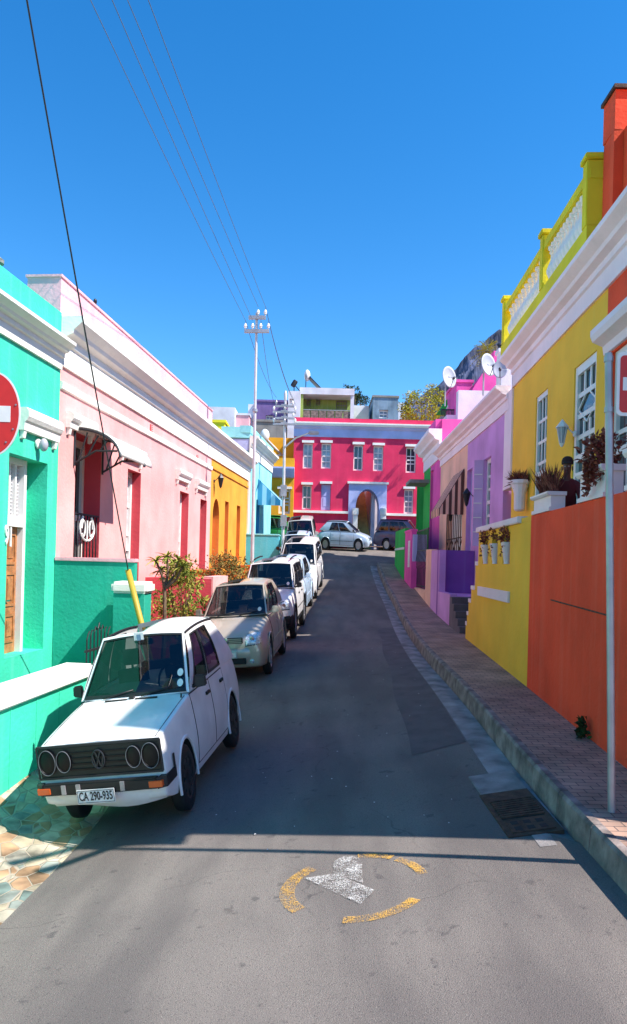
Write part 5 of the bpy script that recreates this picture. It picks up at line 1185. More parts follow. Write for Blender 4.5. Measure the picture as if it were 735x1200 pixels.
# ---------------------------------------------------------------- right row
YR1 = 12.5
Y5 = 5.62
cz0 = FR.px(654,400)[1]; cz1 = FR.px(655,327,.4)[1]
hR1 = root('row_house', (FR.X(9)+2, 9, -2.3), 'orange red house on the right with white planter boxes over a tall stoep wall', 'house', 'painted row houses')
RW = dict(a0=FR.px(716,500)[0]-1.5, a1=FR.px(716,500)[0], z0=.3, z1=FR.px(716,415)[1])
zpar = -uv(722,166)[1]*12.3; zfw = -uv(722,102)[1]*11.9
mb = MB(); facade(mb, FR, Y5, YR1-.003, -3, zpar, [RW], D=6, rec=.14); mb.build('wall', M['redfac'], hR1)
window(hR1, FR, RW, rec=.14, cols=3, rows=5, fw=.10)
mb = MB(); zz = RW['z1']+.38; mb.fprof(FR, [(.003,zz-.35),(.06,zz-.35),(.08,zz-.2),(.26,zz-.12),(.30,zz-.02),(.30,zz+.08),(.2,zz+.14),(.003,zz+.16)], RW['a0']-.25, RW['a1']+.28); mb.build('window_hood', M['whiteR'], hR1)
mb = MB(); mb.fbox(FR, RW['a0']-.12, RW['a0']-.01, .003,.06, RW['z0'], RW['z1']); mb.fbox(FR, RW['a1']+.01, RW['a1']+.12, .003,.06, RW['z0'], RW['z1']); mb.build('architrave', M['whiteR'], hR1)
mb = MB(); mb.fprof(FR, cornice(FR,0,0,cz0,cz1,.42), Y5-.3, YR1-.003); mb.build('cornice', M['whiteR'], hR1)
zt_ = FR.px(715,104)[1]
mb = MB(); xw = FR.X(12)-.16; mb.box((xw,11.95,zpar+.003),(xw+7,12.44,zfw)); mb.build('firewall', M['redfac'], hR1)
mb = MB(); mb.fbox(FR, 11.95, 12.44, .003,.16, cz1+.01, zpar+.002); mb.build('firewall_end', M['redfac'], hR1)
mb = MB(); mb.box((xw-.04,11.9,zfw+.003),(xw+7,12.48,zfw+.07)); mb.build('firewall_coping', M['rust'], hR1)
# yellow house
YR2 = FR.px(601.5,500)[0]
hR2 = root('row_house', (FR.X(16)+2, 16, -2.1), 'yellow house with lime balustrade along its roof edge', 'house', 'painted row houses')
W1 = hole(FR, 628.5, 642, 466, 600); W2 = hole(FR, 673.5, 699, 432, 600)
W1['z0'] = W2['z0'] = .35
mb = MB(); facade(mb, FR, YR1, YR2, -3, cz1-.02, [W1,W2], D=6, rec=.12); mb.build('wall', M['yellow'], hR2)
window(hR2, FR, W1, rec=.12, cols=3, rows=7, fw=.09, gmat='glass'); window(hR2, FR, W2, rec=.12, cols=3, rows=8, fw=.12, diamond=True, low='open')
mb = MB(); mb.fbox(FR, W2['a0']+.13, W2['a0']+.55, -.105,-.07, W2['z0']+.1, (W2['z0']+W2['z1'])/2-.1); mb.build('curtain', M['lace'], hR2)
mb = MB(); mb.fprof(FR, cornice(FR,0,0,cz0,cz1,.42), YR1, YR2+.02); mb.build('cornice', M['whiteR'], hR2)
# white quoin strip at the far end of the yellow front
def qz(x,y): return FR.px(x,y)[1]
mb = MB(); mb.fbox(FR, YR2+.003, YR2+.9, -.3,.05, qz(596,573), cz0-.004); mb.build('quoin', M['whiteR'], hR2)
# balustrade
bz0 = FR.px(607,398,.1)[1]; zb_t = FR.px(610,345)[1]
base_z = cz1+.003; top_z = FR.px(612,352)[1]
bl = root('roof_balustrade', tuple(FR.pt(16,.2,base_z)), 'lime yellow roof balustrade with white bulbous balusters above the yellow house', 'balustrade')
Yp = [FR.px(x, 330)[0] for x in (616, 655.5, 706)]
Yp[2] = YR1+.25
mb = MB(); mb.fbox(FR, YR1+.02, YR2, .05,.40, base_z, base_z+.30); mb.build('base_rail', M['ylime'], bl)
mb = MB(); mb.fbox(FR, YR1+.02, YR2, .09,.38, top_z-.22, top_z); mb.build('top_rail', M['ylime'], bl, bevel=.02)
for i, yp in enumerate([YR2-.22, Yp[1], YR1+.16]):
    mb = MB(); mb.fbox(FR, yp-.12, yp+.12, .02,.41, base_z+.302, top_z+.14); mb.fbox(FR, yp-.17, yp+.17, -.02,.45, top_z+.143, top_z+.25); mb.build('post', M['ylime'], bl, bevel=.015)
bz_a, bz_b = base_z+.301, top_z-.221; hgt = bz_b-bz_a
def baluster(a):
    mb = MB(); p = FR.pt(a, .23, bz_a)
    mb.lathe(p, [(r_*1.35, z_*hgt) for r_,z_ in ((.085,0),(.085,.06),(.045,.09),(.06,.16),(.095,.30),(.10,.38),(.07,.52),(.04,.64),(.035,.78),(.06,.84),(.045,.88),(.08,.93),(.08,1.0))], 14)
    return mb.build('baluster', M['whitep'], bl, ang=50)
for (ya,yb,n) in ((YR1+.34, Yp[1]-.2, 12),(Yp[1]+.28, YR2-.5, 10)):
    for k in range(n): baluster(ya+(yb-ya)*(k+.5)/n)
# stoep walls at pavement line
zst = WR.px(640,600)[1]
sA = root('stoep_wall', (WR.X(9), 9, -2.3), 'tall orange red stoep wall along the pavement', 'wall')
mb = MB(); mb.fbox(WR, Y5+.55, YR1-.003, -.25, 0, -3, zst)
mb.build('wall', M['red'], sA)
mb = MB(); mb.fbox(WR, Y5+.55, YR1-.003, -1.2, -.25, -3, -.35); mb.fbox(WR, Y5+.55, Y5+.8, -1.28,-.25,-.35,zst); mb.build('stoep_floor', M['stepc'], sA)
mb = MB(); A,Z = WR.px(646,703); B_,Z2 = WR.px(712,721); mb.bar(WR.pt(A,.002,Z), WR.pt(B_,.002,Z2), .012,.02); mb.build('crack', M['rust'], sA)
# yellow stair wall
sB = root('stoep_wall', (WR.X(15), 15, -2.1), 'yellow stoep wall with three niches and a stepped far end', 'wall')
zcapY = WR.px(585,619)[1]; Ye = WR.px(561,640)[0]
niches = []
for (x0,x1) in ((566,572.3),(576.8,583.3),(589.6,597.8)):
    h = dict(a0=WR.px(x0,640)[0], a1=WR.px(x1,640)[0], z0=WR.px(x1,662)[1], z1=WR.px(x1,621.5)[1]-.10, rec=.5); niches.append(h)
zn0 = min(h['z0'] for h in niches); zn1 = max(h['z1'] for h in niches)
zn1 = zcapY-.12
for h in niches: h['z0'] = WR.px(595,661)[1]; h['z1'] = zn1
mb = MB(); facade(mb, WR, YR1+.003, Ye, -3, zcapY, niches, D=.62, rec=.5)
mb.build('wall', M['yellow'], sB)
# low part above which pots and planters stand; upper wall continues near the orange boundary
mb = MB(); mb.fbox(WR, WR.px(611,612)[0], Ye+.06, -.66,.07, zcapY+.002, zcapY+.13); mb.build('coping', M['whiteR'], sB, bevel=.015)
mb = MB(); mb.fbox(WR, YR1+.003, WR.px(611,612)[0]-.003, -.25,-.002, zcapY+.003, zst); mb.build('upper_wall', M['yellow'], sB)
mb = MB(); mb.fbox(WR, YR1+.003, Ye, -1.3,-.621, -3, -.35); mb.build('stoep_floor', M['stepc'], sB)
ye = Ye; zs_ = WR.px(560,662)[1]; 
stepsY = [(WR.px(557,680)[0], 662),(WR.px(552.5,690)[0], 690),(WR.px(549.5,700)[0],706),(WR.px(547.5,720)[0],722),(WR.px(545.8,735)[0],735)]
prev = Ye+.002; mb = MB(); mw = MB()
for (yy, py) in stepsY:
    zz = WR.px(552,py)[1]; mb.fbox(WR, prev, yy, -.3, 0, -3, zz); mw.fbox(WR, prev-.0, yy+.03, -.31,.012, zz-.01, zz+.09); prev = yy
mb.build('stepped_end', M['yellow'], sB); mw.build('nosing', M['whiteR'], sB)
mb = MB(); A,Z = WR.px(560.5,693,.03); B_,Z2 = WR.px(596,699,.03); mb.fbox(WR, min(A,B_), max(A,B_), .002,.05, (Z+Z2)/2-.11, (Z+Z2)/2+.11); mb.build('white_strip', M['whiteR'], sB)
# purple, peach houses
c20,c21 = FR2.px(593.4,483.3)[1], FR2.px(600,432,.4)[1]
Ypu = FR2.px(546.5,600)[0]; Ype = FR2.px(515.5,600)[0]
Y20 = YR2+.95
hP = root('row_house', (FR2.X(23)+2, 23, -1.9), 'mauve purple house with tall shuttered window next to the yellow house', 'house', 'painted row houses')
PW1 = hole(FR2, 567.5, 575.5, 539, 640); PW1['a1'] += .0; PW2 = hole(FR2, 547.8, 554, 552, 700); 
mb = MB(); facade(mb, FR2, Y20, Ypu, -3, c21-.03, [PW1,PW2], D=6, rec=.3); mb.build('wall', M['purple'], hP)
window(hP, FR2, PW1, rec=.2, cols=2, rows=6, fw=.10, gmat='glass'); window(hP, FR2, PW2, rec=.25, cols=2, rows=4, fw=.12, gmat='lace', fmat='palelav', name='door')
mb = MB(); a_ = PW1['a1']; mb.hexa([FR2.pt(a_+.01,.01,PW1['z0']),FR2.pt(a_+.05,.01,PW1['z0']),FR2.pt(a_+.12,.30,PW1['z0']),FR2.pt(a_+.08,.30,PW1['z0']),FR2.pt(a_+.01,.01,PW1['z1']),FR2.pt(a_+.05,.01,PW1['z1']),FR2.pt(a_+.12,.30,PW1['z1']),FR2.pt(a_+.08,.30,PW1['z1'])]); sh = mb.build('shutter', M['shut'], hP)
mb = MB()
for k in range(1,6):
    z = PW1['z0']+(PW1['z1']-PW1['z0'])*k/6; mb.bar(FR2.pt(a_+.0,.05,z),FR2.pt(a_+.07,.29,z),.03)
mb.build('batten', M['signwhite'], sh)
mb = MB(); mb.fprof(FR2, cornice(FR2,0,0,c20,c21,.42), Y20-.5, Ype); mb.build('cornice', M['whiteR'], hP)
lantern(549, 583, FR2, 'black iron wall lantern on the mauve purple wall', s=1.1, glow='black')
hQ = root('row_house', (FR2.X(29)+2, 29, -1.3), 'peach house with a barred door under a brown striped awning', 'house', 'painted row houses')
QD = dict(a0=FR2.px(542,600)[0], a1=FR2.px(523.5,600)[0], z0=-.9, z1=FR2.px(533,577)[1], rec=.35)
mb = MB(); facade(mb, FR2, Ypu+.003, Ype, -3, c21-.03, [QD], D=6, rec=.35); mb.build('wall', M['peach'], hQ)
mb = MB(); mb.fbox(FR2, QD['a0']+.02,QD['a1']-.02,-.34,-.26,QD['z0'],QD['z1']-.02); dq = mb.build('door', M['whitep'], hQ)
sg = root('security_gate', tuple(FR2.pt(QD['a0'],0,-.9)), 'brown wrought iron security gate across the peach doorway', 'gate')
mb = MB(); n=9
for k in range(n+1):
    a = QD['a0']+.03+(QD['a1']-QD['a0']-.06)*k/n; mb.tube([FR2.pt(a,-.03,QD['z0']),FR2.pt(a,-.03,QD['z1']-.75)], .018, 5)
mb.build('bars', M['rust'], sg); mb = MB()
for z in (QD['z0']+.15,QD['z0']+1.1,QD['z0']+2.0,QD['z1']-.75): mb.bar(FR2.pt(QD['a0']+.03,-.03,z),FR2.pt(QD['a1']-.03,-.03,z),.04)
for k in range(3):
    a0,a1 = QD['a0']+(QD['a1']-QD['a0'])*k/3, QD['a0']+(QD['a1']-QD['a0'])*(k+1)/3
    mb.bar(FR2.pt(a0,-.03,QD['z0']+1.1),FR2.pt(a1,-.03,QD['z0']+2.0),.025); mb.bar(FR2.pt(a1,-.03,QD['z0']+1.1),FR2.pt(a0,-.03,QD['z0']+2.0),.025)
mb.build('crossbars', M['rust'], sg)
# awning
a0,a1 = QD['a0']-.25, QD['a0']+1.9; z1_ = FR2.px(543.5,550)[1]; z0_ = z1_-1.75
aq = root('striped_awning', tuple(FR2.pt(a0,0,z0_)), 'brown and pink striped awning over the barred peach doorway', 'awning')
prof = lambda t: (.90*t, z1_-(z1_-z0_-.25)*t)
for kk, mm in ((0,'brownaw'),(1,'peach')):
    mb = MB(); n=11
    for i in range(kk,n,2):
        A,B_ = a0+(a1-a0)*i/n, a0+(a1-a0)*(i+1)/n; d1,zz1 = prof(1)
        mb.hexa([FR2.pt(A,.02,z1_-.03),FR2.pt(B_,.02,z1_-.03),FR2.pt(B_,d1,zz1-.03),FR2.pt(A,d1,zz1-.03),FR2.pt(A,.02,z1_),FR2.pt(B_,.02,z1_),FR2.pt(B_,d1,zz1),FR2.pt(A,d1,zz1)])
        mb.fbox(FR2, A,B_,d1,d1+.02,zz1-.3,zz1)
    mb.build('canvas', M[mm], aq)
mb = MB(); n = 8
for i in range(n):
    t0,t1 = i/n,(i+1)/n; mb.add([FR2.pt(a0-.01,.02+.88*t0,z0_+.0),FR2.pt(a0-.01,.02+.88*t1,z0_+.0),FR2.pt(a0-.01,.02+.88*t1,prof(t1)[1]-.03),FR2.pt(a0-.01,.02+.88*t0,prof(t0)[1]-.03)],[(0,1,2,3)],i%2)
o = mb.build('cheek', [M['brownaw'],M['peach']], aq); md = o.modifiers.new('t','SOLIDIFY'); md.thickness = .012
lantern(529, 603, FR2, 'dark hanging lantern beside the barred peach doorway', s=1.0, glow='black')
# pink and green houses at the far end
Yg = FR2.px(498,600)[0]; Ygend = 37.8
Yg = min(Yg, 35.4)
c30,c31 = -uv(515,536)[1]*Ype, -uv(523,501)[1]*(Ype-.3)
hS = root('row_house', (FR2.X(34)+2, 34, -.8), 'magenta pink house near the top of the street on the right', 'house', 'painted row houses')
SW = hole(FR2, 504.5, 508, 553, 650)
mb = MB(); facade(mb, FR2, Ype+.003, Yg, -3, c31+.45, [SW], D=6, rec=.3); mb.build('wall', M['magenta'], hS)
window(hS, FR2, SW, rec=.3, cols=1, rows=3, fw=.08)
mb = MB(); mb.fprof(FR2, cornice(FR2,0,0,c30,c31,.6), Ype-.02, Ygend); mb.build('cornice', M['whiteR'], hS)
hT = root('row_house', (FR2.X(37)+2, 37, -.3), 'grass green house at the top corner of the street', 'house', 'painted row houses')
TW = hole(FR2, 489, 492, 565, 640)
mb = MB(); facade(mb, FR2, Yg+.003, Ygend, -3, c31+.2, [TW], D=6, rec=.3); mb.build('wall', M['green'], hT)
window(hT, FR2, TW, rec=.3, cols=1, rows=3, fw=.08)
mb = MB(); a,z = FR2.px(490,562,.7); mb.fbox(FR2, Yg+.3, Ygend-.2, .004,1.0, z-.05, z+.12); mb.build('porch_slab', M['concrete'], hT)
# stoep fronts
def fwall(Y0, Y1, z, m, label, cap=None, capm='white', Fm=WR2, name='stoep_wall', th=.22, dx=0):
    t = root(name, (Fm.X(Y0), Y0, -2), label, 'wall'); mb = MB(); mb.fbox(Fm, Y0, Y1, -th+dx, dx, -3, z); mb.build('wall', M[m], t)
    if cap: mb = MB(); mb.fbox(Fm, Y0-.03,Y1+.03,-th-.03+dx,.03+dx,z+.002,z+.1); mb.build('coping', M[capm], t)
    return t
zpw = WR2.px(511,643)[1]
def wy(x, y): return WR2.px(x,y)
# mauve front, with violet stoep behind
Ym0, Ym1 = wy(525,700)[0], wy(503,700)[0]
zm1 = WR2.px(509,645)[1]
t = fwall(wy(514,700)[0], wy(504.5,700)[0], zm1, 'purple', 'mauve front pier of the purple house stoep')
t = fwall(wy(504.3,700)[0], wy(498.5,690)[0], zm1+.06, 'peach', 'peach front pier beside the mauve pier')
# violet stoep inner wall facing the street camera, plus landing and steps
cV = Cross(wy(513,700)[0]); Yv = cV.Y0
tv = root('stoep_wall', (WR2.X(Yv)+.6, Yv, -2), 'deep violet stoep wall behind the landing of the purple house', 'wall')
mb = MB(); mb.box((WR2.X(Yv), Yv+.0, -3), (FR2.X(Yv)-.01, Yv+.22, zm1)); mb.build('wall', M['violet'], tv)
ldz = cV.px(530,695)[1]
mb = MB(); mb.box((WR2.X(Yv)+.02, Yv-2.4, -3), (FR2.X(Yv)-.02, Yv-.003, ldz)); mb.build('landing', M['purple'], tv)
st = root('entrance_steps', (WR2.X(21), 21, -2), 'dark slate steps between the yellow stair wall and the purple stoep', 'steps')
Ys0 = Yv-2.42; gz0 = zpav(20.5)
mb = MB(); n = 5
for k in range(n):
    z1_ = gz0+(ldz-gz0)*(n-k)/n-.02; ya = Ys0-.34*(k+1); mb.box((WR2.X(ya)+.0, ya, -3), (FR2.X(ya)-.04, ya+.34-.003, z1_))
mb.build('flight', M['stepc'], st)
t = fwall(Yv-2.4, wy(514,700)[0]-.003, ldz+.05, 'purple', 'low mauve side wall below the violet landing')
# iron railing between peach and pink
fy0, fy1 = wy(498.3,680)[0], wy(486,680)[0]
t = fwall(fy0, fy1, WR2.px(492,690)[1], 'peach', 'low peach base wall under the iron stoep railing')
ir = root('stoep_railing', (WR2.X(fy0), fy0, -1), 'black iron stoep railing with bent bars between peach and pink walls', 'railing')
zr0, zr1 = WR2.px(492,690)[1]+.01, WR2.px(492,645)[1]
for zq in (zr1, zr0+.1, zr1+.85): mb = MB(); mb.bar(WR2.pt(fy0+.02,-.1,zq),WR2.pt(fy1,-.1,zq),.045); mb.build('rail', M['iron'], ir)
for k in range(9):
    a = fy0+.1+(fy1-fy0-.15)*k/8; mb = MB(); mb.tube([WR2.pt(a,-.1,zr0),WR2.pt(a,-.1,(zr0+zr1)/2),WR2.pt(a+.05,-.02,(zr0+zr1)/2+.2),WR2.pt(a,-.1,zr1),WR2.pt(a,-.1,zr1+.85)], .018, 5); mb.build('baluster', M['iron'], ir)
WR3 = Frame(WR2.X(30)-.16+.0*30, 0, -1)
WR3 = Frame(4.32, 0, -1)
a0_,a1_ = wy(485.8,660)[0], 33.2
zpk = WR2.px(480,625)[1]
t = fwall(a0_, a1_, zpk, 'magenta', 'pink stoep wall with lilac buttress near the top of the street', Fm=WR3, cap=True, capm='magenta')
mb = MB(); p = Cross(a0_); mb.box((4.3,a0_-.25,-3),(5.0,a0_-.003,WR2.px(484,658)[1])); o = mb.build('buttress', M['magenta'], t)
mb = MB(); mb.box((4.36,a0_-.22,WR2.px(484,658)[1]+.002),(4.95,a0_-.01,zpk-.15)); o = mb.build('buttress_top', M['palelav'], t)
mb = MB(); mb.fbox(WR3, a0_+.4, a0_+.9, .002,.03, zpk-1.6, zpk-.4); mb.build('white_patch', M['signwhite'], t)
t = fwall(a1_+.003, 37.0, WR2.px(466,625)[1], 'green', 'grass green stoep wall at the top of the right pavement', Fm=Frame(4.30,0,-1))
mb = MB(); mb.fbox(Frame(4.30,0,-1), a1_+.05, 36.95, .002,.03, WR2.px(466,646)[1], WR2.px(466,645)[1]+.06); mb.build('white_line', M['signwhite'], t)
# ---- roofs rising behind the right row
def rblock(Y, x0,x1,yt, m, label, D=3, z0=2, cap=None, name='roof_structure', cat='roof structure'):
    Cr = Cross(Y); X0,Z = Cr.px(x0,yt); X1,_ = Cr.px(x1,yt); t = root(name, ((X0+X1)/2,Y,z0), label, cat); mb = MB(); mb.box((X0,Y,z0),(X1,Y+D,Z)); mb.build('wall', M[m], t)
    if cap: mb = MB(); mb.box((X0-.06,Y-.06,Z+.002),(X1+.06,Y+D+.06,Z+.14)); mb.build('coping', M[cap], t)
    return t, Cr
t,_ = rblock(34, 537.5,575,457, 'farwhite', 'rough whitewashed firewall behind the purple and peach cornice', D=.5)
t,_ = rblock(36, 535.6,554,448, 'magenta', 'pink parapet block standing left of the pink gable', D=3, cap='magenta')
t,_ = rblock(Ype+.2, 511,523.5,491, 'magenta', 'small pink parapet end at the head of the white cornice', D=2, z0=c31-.1)
t,_ = rblock(34.5, 523.7,538,486, 'farwhite', 'white parapet stub below the dark roof balcony', D=2)
cB = Cross(36.5); X0,Z1_ = cB.px(517,480.5); X1,Z0_ = cB.px(537,491)
t = root('roof_balcony', (X0,36.5,Z0_), 'dark iron roof balcony between pink parapets', 'balcony'); mb = MB(); mb.box((X0,36.5,Z0_),(X1,37.2,Z0_+.12)); mb.build('slab', M['concrete'], t)
mb = MB()
for k in range(12): mb.box((X0+(X1-X0)*k/12,36.5,Z0_+.12),(X0+(X1-X0)*k/12+.04,36.54,Z1_))
mb.box((X0,36.48,Z1_),(X1,36.56,Z1_+.06)); mb.build('railing', M['iron'], t)
# green sloping gable
cS = Cross(38.5); q = [cS.px(x,y) for x,y in ((515.5,481),(531,457),(538,449.5),(538,460),(527,481))]
t = root('gable_wall', (q[0][0],38.5,4), 'green sloping gable wall with white coping behind the pink parapet', 'gable')
mb = MB(); n = 5; mb.add([cS.pt(x,0,z) for x,z in q]+[cS.pt(x,-1.2,z) for x,z in q], [(i,(i+1)%n,n+(i+1)%n,n+i) for i in range(n)]+[(4,3,2,1,0),(5,6,7,8,9)]); mb.build('wall', M['green'], t)
q = [cS.px(x,y) for x,y in ((522,481),(527.5,468),(537.5,461),(537.5,466),(531,472),(527,481))]; n = 6
mb = MB(); mb.add([cS.pt(x,.01,z) for x,z in q]+[cS.pt(x,.3,z) for x,z in q], [(i,(i+1)%n,n+(i+1)%n,n+i) for i in range(n)]+[(5,4,3,2,1,0),(6,7,8,9,10,11)]); mb.build('coping', M['white'], t)
# pink gable
cS = Cross(35.5); q = [cS.px(x,y) for x,y in ((554,456),(566,437),(582,430),(582,460),(554,460))]; n = 5
t = root('gable_wall', (q[0][0],35.5,4), 'bright pink gable wall just below the two right-hand satellite dishes', 'gable')
mb = MB(); mb.add([cS.pt(x,0,z) for x,z in q]+[cS.pt(x,-1.2,z) for x,z in q], [(i,(i+1)%n,n+(i+1)%n,n+i) for i in range(n)]+[(4,3,2,1,0),(5,6,7,8,9)]); mb.build('wall', M['magenta'], t)
t,_ = rblock(27, 586,601,412.5, 'farwhite', 'white chimney stack with small pipes on the purple house roof', D=.45, cap='farwhite', name='chimney_stack', cat='chimney')
for x in (585,588,591,595):
    X_,Z_ = _.px(x+1.5,412); mb = MB(); mb.lathe((X_,27.2,Z_+.14),[(.05,0),(.05,.14),(.09,.15),(.09,.22)],8); mb.build('flue', M['iron'], t)
t,_ = rblock(36, 579,584,411, 'magenta', 'thin pink pier left of the white chimney stack', D=.8)
# satellite dishes
def dish(x, y, Y, rx, ry, label, tilt):
    Cr = Cross(Y); X_,Z_ = Cr.px(x,y); r = ry/F*Y/1.0; rw = rx/F*Y; t = root('satellite_dish', (X_,Y,Z_), label, 'satellite dish', 'satellite dishes')
    nrm = Vector((math.sin(tilt), -math.cos(tilt), .25)).normalized(); rt_ = Vector((math.cos(tilt), math.sin(tilt), 0)); upv = nrm.cross(rt_)*-1
    rr_ = rw/max(.35,abs(math.cos(tilt)))
    mb = MB(); mb.grid(lambda u,v: Vector((X_,Y,Z_)) + rt_*(rr_*v*math.cos(2*math.pi*u)) + upv*(r*v*math.sin(2*math.pi*u)) - nrm*(.14*(1-v*v)*rr_*1.6), 28, 6)
    o = mb.build('reflector', M['dish'], t, fix=False); md = o.modifiers.new('t','SOLIDIFY'); md.thickness = .02
    f = Vector((X_,Y,Z_))+nrm*rr_*.9-upv*r*.45*(1 if upv.z > 0 else -1); mb = MB(); mb.tube([Vector((X_,Y,Z_))-upv*r*.95*(1 if upv.z > 0 else -1), f], .018, 6); mb.lathe(f, [(.05,-.06),(.05,.08)], 10, axis=nrm); mb.build('feed_arm', M['iron'], t)
    b = Vector((X_,Y,Z_))-nrm*.25; mb = MB(); mb.tube([b+nrm*.05, b-nrm*.12, b-nrm*.12+Vector((0,0,-r*2.2))], .035, 8); mb.build('mast', M['steel'], t)
dish(527, 441.5, 33, 8.3, 13.8, 'round grey satellite dish standing alone, first from the mountain side', .35)
dish(573, 427, 29, 9, 14.5, 'large grey satellite dish in front of the palm crown', .35)
dish(586.5, 432, 26.2, 8, 12, 'paler satellite dish tucked against the white chimney stack', -.3)
# ---------------------------------------------------------------- plants
rnd = random.Random(11)
def rv():
    while True:
        v = Vector((rnd.uniform(-1,1), rnd.uniform(-1,1), rnd.uniform(-1,1)))
        if .05 < v.length < 1: return v
def leaf(mb, p, d, ln, wd, up=None, fold=.25):
    d = d.normalized(); u = (up or rv()).normalized(); s = d.cross(u)
    if s.length < .05: s = d.cross(Vector((1,0,.3)))
    s = s.normalized(); n = s.cross(d)
    a = p + d*ln*.45
    mb.add([p, a + s*wd*.5 + n*wd*fold, p + d*ln, a - s*wd*.5 + n*wd*fold, a], [(0,1,4),(1,2,4),(0,4,3),(4,2,3)])
def clump(mb, c, r, n, ln, wd, out=.6):
    c = Vector(c)
    for _ in range(n):
        v = rv(); v = v.normalized()*v.length**.5; p = c + Vector((v.x*r[0], v.y*r[1], v.z*r[2]))
        leaf(mb, p, v.normalized()*out + rv(), ln*rnd.uniform(.6,1.3), wd*rnd.uniform(.7,1.2))
def bush(name, label, cat, base, H, R_, n_cl, n_leaf, ln, wd, lm, stems=5, group=None, seed=0, zc=.55, low=.15):
    rnd.seed(seed+5); base = Vector(base); t = root(name, tuple(base), label, cat, group)
    cr_, st = MB(), MB()
    for k in range(stems):
        a = 2*math.pi*k/stems+rnd.random(); tip = base+Vector((R_*.6*math.cos(a), R_*.6*math.sin(a), H*rnd.uniform(.6,.95)))
        mid = base+Vector((R_*.2*math.cos(a), R_*.2*math.sin(a), H*.4)); st.tube([base, mid, tip], [.035,.022,.008], 6)
    for k in range(n_cl):
        a = rnd.uniform(0, 6.28); q = rnd.random()**.6; h = low+(1-low)*rnd.random(); w = math.sin(math.pi*min(1,max(.08,h*.9)))**.6
        c = base+Vector((R_*q*w*math.cos(a), R_*q*w*math.sin(a), H*h)); r = R_*rnd.uniform(.16,.34)
        clump(cr_, c, (r,r,r*1.2), n_leaf, ln, wd)
    st.build('trunk', M['bark'], t); cr_.build('crown', M[lm], t, fix=False, ang=180); return t
def at_left(x, y, Y): return P(x, y, Y)
b0 = P(205, 720, 16.0); g0 = -2.45
bush('garden_bush', 'leafy yellow-green bush against the pink stoep wall with painted shade', 'bush', (P(212,700,18.5).x, 18.5, g0), P(212,665,18.5).z-g0+.1, .75, 56, 46, .12, .055, 'leafy', seed=1, stems=9)
bush('garden_bush', 'reddish-green shrub below the amber house, left of the grey lamp pole', 'bush', (P(262,690,24.0).x, 24.0, -2.2), P(262,655,24).z+2.2, 1.0, 60, 44, .12, .055, 'leafr', seed=2, stems=9)
bush('garden_bush', 'small golden leafed shrub beside the champagne hatchback roof', 'bush', (P(283,680,25.0).x, 25.0, -2.2), P(283,664,25).z+2.2, .6, 26, 36, .11, .05, 'leafy', seed=3)
# rosette tree
def rosette(mb, c, n, ln, wd, spread=1.0, droop=.35):
    for k in range(n):
        a = 2.399*k; el = rnd.uniform(-.25, .9); d = Vector((math.cos(a)*math.cos(el), math.sin(a)*math.cos(el), math.sin(el)))
        s = d.cross(Vector((0,0,1))).normalized(); L_ = ln*rnd.uniform(.75,1.1); pts = []
        for j in range(5):
            q = j/4; pts.append((Vector(c)+d*L_*q*spread+Vector((0,0,-droop*L_*q*q)), wd*(.5+.9*q-1.35*q*q)))
        vs = []; 
        for p_, w_ in pts: w_ = max(.004,w_); vs += [p_-s*w_, p_+Vector((0,0,-w_*.5)), p_+s*w_]
        mb.add(vs, [f for j in range(4) for f in ((3*j,3*j+1,3*j+4,3*j+3),(3*j+1,3*j+2,3*j+5,3*j+4))])
rnd.seed(4); Yr = 16.6; base = Vector((P(192,720,Yr).x, Yr, -2.7)); t = root('rosette_tree', tuple(base), 'thin stemmed garden tree with spiky leaf rosettes against the pink house', 'tree')
st, cr_ = MB(), MB(); fork = P(193,690,Yr)
st.tube([base, (base+fork)/2+Vector((.03,0,0)), fork], [.06,.05,.04], 8)
for (x,y,dY) in ((183,657,-.2),(196,652,.1),(209,656,.2),(214,664,-.1),(188,668,.3)):
    tip = P(x,y,Yr+dY); st.tube([fork, fork*.45+tip*.55+Vector((.05,0,-.06)), tip], [.04,.03,.025], 7); rosette(cr_, tip, 22, .34, .04)
st.build('trunk', M['bark'], t); cr_.build('crown', M['leafy'], t, fix=False, ang=180)
# agave between the cars
rnd.seed(9); ag = MB(); ba = Vector((-2.75,13.3, gz(-2.75,13.3)-.02))
for k in range(26):
    a = 2.399*k; el = .5+.9*(k/26); d = Vector((math.cos(a)*math.cos(el), math.sin(a)*math.cos(el), math.sin(el)*K)).normalized(); s = d.cross(Vector((0,0,1))).normalized()
    L_ = rnd.uniform(1.0,1.35); vs = []
    for j in range(6): q = j/5; p_ = ba+d*L_*q+Vector((d.x,d.y,0))*.12*q*q; w_ = .045*(1-q)**.6+.002; vs += [p_-s*w_, p_-Vector((0,0,w_*.6)), p_+s*w_]
    ag.add(vs, [f for j in range(5) for f in ((3*j,3*j+1,3*j+4,3*j+3),(3*j+1,3*j+2,3*j+5,3*j+4))])
agt = root('agave', tuple(ba), 'spiky green agave growing between the boxy hatchback and the champagne car', 'plant'); ag.build('leaf', M['agave'], agt, fix=False, ang=180)
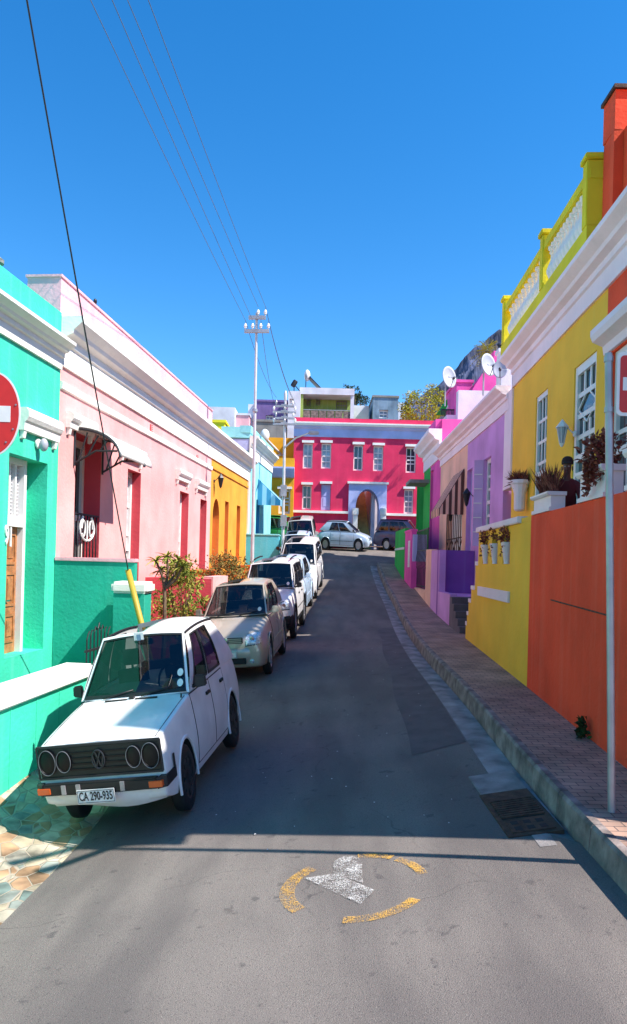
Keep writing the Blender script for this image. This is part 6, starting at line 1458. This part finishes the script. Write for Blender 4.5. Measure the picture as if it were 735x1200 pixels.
# far trees
def tree(name, label, base, top, R_, lm, n_cl=60, n_leaf=40, ln=.3, wd=.16, seed=0, group=None, rz=.8):
    rnd.seed(seed); base, top = Vector(base), Vector(top); t = root(name, tuple(base), label, 'tree', group); st, cr_ = MB(), MB()
    st.tube([base, (base+top)/2, top-Vector((0,0,R_*.4))], [.16,.12,.06], 8)
    for k in range(7):
        a = 6.28*k/7; p0 = base+(top-base)*rnd.uniform(.4,.8); st.tube([p0, p0+Vector((R_*.4*math.cos(a),R_*.4*math.sin(a),R_*.3)), top+Vector((R_*.75*math.cos(a),R_*.75*math.sin(a),R_*rnd.uniform(-.3,.3)))], [.06,.04,.015], 6)
    for k in range(n_cl):
        v = rv(); v = v.normalized()*v.length**.4; c = top+Vector((v.x*R_*.95, v.y*R_*.95, v.z*R_*rz)); r = R_*rnd.uniform(.12,.26); clump(cr_, c, (r,r,r*.9), n_leaf, ln, wd)
    st.build('trunk', M['bark'], t); cr_.build('crown', M[lm], t, fix=False, ang=180)
tree('bushy_tree', 'olive yellow bushy tree rising behind the right end of the crimson house', (P(497,480,56).x,56,2), P(500,482,56), 2.0, 'leafo', seed=3, n_cl=95, n_leaf=46, ln=.20, wd=.10, rz=1.05)
tree('dark_tree', 'dark spreading tree beside the olive terrace house roof', (P(411,480,66).x,66,2), P(411,463,66), 1.0, 'leafd', seed=6, n_cl=30, n_leaf=24, ln=.25, wd=.12, rz=.8)
tree('dark_tree', 'small dark thatch-shaped tree just right of the terrace house, lower than its neighbour', (P(423,480,66).x,66,2), P(423,469,66.5), .8, 'leafd', seed=8, n_cl=22, n_leaf=24, ln=.22, wd=.1, rz=.6)
rnd.seed(2); Yp_ = 44; pb = Vector((P(570,440,Yp_).x, Yp_, 3)); pt_ = P(571,412,Yp_); t = root('palm_tree', tuple(pb), 'palm tree standing behind the satellite dishes, in front of the mountain', 'tree')
st, cr_ = MB(), MB(); st.tube([pb, (pb+pt_)/2, pt_], [.2,.16,.15], 10)
for k in range(34):
    a = 2.399*k; el = 1.25-1.9*(k/34); d = Vector((math.cos(a)*math.cos(el), math.sin(a)*math.cos(el), math.sin(el)))
    L_ = 1.05; s = d.cross(Vector((0,0,1))).normalized()
    for j in range(1,9):
        q = j/8; c = pt_+d*L_*q+Vector((0,0,-.35*q*q))
        for sg_ in (-1,1): leaf(cr_, c, d*.7+s*sg_*.8+Vector((0,0,-.2)), .34*(1.15-.6*q), .05, Vector((0,0,1)))
st.build('trunk', M['bark'], t); cr_.build('crown', M['leafo'], t, fix=False, ang=180)

# ---- planters on the orange stoep wall
def planter(x0, x1, label, ph=.30, plant='leafm', seed=0, spiky=False, trailing=True, a0=None, a1=None):
    A = WR.px(x0,600)[0] if a0 is None else a0; B_ = WR.px(x1,598)[0] if a1 is None else a1; a0, a1 = min(A,B_), max(A,B_); z = zst+.004; h = ph*1.05
    t = root('planter_box', tuple(WR.pt(a0,0,z)), label, 'planter', 'white planter boxes on the stoep wall'); mb = MB()
    mb.fbox(WR,a0,a1,-.235,-.005,z,z+h*.8); mb.fbox(WR,a0-.03,a1+.03,-.25,.03,z+.0,z+.06) ; mb.build('box', M['terra'], t)
    mb = MB(); mb.fprof(WR, [(-.25,z+h*.802),(.03,z+h*.802),(.06,z+h*.9),(.06,z+h),(-.25,z+h)], a0-.03,a1+.03); mb.build('rim', M['terra'], t)
    rnd.seed(seed); p = MB()
    for k in range(int((a1-a0)/.16)+3):
        a = rnd.uniform(a0+.08,a1-.08); c = WR.pt(a, -.1, z+h)
        if spiky:
            for _ in range(30): d = (rv().normalized()*.8+Vector((0,0,1.5))); leaf(p, c+rv()*.05, d, rnd.uniform(.28,.55), .022)
        else:
            clump(p, c+Vector((0,0,.12+rnd.random()*.12)), (.16,.16,.22), 46, .10, .06)
    if trailing:
        for k in range(9):
            a = rnd.uniform(a0+.05,a0+(a1-a0)*.7); pos = WR.pt(a,.06,z+h+.1); v = Vector((0,0,.02)); L_ = rnd.uniform(.15,.5)
            for j in range(int(L_/.05)): pos = pos+Vector((rnd.uniform(-.03,.03),rnd.uniform(-.04,.04),-.05)); [leaf(p, pos, rv()+Vector((-.5,-.2,-.2)), .09, .055) for _ in range(4)]
        for k in range(2):
            pos = WR.pt(rnd.uniform(a0+.1,a0+(a1-a0)*.5),-.05,z+h+.15)
            for j in range(5): pos = pos+Vector((rnd.uniform(-.06,.03),rnd.uniform(-.04,.04),.06)); [leaf(p, pos, rv(), .09, .06) for _ in range(4)]
    p.build('plant', M[plant], t, fix=False, ang=180)
planter(625.5, 645, 'white planter box with spiky grass tinted maroon by painted reflection, left of the person', seed=1, spiky=True, trailing=False)
planter(679, 708, 'white planter box with trailing succulents tinted maroon by painted reflection, between the person and the sign pole', ph=.40, seed=2)
planter(720, 735, 'white planter box right of the sign pole at the picture edge', ph=.46, seed=3, a0=WR.px(720,590)[0]-1.5)
def vase(p, s, label, name='flower_pot', wall=None, group=None, seed=0):
    t = root(name, tuple(p), label, 'flower pot', group); p = Vector(p); mb = MB(); mb.lathe(p, [(.07*s,0),(.06*s,.03*s),(.075*s,.10*s),(.11*s,.34*s),(.14*s,.44*s),(.12*s,.45*s)], 16)
    mb.build('pot', M['terra'], t); rnd.seed(seed); q = MB()
    for k in range(5): clump(q, p+Vector((rnd.uniform(-.1,.1)*s,rnd.uniform(-.1,.05)*s,.60*s*rnd.uniform(.9,1.15))), (.10*s,.10*s,.12*s), 22, .09*s, .05*s)
    pos = p+Vector((-.12*s,-.1*s,.42*s))
    for j in range(5): pos += Vector((rnd.uniform(-.02,.01),0,-.05*s)); [leaf(q, pos, rv(), .07*s, .04*s) for _ in range(2)]
    q.build('plant', M['leafm'], t, fix=False, ang=180)
    return t
for h, lb, sd_ in zip(niches, ('farthest of the three niche pots, white, its plant tinted maroon by painted reflection', 'middle niche pot, white, its trailing plant tinted maroon by painted reflection', 'nearest niche pot, white, under the small white flower'), (1,2,3)):
    vase(WR.pt((h['a0']+h['a1'])/2, -.02, h['z0']+.004), 1.0, lb, group='pots in the wall niches', seed=sd_)
a_,z_ = FR.px(609,600,.35); 
a_,z_ = WR.px(609,598,.0); pw = Vector(WR.pt(a_+.1,-.12,zcapY+.14)); 
t = root('wall_planter', tuple(FR.pt(FR.px(609,590,.2)[0],0,FR.px(609,598,.2)[1])), 'white fluted wall planter with a plant tinted maroon by painted reflection on the yellow wall', 'planter')
aY, aZ = FR.px(609,599,.2); c = FR.pt(aY,.2,aZ); mb = MB(); mb.lathe(c, [(.10,0),(.14,.04),(.15,.45),(.22,.66),(.26,.70),(.26,.78),(.22,.79)], 12); mb.build('pot', M['terra'], t, ang=20)
rnd.seed(5); q = MB(); 
for k in range(260): leaf(q, c+Vector((rnd.uniform(-.15,.15),rnd.uniform(-.15,.15),.76)), rv().normalized()+Vector((0,0,.8)), rnd.uniform(.18,.38), .03)
q.build('plant', M['leafm'], t, fix=False, ang=180)
lantern(660, 508, FR, 'white carriage lantern on the yellow wall between its two windows', m='whitep', s=.95, glow='dish')
wd_ = MB(); rnd.seed(3); pw = WR.pt(WR.px(690,868)[0], .06, zpav(9)-.0)
for k in range(60): leaf(wd_, pw+Vector((rnd.uniform(-.06,.03),rnd.uniform(-.08,.08),rnd.uniform(0,.25))), rv()+Vector((-.3,0,.5)), .10, .05)
t = root('weed', tuple(pw), 'small dark weed growing at the foot of the orange red wall', 'plant'); wd_.tube([pw,pw+Vector((0,0,.25))],.008,5); wd_.build('stem', M['leafd'], t, fix=False, ang=180)

# ---------------------------------------------------------------- person
def skin_mesh(name, joints, edges, m, parent, sub=2, rootv=0):
    me = bpy.data.meshes.new(name); me.from_pydata([tuple(j[0]) for j in joints], edges, [])
    o = bpy.data.objects.new(name, me); COL.objects.link(o); md = o.modifiers.new('s','SKIN'); md.use_smooth_shade = True; md.branch_smoothing = .3
    for i, j in enumerate(joints):
        r = j[1]; sv = me.skin_vertices[0].data[i]; sv.radius = r if isinstance(r, tuple) else (r, r); sv.use_root = (i == rootv)
    s2 = o.modifiers.new('u','SUBSURF'); s2.levels = s2.render_levels = sub
    dg = bpy.context.evaluated_depsgraph_get(); dg.update(); m2 = bpy.data.meshes.new_from_object(o.evaluated_get(dg)); bpy.data.objects.remove(o); bpy.data.meshes.remove(me)
    m2.transform(ZK); m2.materials.clear(); m2.materials.append(M[m]); m2.name = name
    for p in m2.polygons: p.use_smooth = True
    o = bpy.data.objects.new(name, m2); COL.objects.link(o); o.parent = parent; return o
Yq = WR.px(665,598)[0]; fl = zst/K - 1.02        # feet level in true metres
pp = WR.pt(11.85, -.42, 0)
person = root('person', (pp.x, pp.y, (zst - 1.02*K)), 'person in a dark maroon top and cap leaning on the orange stoep wall', 'person')
person.rotation_euler = (0,0,R(-24))
J = [((0,.18,.90),(.15,.11)),((0,.13,1.06),(.13,.10)),((0,.03,1.24),(.16,.11)),((0,-.03,1.36),(.12,.08)),((0,-.055,1.43),.052),((0,-.07,1.50),(.06,.07)),((0,-.085,1.57),(.078,.094)),((0,-.075,1.64),(.07,.085)),((0,-.07,1.675),(.04,.05))]
E = [(i,i+1) for i in range(8)]
for sx in (-1,1):
    b_ = len(J); J += [((sx*.11,-.02,1.34),.07),((sx*.19,-.04,1.31),.06),((sx*.24,-.12,1.18),.047),((sx*.25,-.22,1.08),.040),((sx*.17,-.36,1.07),.034),((sx*.10,-.47,1.065),.026),((sx*.075,-.52,1.06),(.036,.018))]
    E += [(3,b_)]+[(b_+i,b_+i+1) for i in range(6)]
    h_ = b_+6
    for k,(dx,ln) in enumerate(((-.027,.07),(-.009,.08),(.009,.077),(.027,.062))):
        n0 = len(J); J += [((sx*(.07+dx),-.555,1.058),.0095),((sx*(.062+dx),-.555-ln*.5,1.052),.009),((sx*(.055+dx),-.555-ln,1.03),.0075)]; E += [(h_,n0),(n0,n0+1),(n0+1,n0+2)]
    n0 = len(J); J += [((sx*(.035),-.52,1.062),.011),((sx*(.02),-.55,1.055),.009)]; E += [(h_,n0),(n0,n0+1)]
    b_ = len(J); J += [((sx*.10,.18,.84),.095),((sx*.12,.12,.48),.062),((sx*.12,.22,.10),.042),((sx*.12,.10,.035),(.045,.03))]; E += [(0,b_),(b_,b_+1),(b_+1,b_+2),(b_+2,b_+3)]
skin_mesh('body', J, E, 'skin', person)
Js = [((0,.19,.86),(.165,.13)),((0,.13,1.05),(.15,.12)),((0,.03,1.23),(.18,.13)),((0,-.03,1.36),(.13,.09)),((0,-.05,1.42),(.07,.065))]; Es = [(i,i+1) for i in range(4)]
for sx in (-1,1): b_ = len(Js); Js += [((sx*.12,-.02,1.345),.083),((sx*.20,-.045,1.31),.075),((sx*.25,-.13,1.17),.063),((sx*.255,-.21,1.085),.055),((sx*.18,-.34,1.075),.046)]; Es += [(3,b_)]+[(b_+i,b_+i+1) for i in range(4)]
skin_mesh('shirt', Js, Es, 'shirt', person)
Js = [((0,.18,.92),(.16,.12))]; Es = []
for sx in (-1,1): b_ = len(Js); Js += [((sx*.10,.18,.82),.105),((sx*.12,.12,.48),.075),((sx*.12,.22,.12),.06)]; Es += [(0,b_),(b_,b_+1),(b_+1,b_+2)]
skin_mesh('trousers', Js, Es, 'trous', person)
cp_ = MB(); cp_.lathe((0,-.068,1.60), [(.092,-.01),(.098,.01),(.094,.035),(.078,.062),(.045,.08),(.005,.086)], 20)
cp_.hexa([(-.07,-.155,1.60),(.07,-.155,1.60),(.05,-.235,1.585),(-.05,-.235,1.585),(-.07,-.155,1.612),(.07,-.155,1.612),(.05,-.235,1.595),(-.05,-.235,1.595)]); cp_.xf(ZK).build('cap', M['cap'], person, local=True)
fc = MB(); fc.ell((0,-.182,1.535),(.014,.018,.026),8); fc.ell((-.083,-.075,1.54),(.012,.02,.032),8); fc.ell((.083,-.075,1.54),(.012,.02,.032),8); fc.ell((0,-.168,1.487),(.026,.010,.010),8); fc.xf(ZK).build('face', M['skin'], person, local=True)
for sx in (-1,1): e_ = MB(); e_.ell((sx*.031,-.168,1.558),(.012,.008,.008),8); e_.xf(ZK).build('eye', M['signwhite'], person, local=True); e_ = MB(); e_.ell((sx*.031,-.1755,1.558),(.005,.003,.0055),8); e_.xf(ZK).build('pupil', M['black'], person, local=True)

# ---------------------------------------------------------------- poles, wires and signs
def insul(p, s=1.0):
    mb = MB(); mb.lathe(p, [(.015,0),(.02,.06*s),(.055*s,.08*s),(.05*s,.12*s),(.07*s,.14*s),(.06*s,.20*s),(.03*s,.26*s)], 10); return mb
Y1 = 25.9; pb = P(294.5,690,Y1); pt_ = P(301,367,Y1)
t = root('utility_pole', (pb.x,pb.y,-2.5), 'tall thin grey steel utility pole with two crossarms standing before the amber house', 'pole')
mb = MB(); mb.tube([Vector((pb.x,Y1,-2.6)), Vector((pb.x+.01,Y1,0)), pt_], [.072,.066,.045], 14); mb.build('shaft', M['polew'], t)
ends = []
for (x0,x1,y,xs) in ((291.5,311.5,372,(302.5,311)),(286.5,315.5,388,(287.5,296,305.5,314.5))):
    A,B_ = P(x0,y,Y1-.09), P(x1,y,Y1-.09); mb = MB(); mb.bar(A,B_,.10,.12); ca = mb.build('crossarm', M['steel'], t)
    for x in xs: q = P(x,y,Y1-.09)+Vector((0,0,.05)); insul(q,.9).build('insulator', M['signwhite'], ca); ends.append(q+Vector((0,0,.34)))
mb = MB(); mb.lathe(P(300.5,420,Y1)+Vector((0,0,-2)), [(.075,0),(.10,.02),(.10,.12),(.075,.14)], 12); mb.build('collar', M['steel'], t)
Y2 = 37.3; pb2 = P(331,660,Y2); t = root('utility_pole', (pb2.x,Y2,-.5), 'shorter utility pole crowded with insulators and a street light arm at the street head', 'pole')
pt2 = P(334.5,470,Y2); mb = MB(); mb.tube([Vector((pb2.x,Y2,-.8)), pt2], [.085,.065], 12); mb.lathe(pt2,[(.06,0),(.09,.1),(.09,.4),(.04,.55)],10); mb.build('shaft', M['polew'], t)
ends2 = []
for (y,w_,n_) in ((476,.50,2),(483,.62,3),(490,.52,2),(497,.62,3)):
    c = P(333.5,y,Y2-.13); mb = MB(); mb.bar(c-Vector((w_,0,0)), c+Vector((w_,0,0)), .08,.10); mb.bar(c-Vector((w_*.3,.3,0)), c+Vector((w_*.3,-.3,0)), .06,.08); ca = mb.build('crossarm', M['steel'], t)
    for k in range(n_): q = c+Vector((-w_+.06+(2*w_-.12)*k/max(1,n_-1),0,.05)); insul(q,1.0).build('insulator', M['signwhite'] if (k+int(y))%2 else M['steel'], ca); ends2.append(q+Vector((0,0,.4)))
mb = MB(); A = P(334,524,Y2-.1); B_ = P(347,513,Y2-1.2); C_ = P(362,507.5,Y2-1.9); mb.tube([A,B_,C_],[.05,.045,.04],8); mb.build('lamp_arm', M['polew'], t)
mb = MB(); D_ = P(374,507,Y2-2.2); d_ = (D_-C_); mb.hexa([C_+Vector((0,-.2,-.06)),D_+Vector((0,-.14,-.10)),D_+Vector((0,.14,-.10)),C_+Vector((0,.2,-.06)),C_+Vector((0,-.2,.10)),D_+Vector((0,-.14,.06)),D_+Vector((0,.14,.06)),C_+Vector((0,.2,.10))]); mb.build('lamp_head', M['dish'], t, bevel=.04)
for y in (575,610): mb = MB(); c = P(332.5,y,Y2-.13); mb.box(tuple(c-Vector((.16,.08,.3))), tuple(c+Vector((.16,.05,.3)))); mb.build('cable_box', M['steel'], t)
# globe lamp on slanted arm
gp = root('globe_lamp', tuple(P(331,533,50)), 'white globe lamp on a slanted arm above the ochre roof', 'lamp'); mb = MB(); A,B_ = P(331,534,50),P(313,515,50); mb.tube([A,B_],.09,8); mb.bar(P(316,535,50),P(331,533,50),.12); mb.build('arm', M['polew'], gp); mb = MB(); mb.ell(P(310.5,510.5,50),(.33,.33,.48),14); mb.build('globe', M['solar'], gp)
def wire(p, q, sag, r, m, label, name='overhead_wire', n=24, group='overhead wires'):
    p, q = Vector(p), Vector(q); mb = MB(); mb.tube([p.lerp(q,k/n)-Vector((0,0,4*sag*(k/n)*(1-k/n))) for k in range(n+1)], r, 5); o = mb.build(name, M[m]); tag(o, label, 'wire', group); return o
offp = Vector((-4.15,5.3,9.6))
tgt = [P(110,0,11.35),P(135,0,11.35),P(153,0,11.35),P(177,0,11.35)]
lab = ['leftmost of the four thin wires running from the top edge to the tall pole','second from left of the four thin wires above the pink house','third from left of the four thin wires meeting at the tall pole','rightmost of the four thin wires reaching the upper crossarm']
srt = [ends[2],ends[3],ends[0],ends[1]]
for q, e_, lb in zip(tgt, srt, lab):
    d_ = (q-e_); far = e_+d_*1.5; wire(e_, far, .12, .0075, 'wiregrey', lb)
for i,(e_, f_) in enumerate(zip((ends[2],ends[4],ends[5],ends[1]), (ends2[0],ends2[2],ends2[4],ends2[1]))):
    wire(e_, f_, .35, .010, 'wiregrey', ['lowest left span between the tall pole and the insulator pole','second span between the two poles, sagging beside the purple house','third span between the two poles over the white house','rightmost span between the two poles, top crossarm to insulators'][i])
st = root('stay_stub', tuple(P(165,728,13.35)), 'yellow plastic stay-wire guard leaning behind the boxy hatchback', 'post')
A,B_ = P(150,668,13.35), P(165,728,13.2); B2 = B_+(B_-A)*1.1; mb = MB(); mb.tube([A,B2],.055,10); mb.build('sleeve', M['yelpaint'], st)
q = P(33,0,8.0); wire(A+(B_-A)*.05, Vector(q)+(Vector(q)-A)*.35, .10, .012, "wire", 'thick black stay cable running down from the top left to the yellow guard', name='stay_cable', group=None)
tp_ = root('utility_pole', (3.42,5.72,-2.4), 'wooden utility pole beside the orange stoep corner, its thin shadow crossing the road', 'pole')
mb = MB(); mb.tube([(3.42,5.72,-2.4),(3.42,5.72,5.1)],[.045,.038],12); mb.build('shaft', M['bark'], tp_)
for z in (4.3,4.8): mb = MB(); mb.bar((2.9,5.15,z),(3.9,6.15,z),.08,.10); mb.build('crossarm', M['bark'], tp_)
# signs
def roundrect(w, h, r, n=6):
    pts = []
    for cx_,cz_,a0 in ((w-r,h-r,0),(-w+r,h-r,90),(-w+r,-h+r,180),(w-r,-h+r,270)):
        for k in range(n+1): a = R(a0+90*k/n); pts.append((cx_+r*math.cos(a), cz_+r*math.sin(a)))
    return pts
def plateN(mb, pts, c, ux, uz, nrm, t0, t1):
    n = len(pts); vs = [c+ux*x+uz*z+nrm*t0 for x,z in pts]+[c+ux*x+uz*z+nrm*t1 for x,z in pts]
    mb.add(vs, [(i,(i+1)%n,n+(i+1)%n,n+i) for i in range(n)]+[tuple(range(n))[::-1],tuple(range(n,2*n))]); return mb
Ysn = 6.64; base = P(717,950,Ysn); topp = P(713.5,414,Ysn)
t = root('no_entry_sign', tuple(base), 'grey sign pole with red no-entry plate on the right pavement', 'road sign')
base.z = zpav(Ysn)-.02; mb = MB(); mb.tube([base, topp], .035, 16); mb.build('pole', M['steel'], t)
ux, uz, nn = Vector((1,0,0)), Vector((0,0,1)), Vector((0,-1,0)); A = P(722.5,450,Ysn-.06); hh_ = .30
c = Vector((A.x+.30, Ysn-.06, A.z)); mb = plateN(MB(), roundrect(.30,.30,.05), c, ux,uz,nn,0,.012); pl_ = mb.build('plate', M['signwhite'], t)
mb = plateN(MB(), roundrect(.272,.268,.04), c, ux,uz,nn,.0125,.015); mb.build('red_field', M['signred'], pl_); mb = plateN(MB(), roundrect(.245,.062,.004), c, ux,uz,nn,.0155,.018); mb.build('white_bar', M['signwhite'], pl_)
for zz in (c.z+.25, c.z-.23): mb = MB(); mb.lathe(Vector((base.x+(topp.x-base.x)*(zz-base.z)/(topp.z-base.z),Ysn,zz-.025)), [(.036,0),(.043,.0),(.043,.05),(.036,.05)], 16); mb.box((base.x-.02,Ysn-.055,zz-.015),(c.x-.1,Ysn-.045,zz+.015)); mb.build('clamp', M['steel'], t)
Yl = 7.45; c = P(-9,485,Yl); t = root('no_entry_sign', (c.x-.0,Yl+.06,-3.2), 'round red no-entry disc with white bar at the left edge', 'road sign')
mb = MB(); mb.tube([(c.x,Yl+.06,-3.3),(c.x,Yl+.06,c.z+.5)], .04, 14); mb.build('pole', M['steel'], t)
ell_ = lambda a,b,n=48: [(a*math.cos(2*math.pi*k/n), b*math.sin(2*math.pi*k/n)) for k in range(n)]
mb = plateN(MB(), ell_(.302,.455), c, ux,uz,nn,0,.012); pl_ = mb.build('plate', M['signwhite'], t); mb = plateN(MB(), ell_(.288,.436), c, ux,uz,nn,.0125,.015); mb.build('red_field', M['signred'], pl_)
mb = plateN(MB(), roundrect(.20,.085,.004), c, ux,uz,nn,.0155,.018); mb.build('white_bar', M['signwhite'], pl_)
for (x,z) in ((.255,.10),(.23,-.16),(.16,-.3)): mb = MB(); mb.lathe(c+Vector((x,-.015,z)), [(.010,0),(.010,.006)], 8, axis=(0,-1,0)); mb.build('bolt', M['steel'], pl_)

# ---------------------------------------------------------------- road details
def decal(name, m, polys, zoff=.009, kind=None, div=.12):
    mb = MB()
    for (fn, nu, nv) in polys: mb.grid(lambda u,v: (lambda q: Vector((q[0],q[1],zroad(q[0],q[1])+zoff)))(fn(u,v)), nu, nv)
    o = mb.build(name, M[m], fix=False); o['kind'] = 'structure'; return o
cc = (.435, 6.17); rr = .66
arcs = [(128,216,.80,1.0),(84,52,.88,1.02),(46,6,.86,1.0),(258,322,.84,1.0)]
decal('yellow_road_marking', 'painty', [((lambda a0,a1,r0,r1: (lambda u,v: (cc[0]+rr*(r0+(r1-r0)*v)*math.cos(R(a0+(a1-a0)*u)), cc[1]+rr*(r0+(r1-r0)*v)*math.sin(R(a0+(a1-a0)*u)))))(*a), 16, 3) for a in arcs])
def tri(p0,p1,p2,p3): return lambda u,v: tuple((p0[i]*(1-u)+p1[i]*u)*(1-v)+(p3[i]*(1-u)+p2[i]*u)*v for i in (0,1))
cv = lambda x,y: (cc[0]+(x-358)/232*rr, cc[1]+(265-y)/108*rr)
decal('white_road_marking', 'paintw', [(tri(cv(200,222),cv(300,218),cv(415,288),cv(368,325)),10,6),(lambda u,v: (cv(345,190)[0]+.14*v*math.cos(6.283*u), cv(345,190)[1]+.19*v*math.sin(6.283*u)),20,3),(tri(cv(296,210),cv(390,205),cv(385,262),cv(300,219)),6,4)], zoff=.011)
# darker trench repair down the right lane
o = decal('road_patch', 'newtar', [(lambda u,v: (lambda Y: ((1.45+.03*math.sin(Y*1.3)+.055*(Y-10))+(kx(Y)-.36-(1.45+.03*math.sin(Y*1.3)+.055*(Y-10)))*u, Y))(9.9+13*v+.25*(u-.5)), 8, 88)], zoff=.006)
# storm drain
Yd0, Yd1 = 6.75, 7.9
def dz(x, y): return zroad(x, y)
t = root('storm_drain', (2.2,7.2,dz(2.2,7.2)), 'rusty iron storm drain grate with slots beside the right kerb', 'drain')
def dbox(mb, x0,x1,y0_,y1_,h): 
    q = [(x0,y0_),(x1,y0_),(x1,y1_),(x0,y1_)]; return mb.hexa([Vector((a,b,dz(a,b)-.03)) for a,b in q]+[Vector((a,b,dz(a,b)+h)) for a,b in q])
def kd(y): return kx(y)-.03
mb = MB(); dbox(mb, 1.96,2.50,6.78,7.98,.014); mb.build('surround', M['rust'], t)
mb = MB(); dbox(mb, 2.01,2.45,7.20,7.72,.018); mb.build('grate_bed', M['dark'], t)
mb = MB()
for k in range(9): dbox(mb, 2.01,2.45,7.215+k*.057,7.245+k*.057,.034)
mb.build('grate_bars', M['rust'], t)
mb = MB(); dbox(mb, 2.02,2.44,6.84,7.15,.026); cov = mb.build('cover_plate', M['rust'], t)
for i in range(3):
    for j in range(2): mb = MB(); dbox(mb, 2.06+i*.125,2.13+i*.125,6.88+j*.14,6.96+j*.14,.029); mb.build('slot', M['dark'], cov)
mb = MB(); dbox(mb, 1.98,2.50,7.985,8.62,.016); o = mb.build('drain_apron', M['gutter'], t)
# litter specks
rnd.seed(21); sp = MB()
for k in range(60):
    x, y = rnd.uniform(-1.2,2.2), rnd.uniform(7.2,22); z = zroad(x,y)+.012; s = rnd.uniform(.005,.013); sp.add([(x-s,y-s,z),(x+s,y-s*.4,z+.004),(x+s*.6,y+s,z),(x-s*.7,y+s*.6,z+.006)],[(0,1,2,3)])
o = sp.build('litter', M['signwhite'], fix=False); o['kind'] = 'stuff'; o['label'] = 'tiny pale bits of litter scattered over the tarmac'; o['category'] = 'litter'
# ---------------------------------------------------------------- mountain
YM = 2600
pr_ = [(380,500),(440,486),(490,466),(513,449),(524,440),(535,428),(545,415),(558,405),(566,399),(575,391),(585,385),(594,383),(601,386),(605,394),(612,412),(640,440),(700,470),(780,500)]
rp = [(lambda v: (v.x, v.z))(P(x,y,YM)) for x,y in pr_]
def ridge(x): return lin(rp, x)
x0m, x1m = rp[0][0], rp[-1][0]; nxm, nym = 220, 60
mb = MB(); 
for j in range(nym+1):
    t_ = j/nym; Y = YM-900+1400*t_; prof_ = max(0, 1-abs(Y-YM)/(900 if Y < YM else 500))
    for i in range(nxm+1):
        x = x0m+(x1m-x0m)*i/nxm; h = ridge(x); q = prof_**(.75) if prof_ > 0 else 0
        nz = noise.fractal(Vector((x*.006, Y*.006, 3)), .9, 2.1, 6)
        z = h*q + nz*70*(1-abs(prof_-.5))*(0 if prof_ > .97 else 1) + (noise.fractal(Vector((x*.03,Y*.03,1)),1,2,3)*10)
        mb.v.append(Vector((x, Y, z if prof_ > 0 else -60)))
for j in range(nym):
    for i in range(nxm): mb.f.append((j*(nxm+1)+i, j*(nxm+1)+i+1, (j+1)*(nxm+1)+i+1, (j+1)*(nxm+1)+i)); mb.mi.append(0); mb.sm.append(False)
M['rock'] = mat('haze tinted mountain rock', (.075,.085,.15), .95, var=.55, vscale=.012, detail=8)  # distance haze put into the rock colour as blue
o = mb.build('mountain', M['rock'], fix=False, ang=180); o['kind'] = 'structure'
SKY_DUST, SKY_OZ, SKY_SAT, SKY_STR, SUN, EXPO = 0.08, 3.8, 1.34, .118, 4.0, 1.12
# ---------------------------------------------------------------- light, sky, camera
w = bpy.data.worlds.new('World'); sc.world = w; w.use_nodes = True
N = w.node_tree.nodes; L = w.node_tree.links
sky = N.new('ShaderNodeTexSky'); sky.sky_type = 'NISHITA'; sky.sun_disc = False
d = Vector((-.93, .37, -1.24)).normalized()
sky.sun_elevation = math.asin(-d.z); sky.sun_rotation = math.atan2(-d.x, -d.y)
sky.air_density = 1.0; sky.dust_density = SKY_DUST; sky.ozone_density = SKY_OZ; sky.altitude = 100
hs = N.new('ShaderNodeHueSaturation'); hs.inputs['Saturation'].default_value = SKY_SAT
L.new(sky.outputs[0], hs.inputs['Color']); L.new(hs.outputs[0], N['Background'].inputs['Color'])
N['Background'].inputs['Strength'].default_value = SKY_STR
ld = bpy.data.lights.new('sun', 'SUN'); ld.energy = SUN; ld.angle = R(.5); ld.color = (1, .95, .88)
lo = bpy.data.objects.new('sun', ld); COL.objects.link(lo); lo.rotation_euler = d.to_track_quat('-Z', 'Y').to_euler(); lo.location = (20, -8, 30)
cd = bpy.data.cameras.new('camera'); co = bpy.data.objects.new('camera', cd); COL.objects.link(co)
cd.sensor_fit = 'HORIZONTAL'; cd.sensor_width = 36; cd.lens = F/735*36; cd.clip_start = .1; cd.clip_end = 20000
cd.shift_y = (HY-600)/735
co.matrix_world = Matrix(((cr, -sr, 0, 0), (0, 0, -1, 0), (sr, cr, 0, 0), (0, 0, 0, 1)))
sc.camera = co
sc.view_settings.view_transform = 'Standard'; sc.view_settings.look = 'None'; sc.view_settings.exposure = EXPO; sc.view_settings.gamma = 1
sc.cycles.max_bounces = 8; sc.cycles.diffuse_bounces = 4; sc.cycles.glossy_bounces = 3; sc.cycles.transparent_max_bounces = 12; sc.cycles.caustics_reflective = False; sc.cycles.caustics_refractive = False
sc.cycles.use_denoising = True
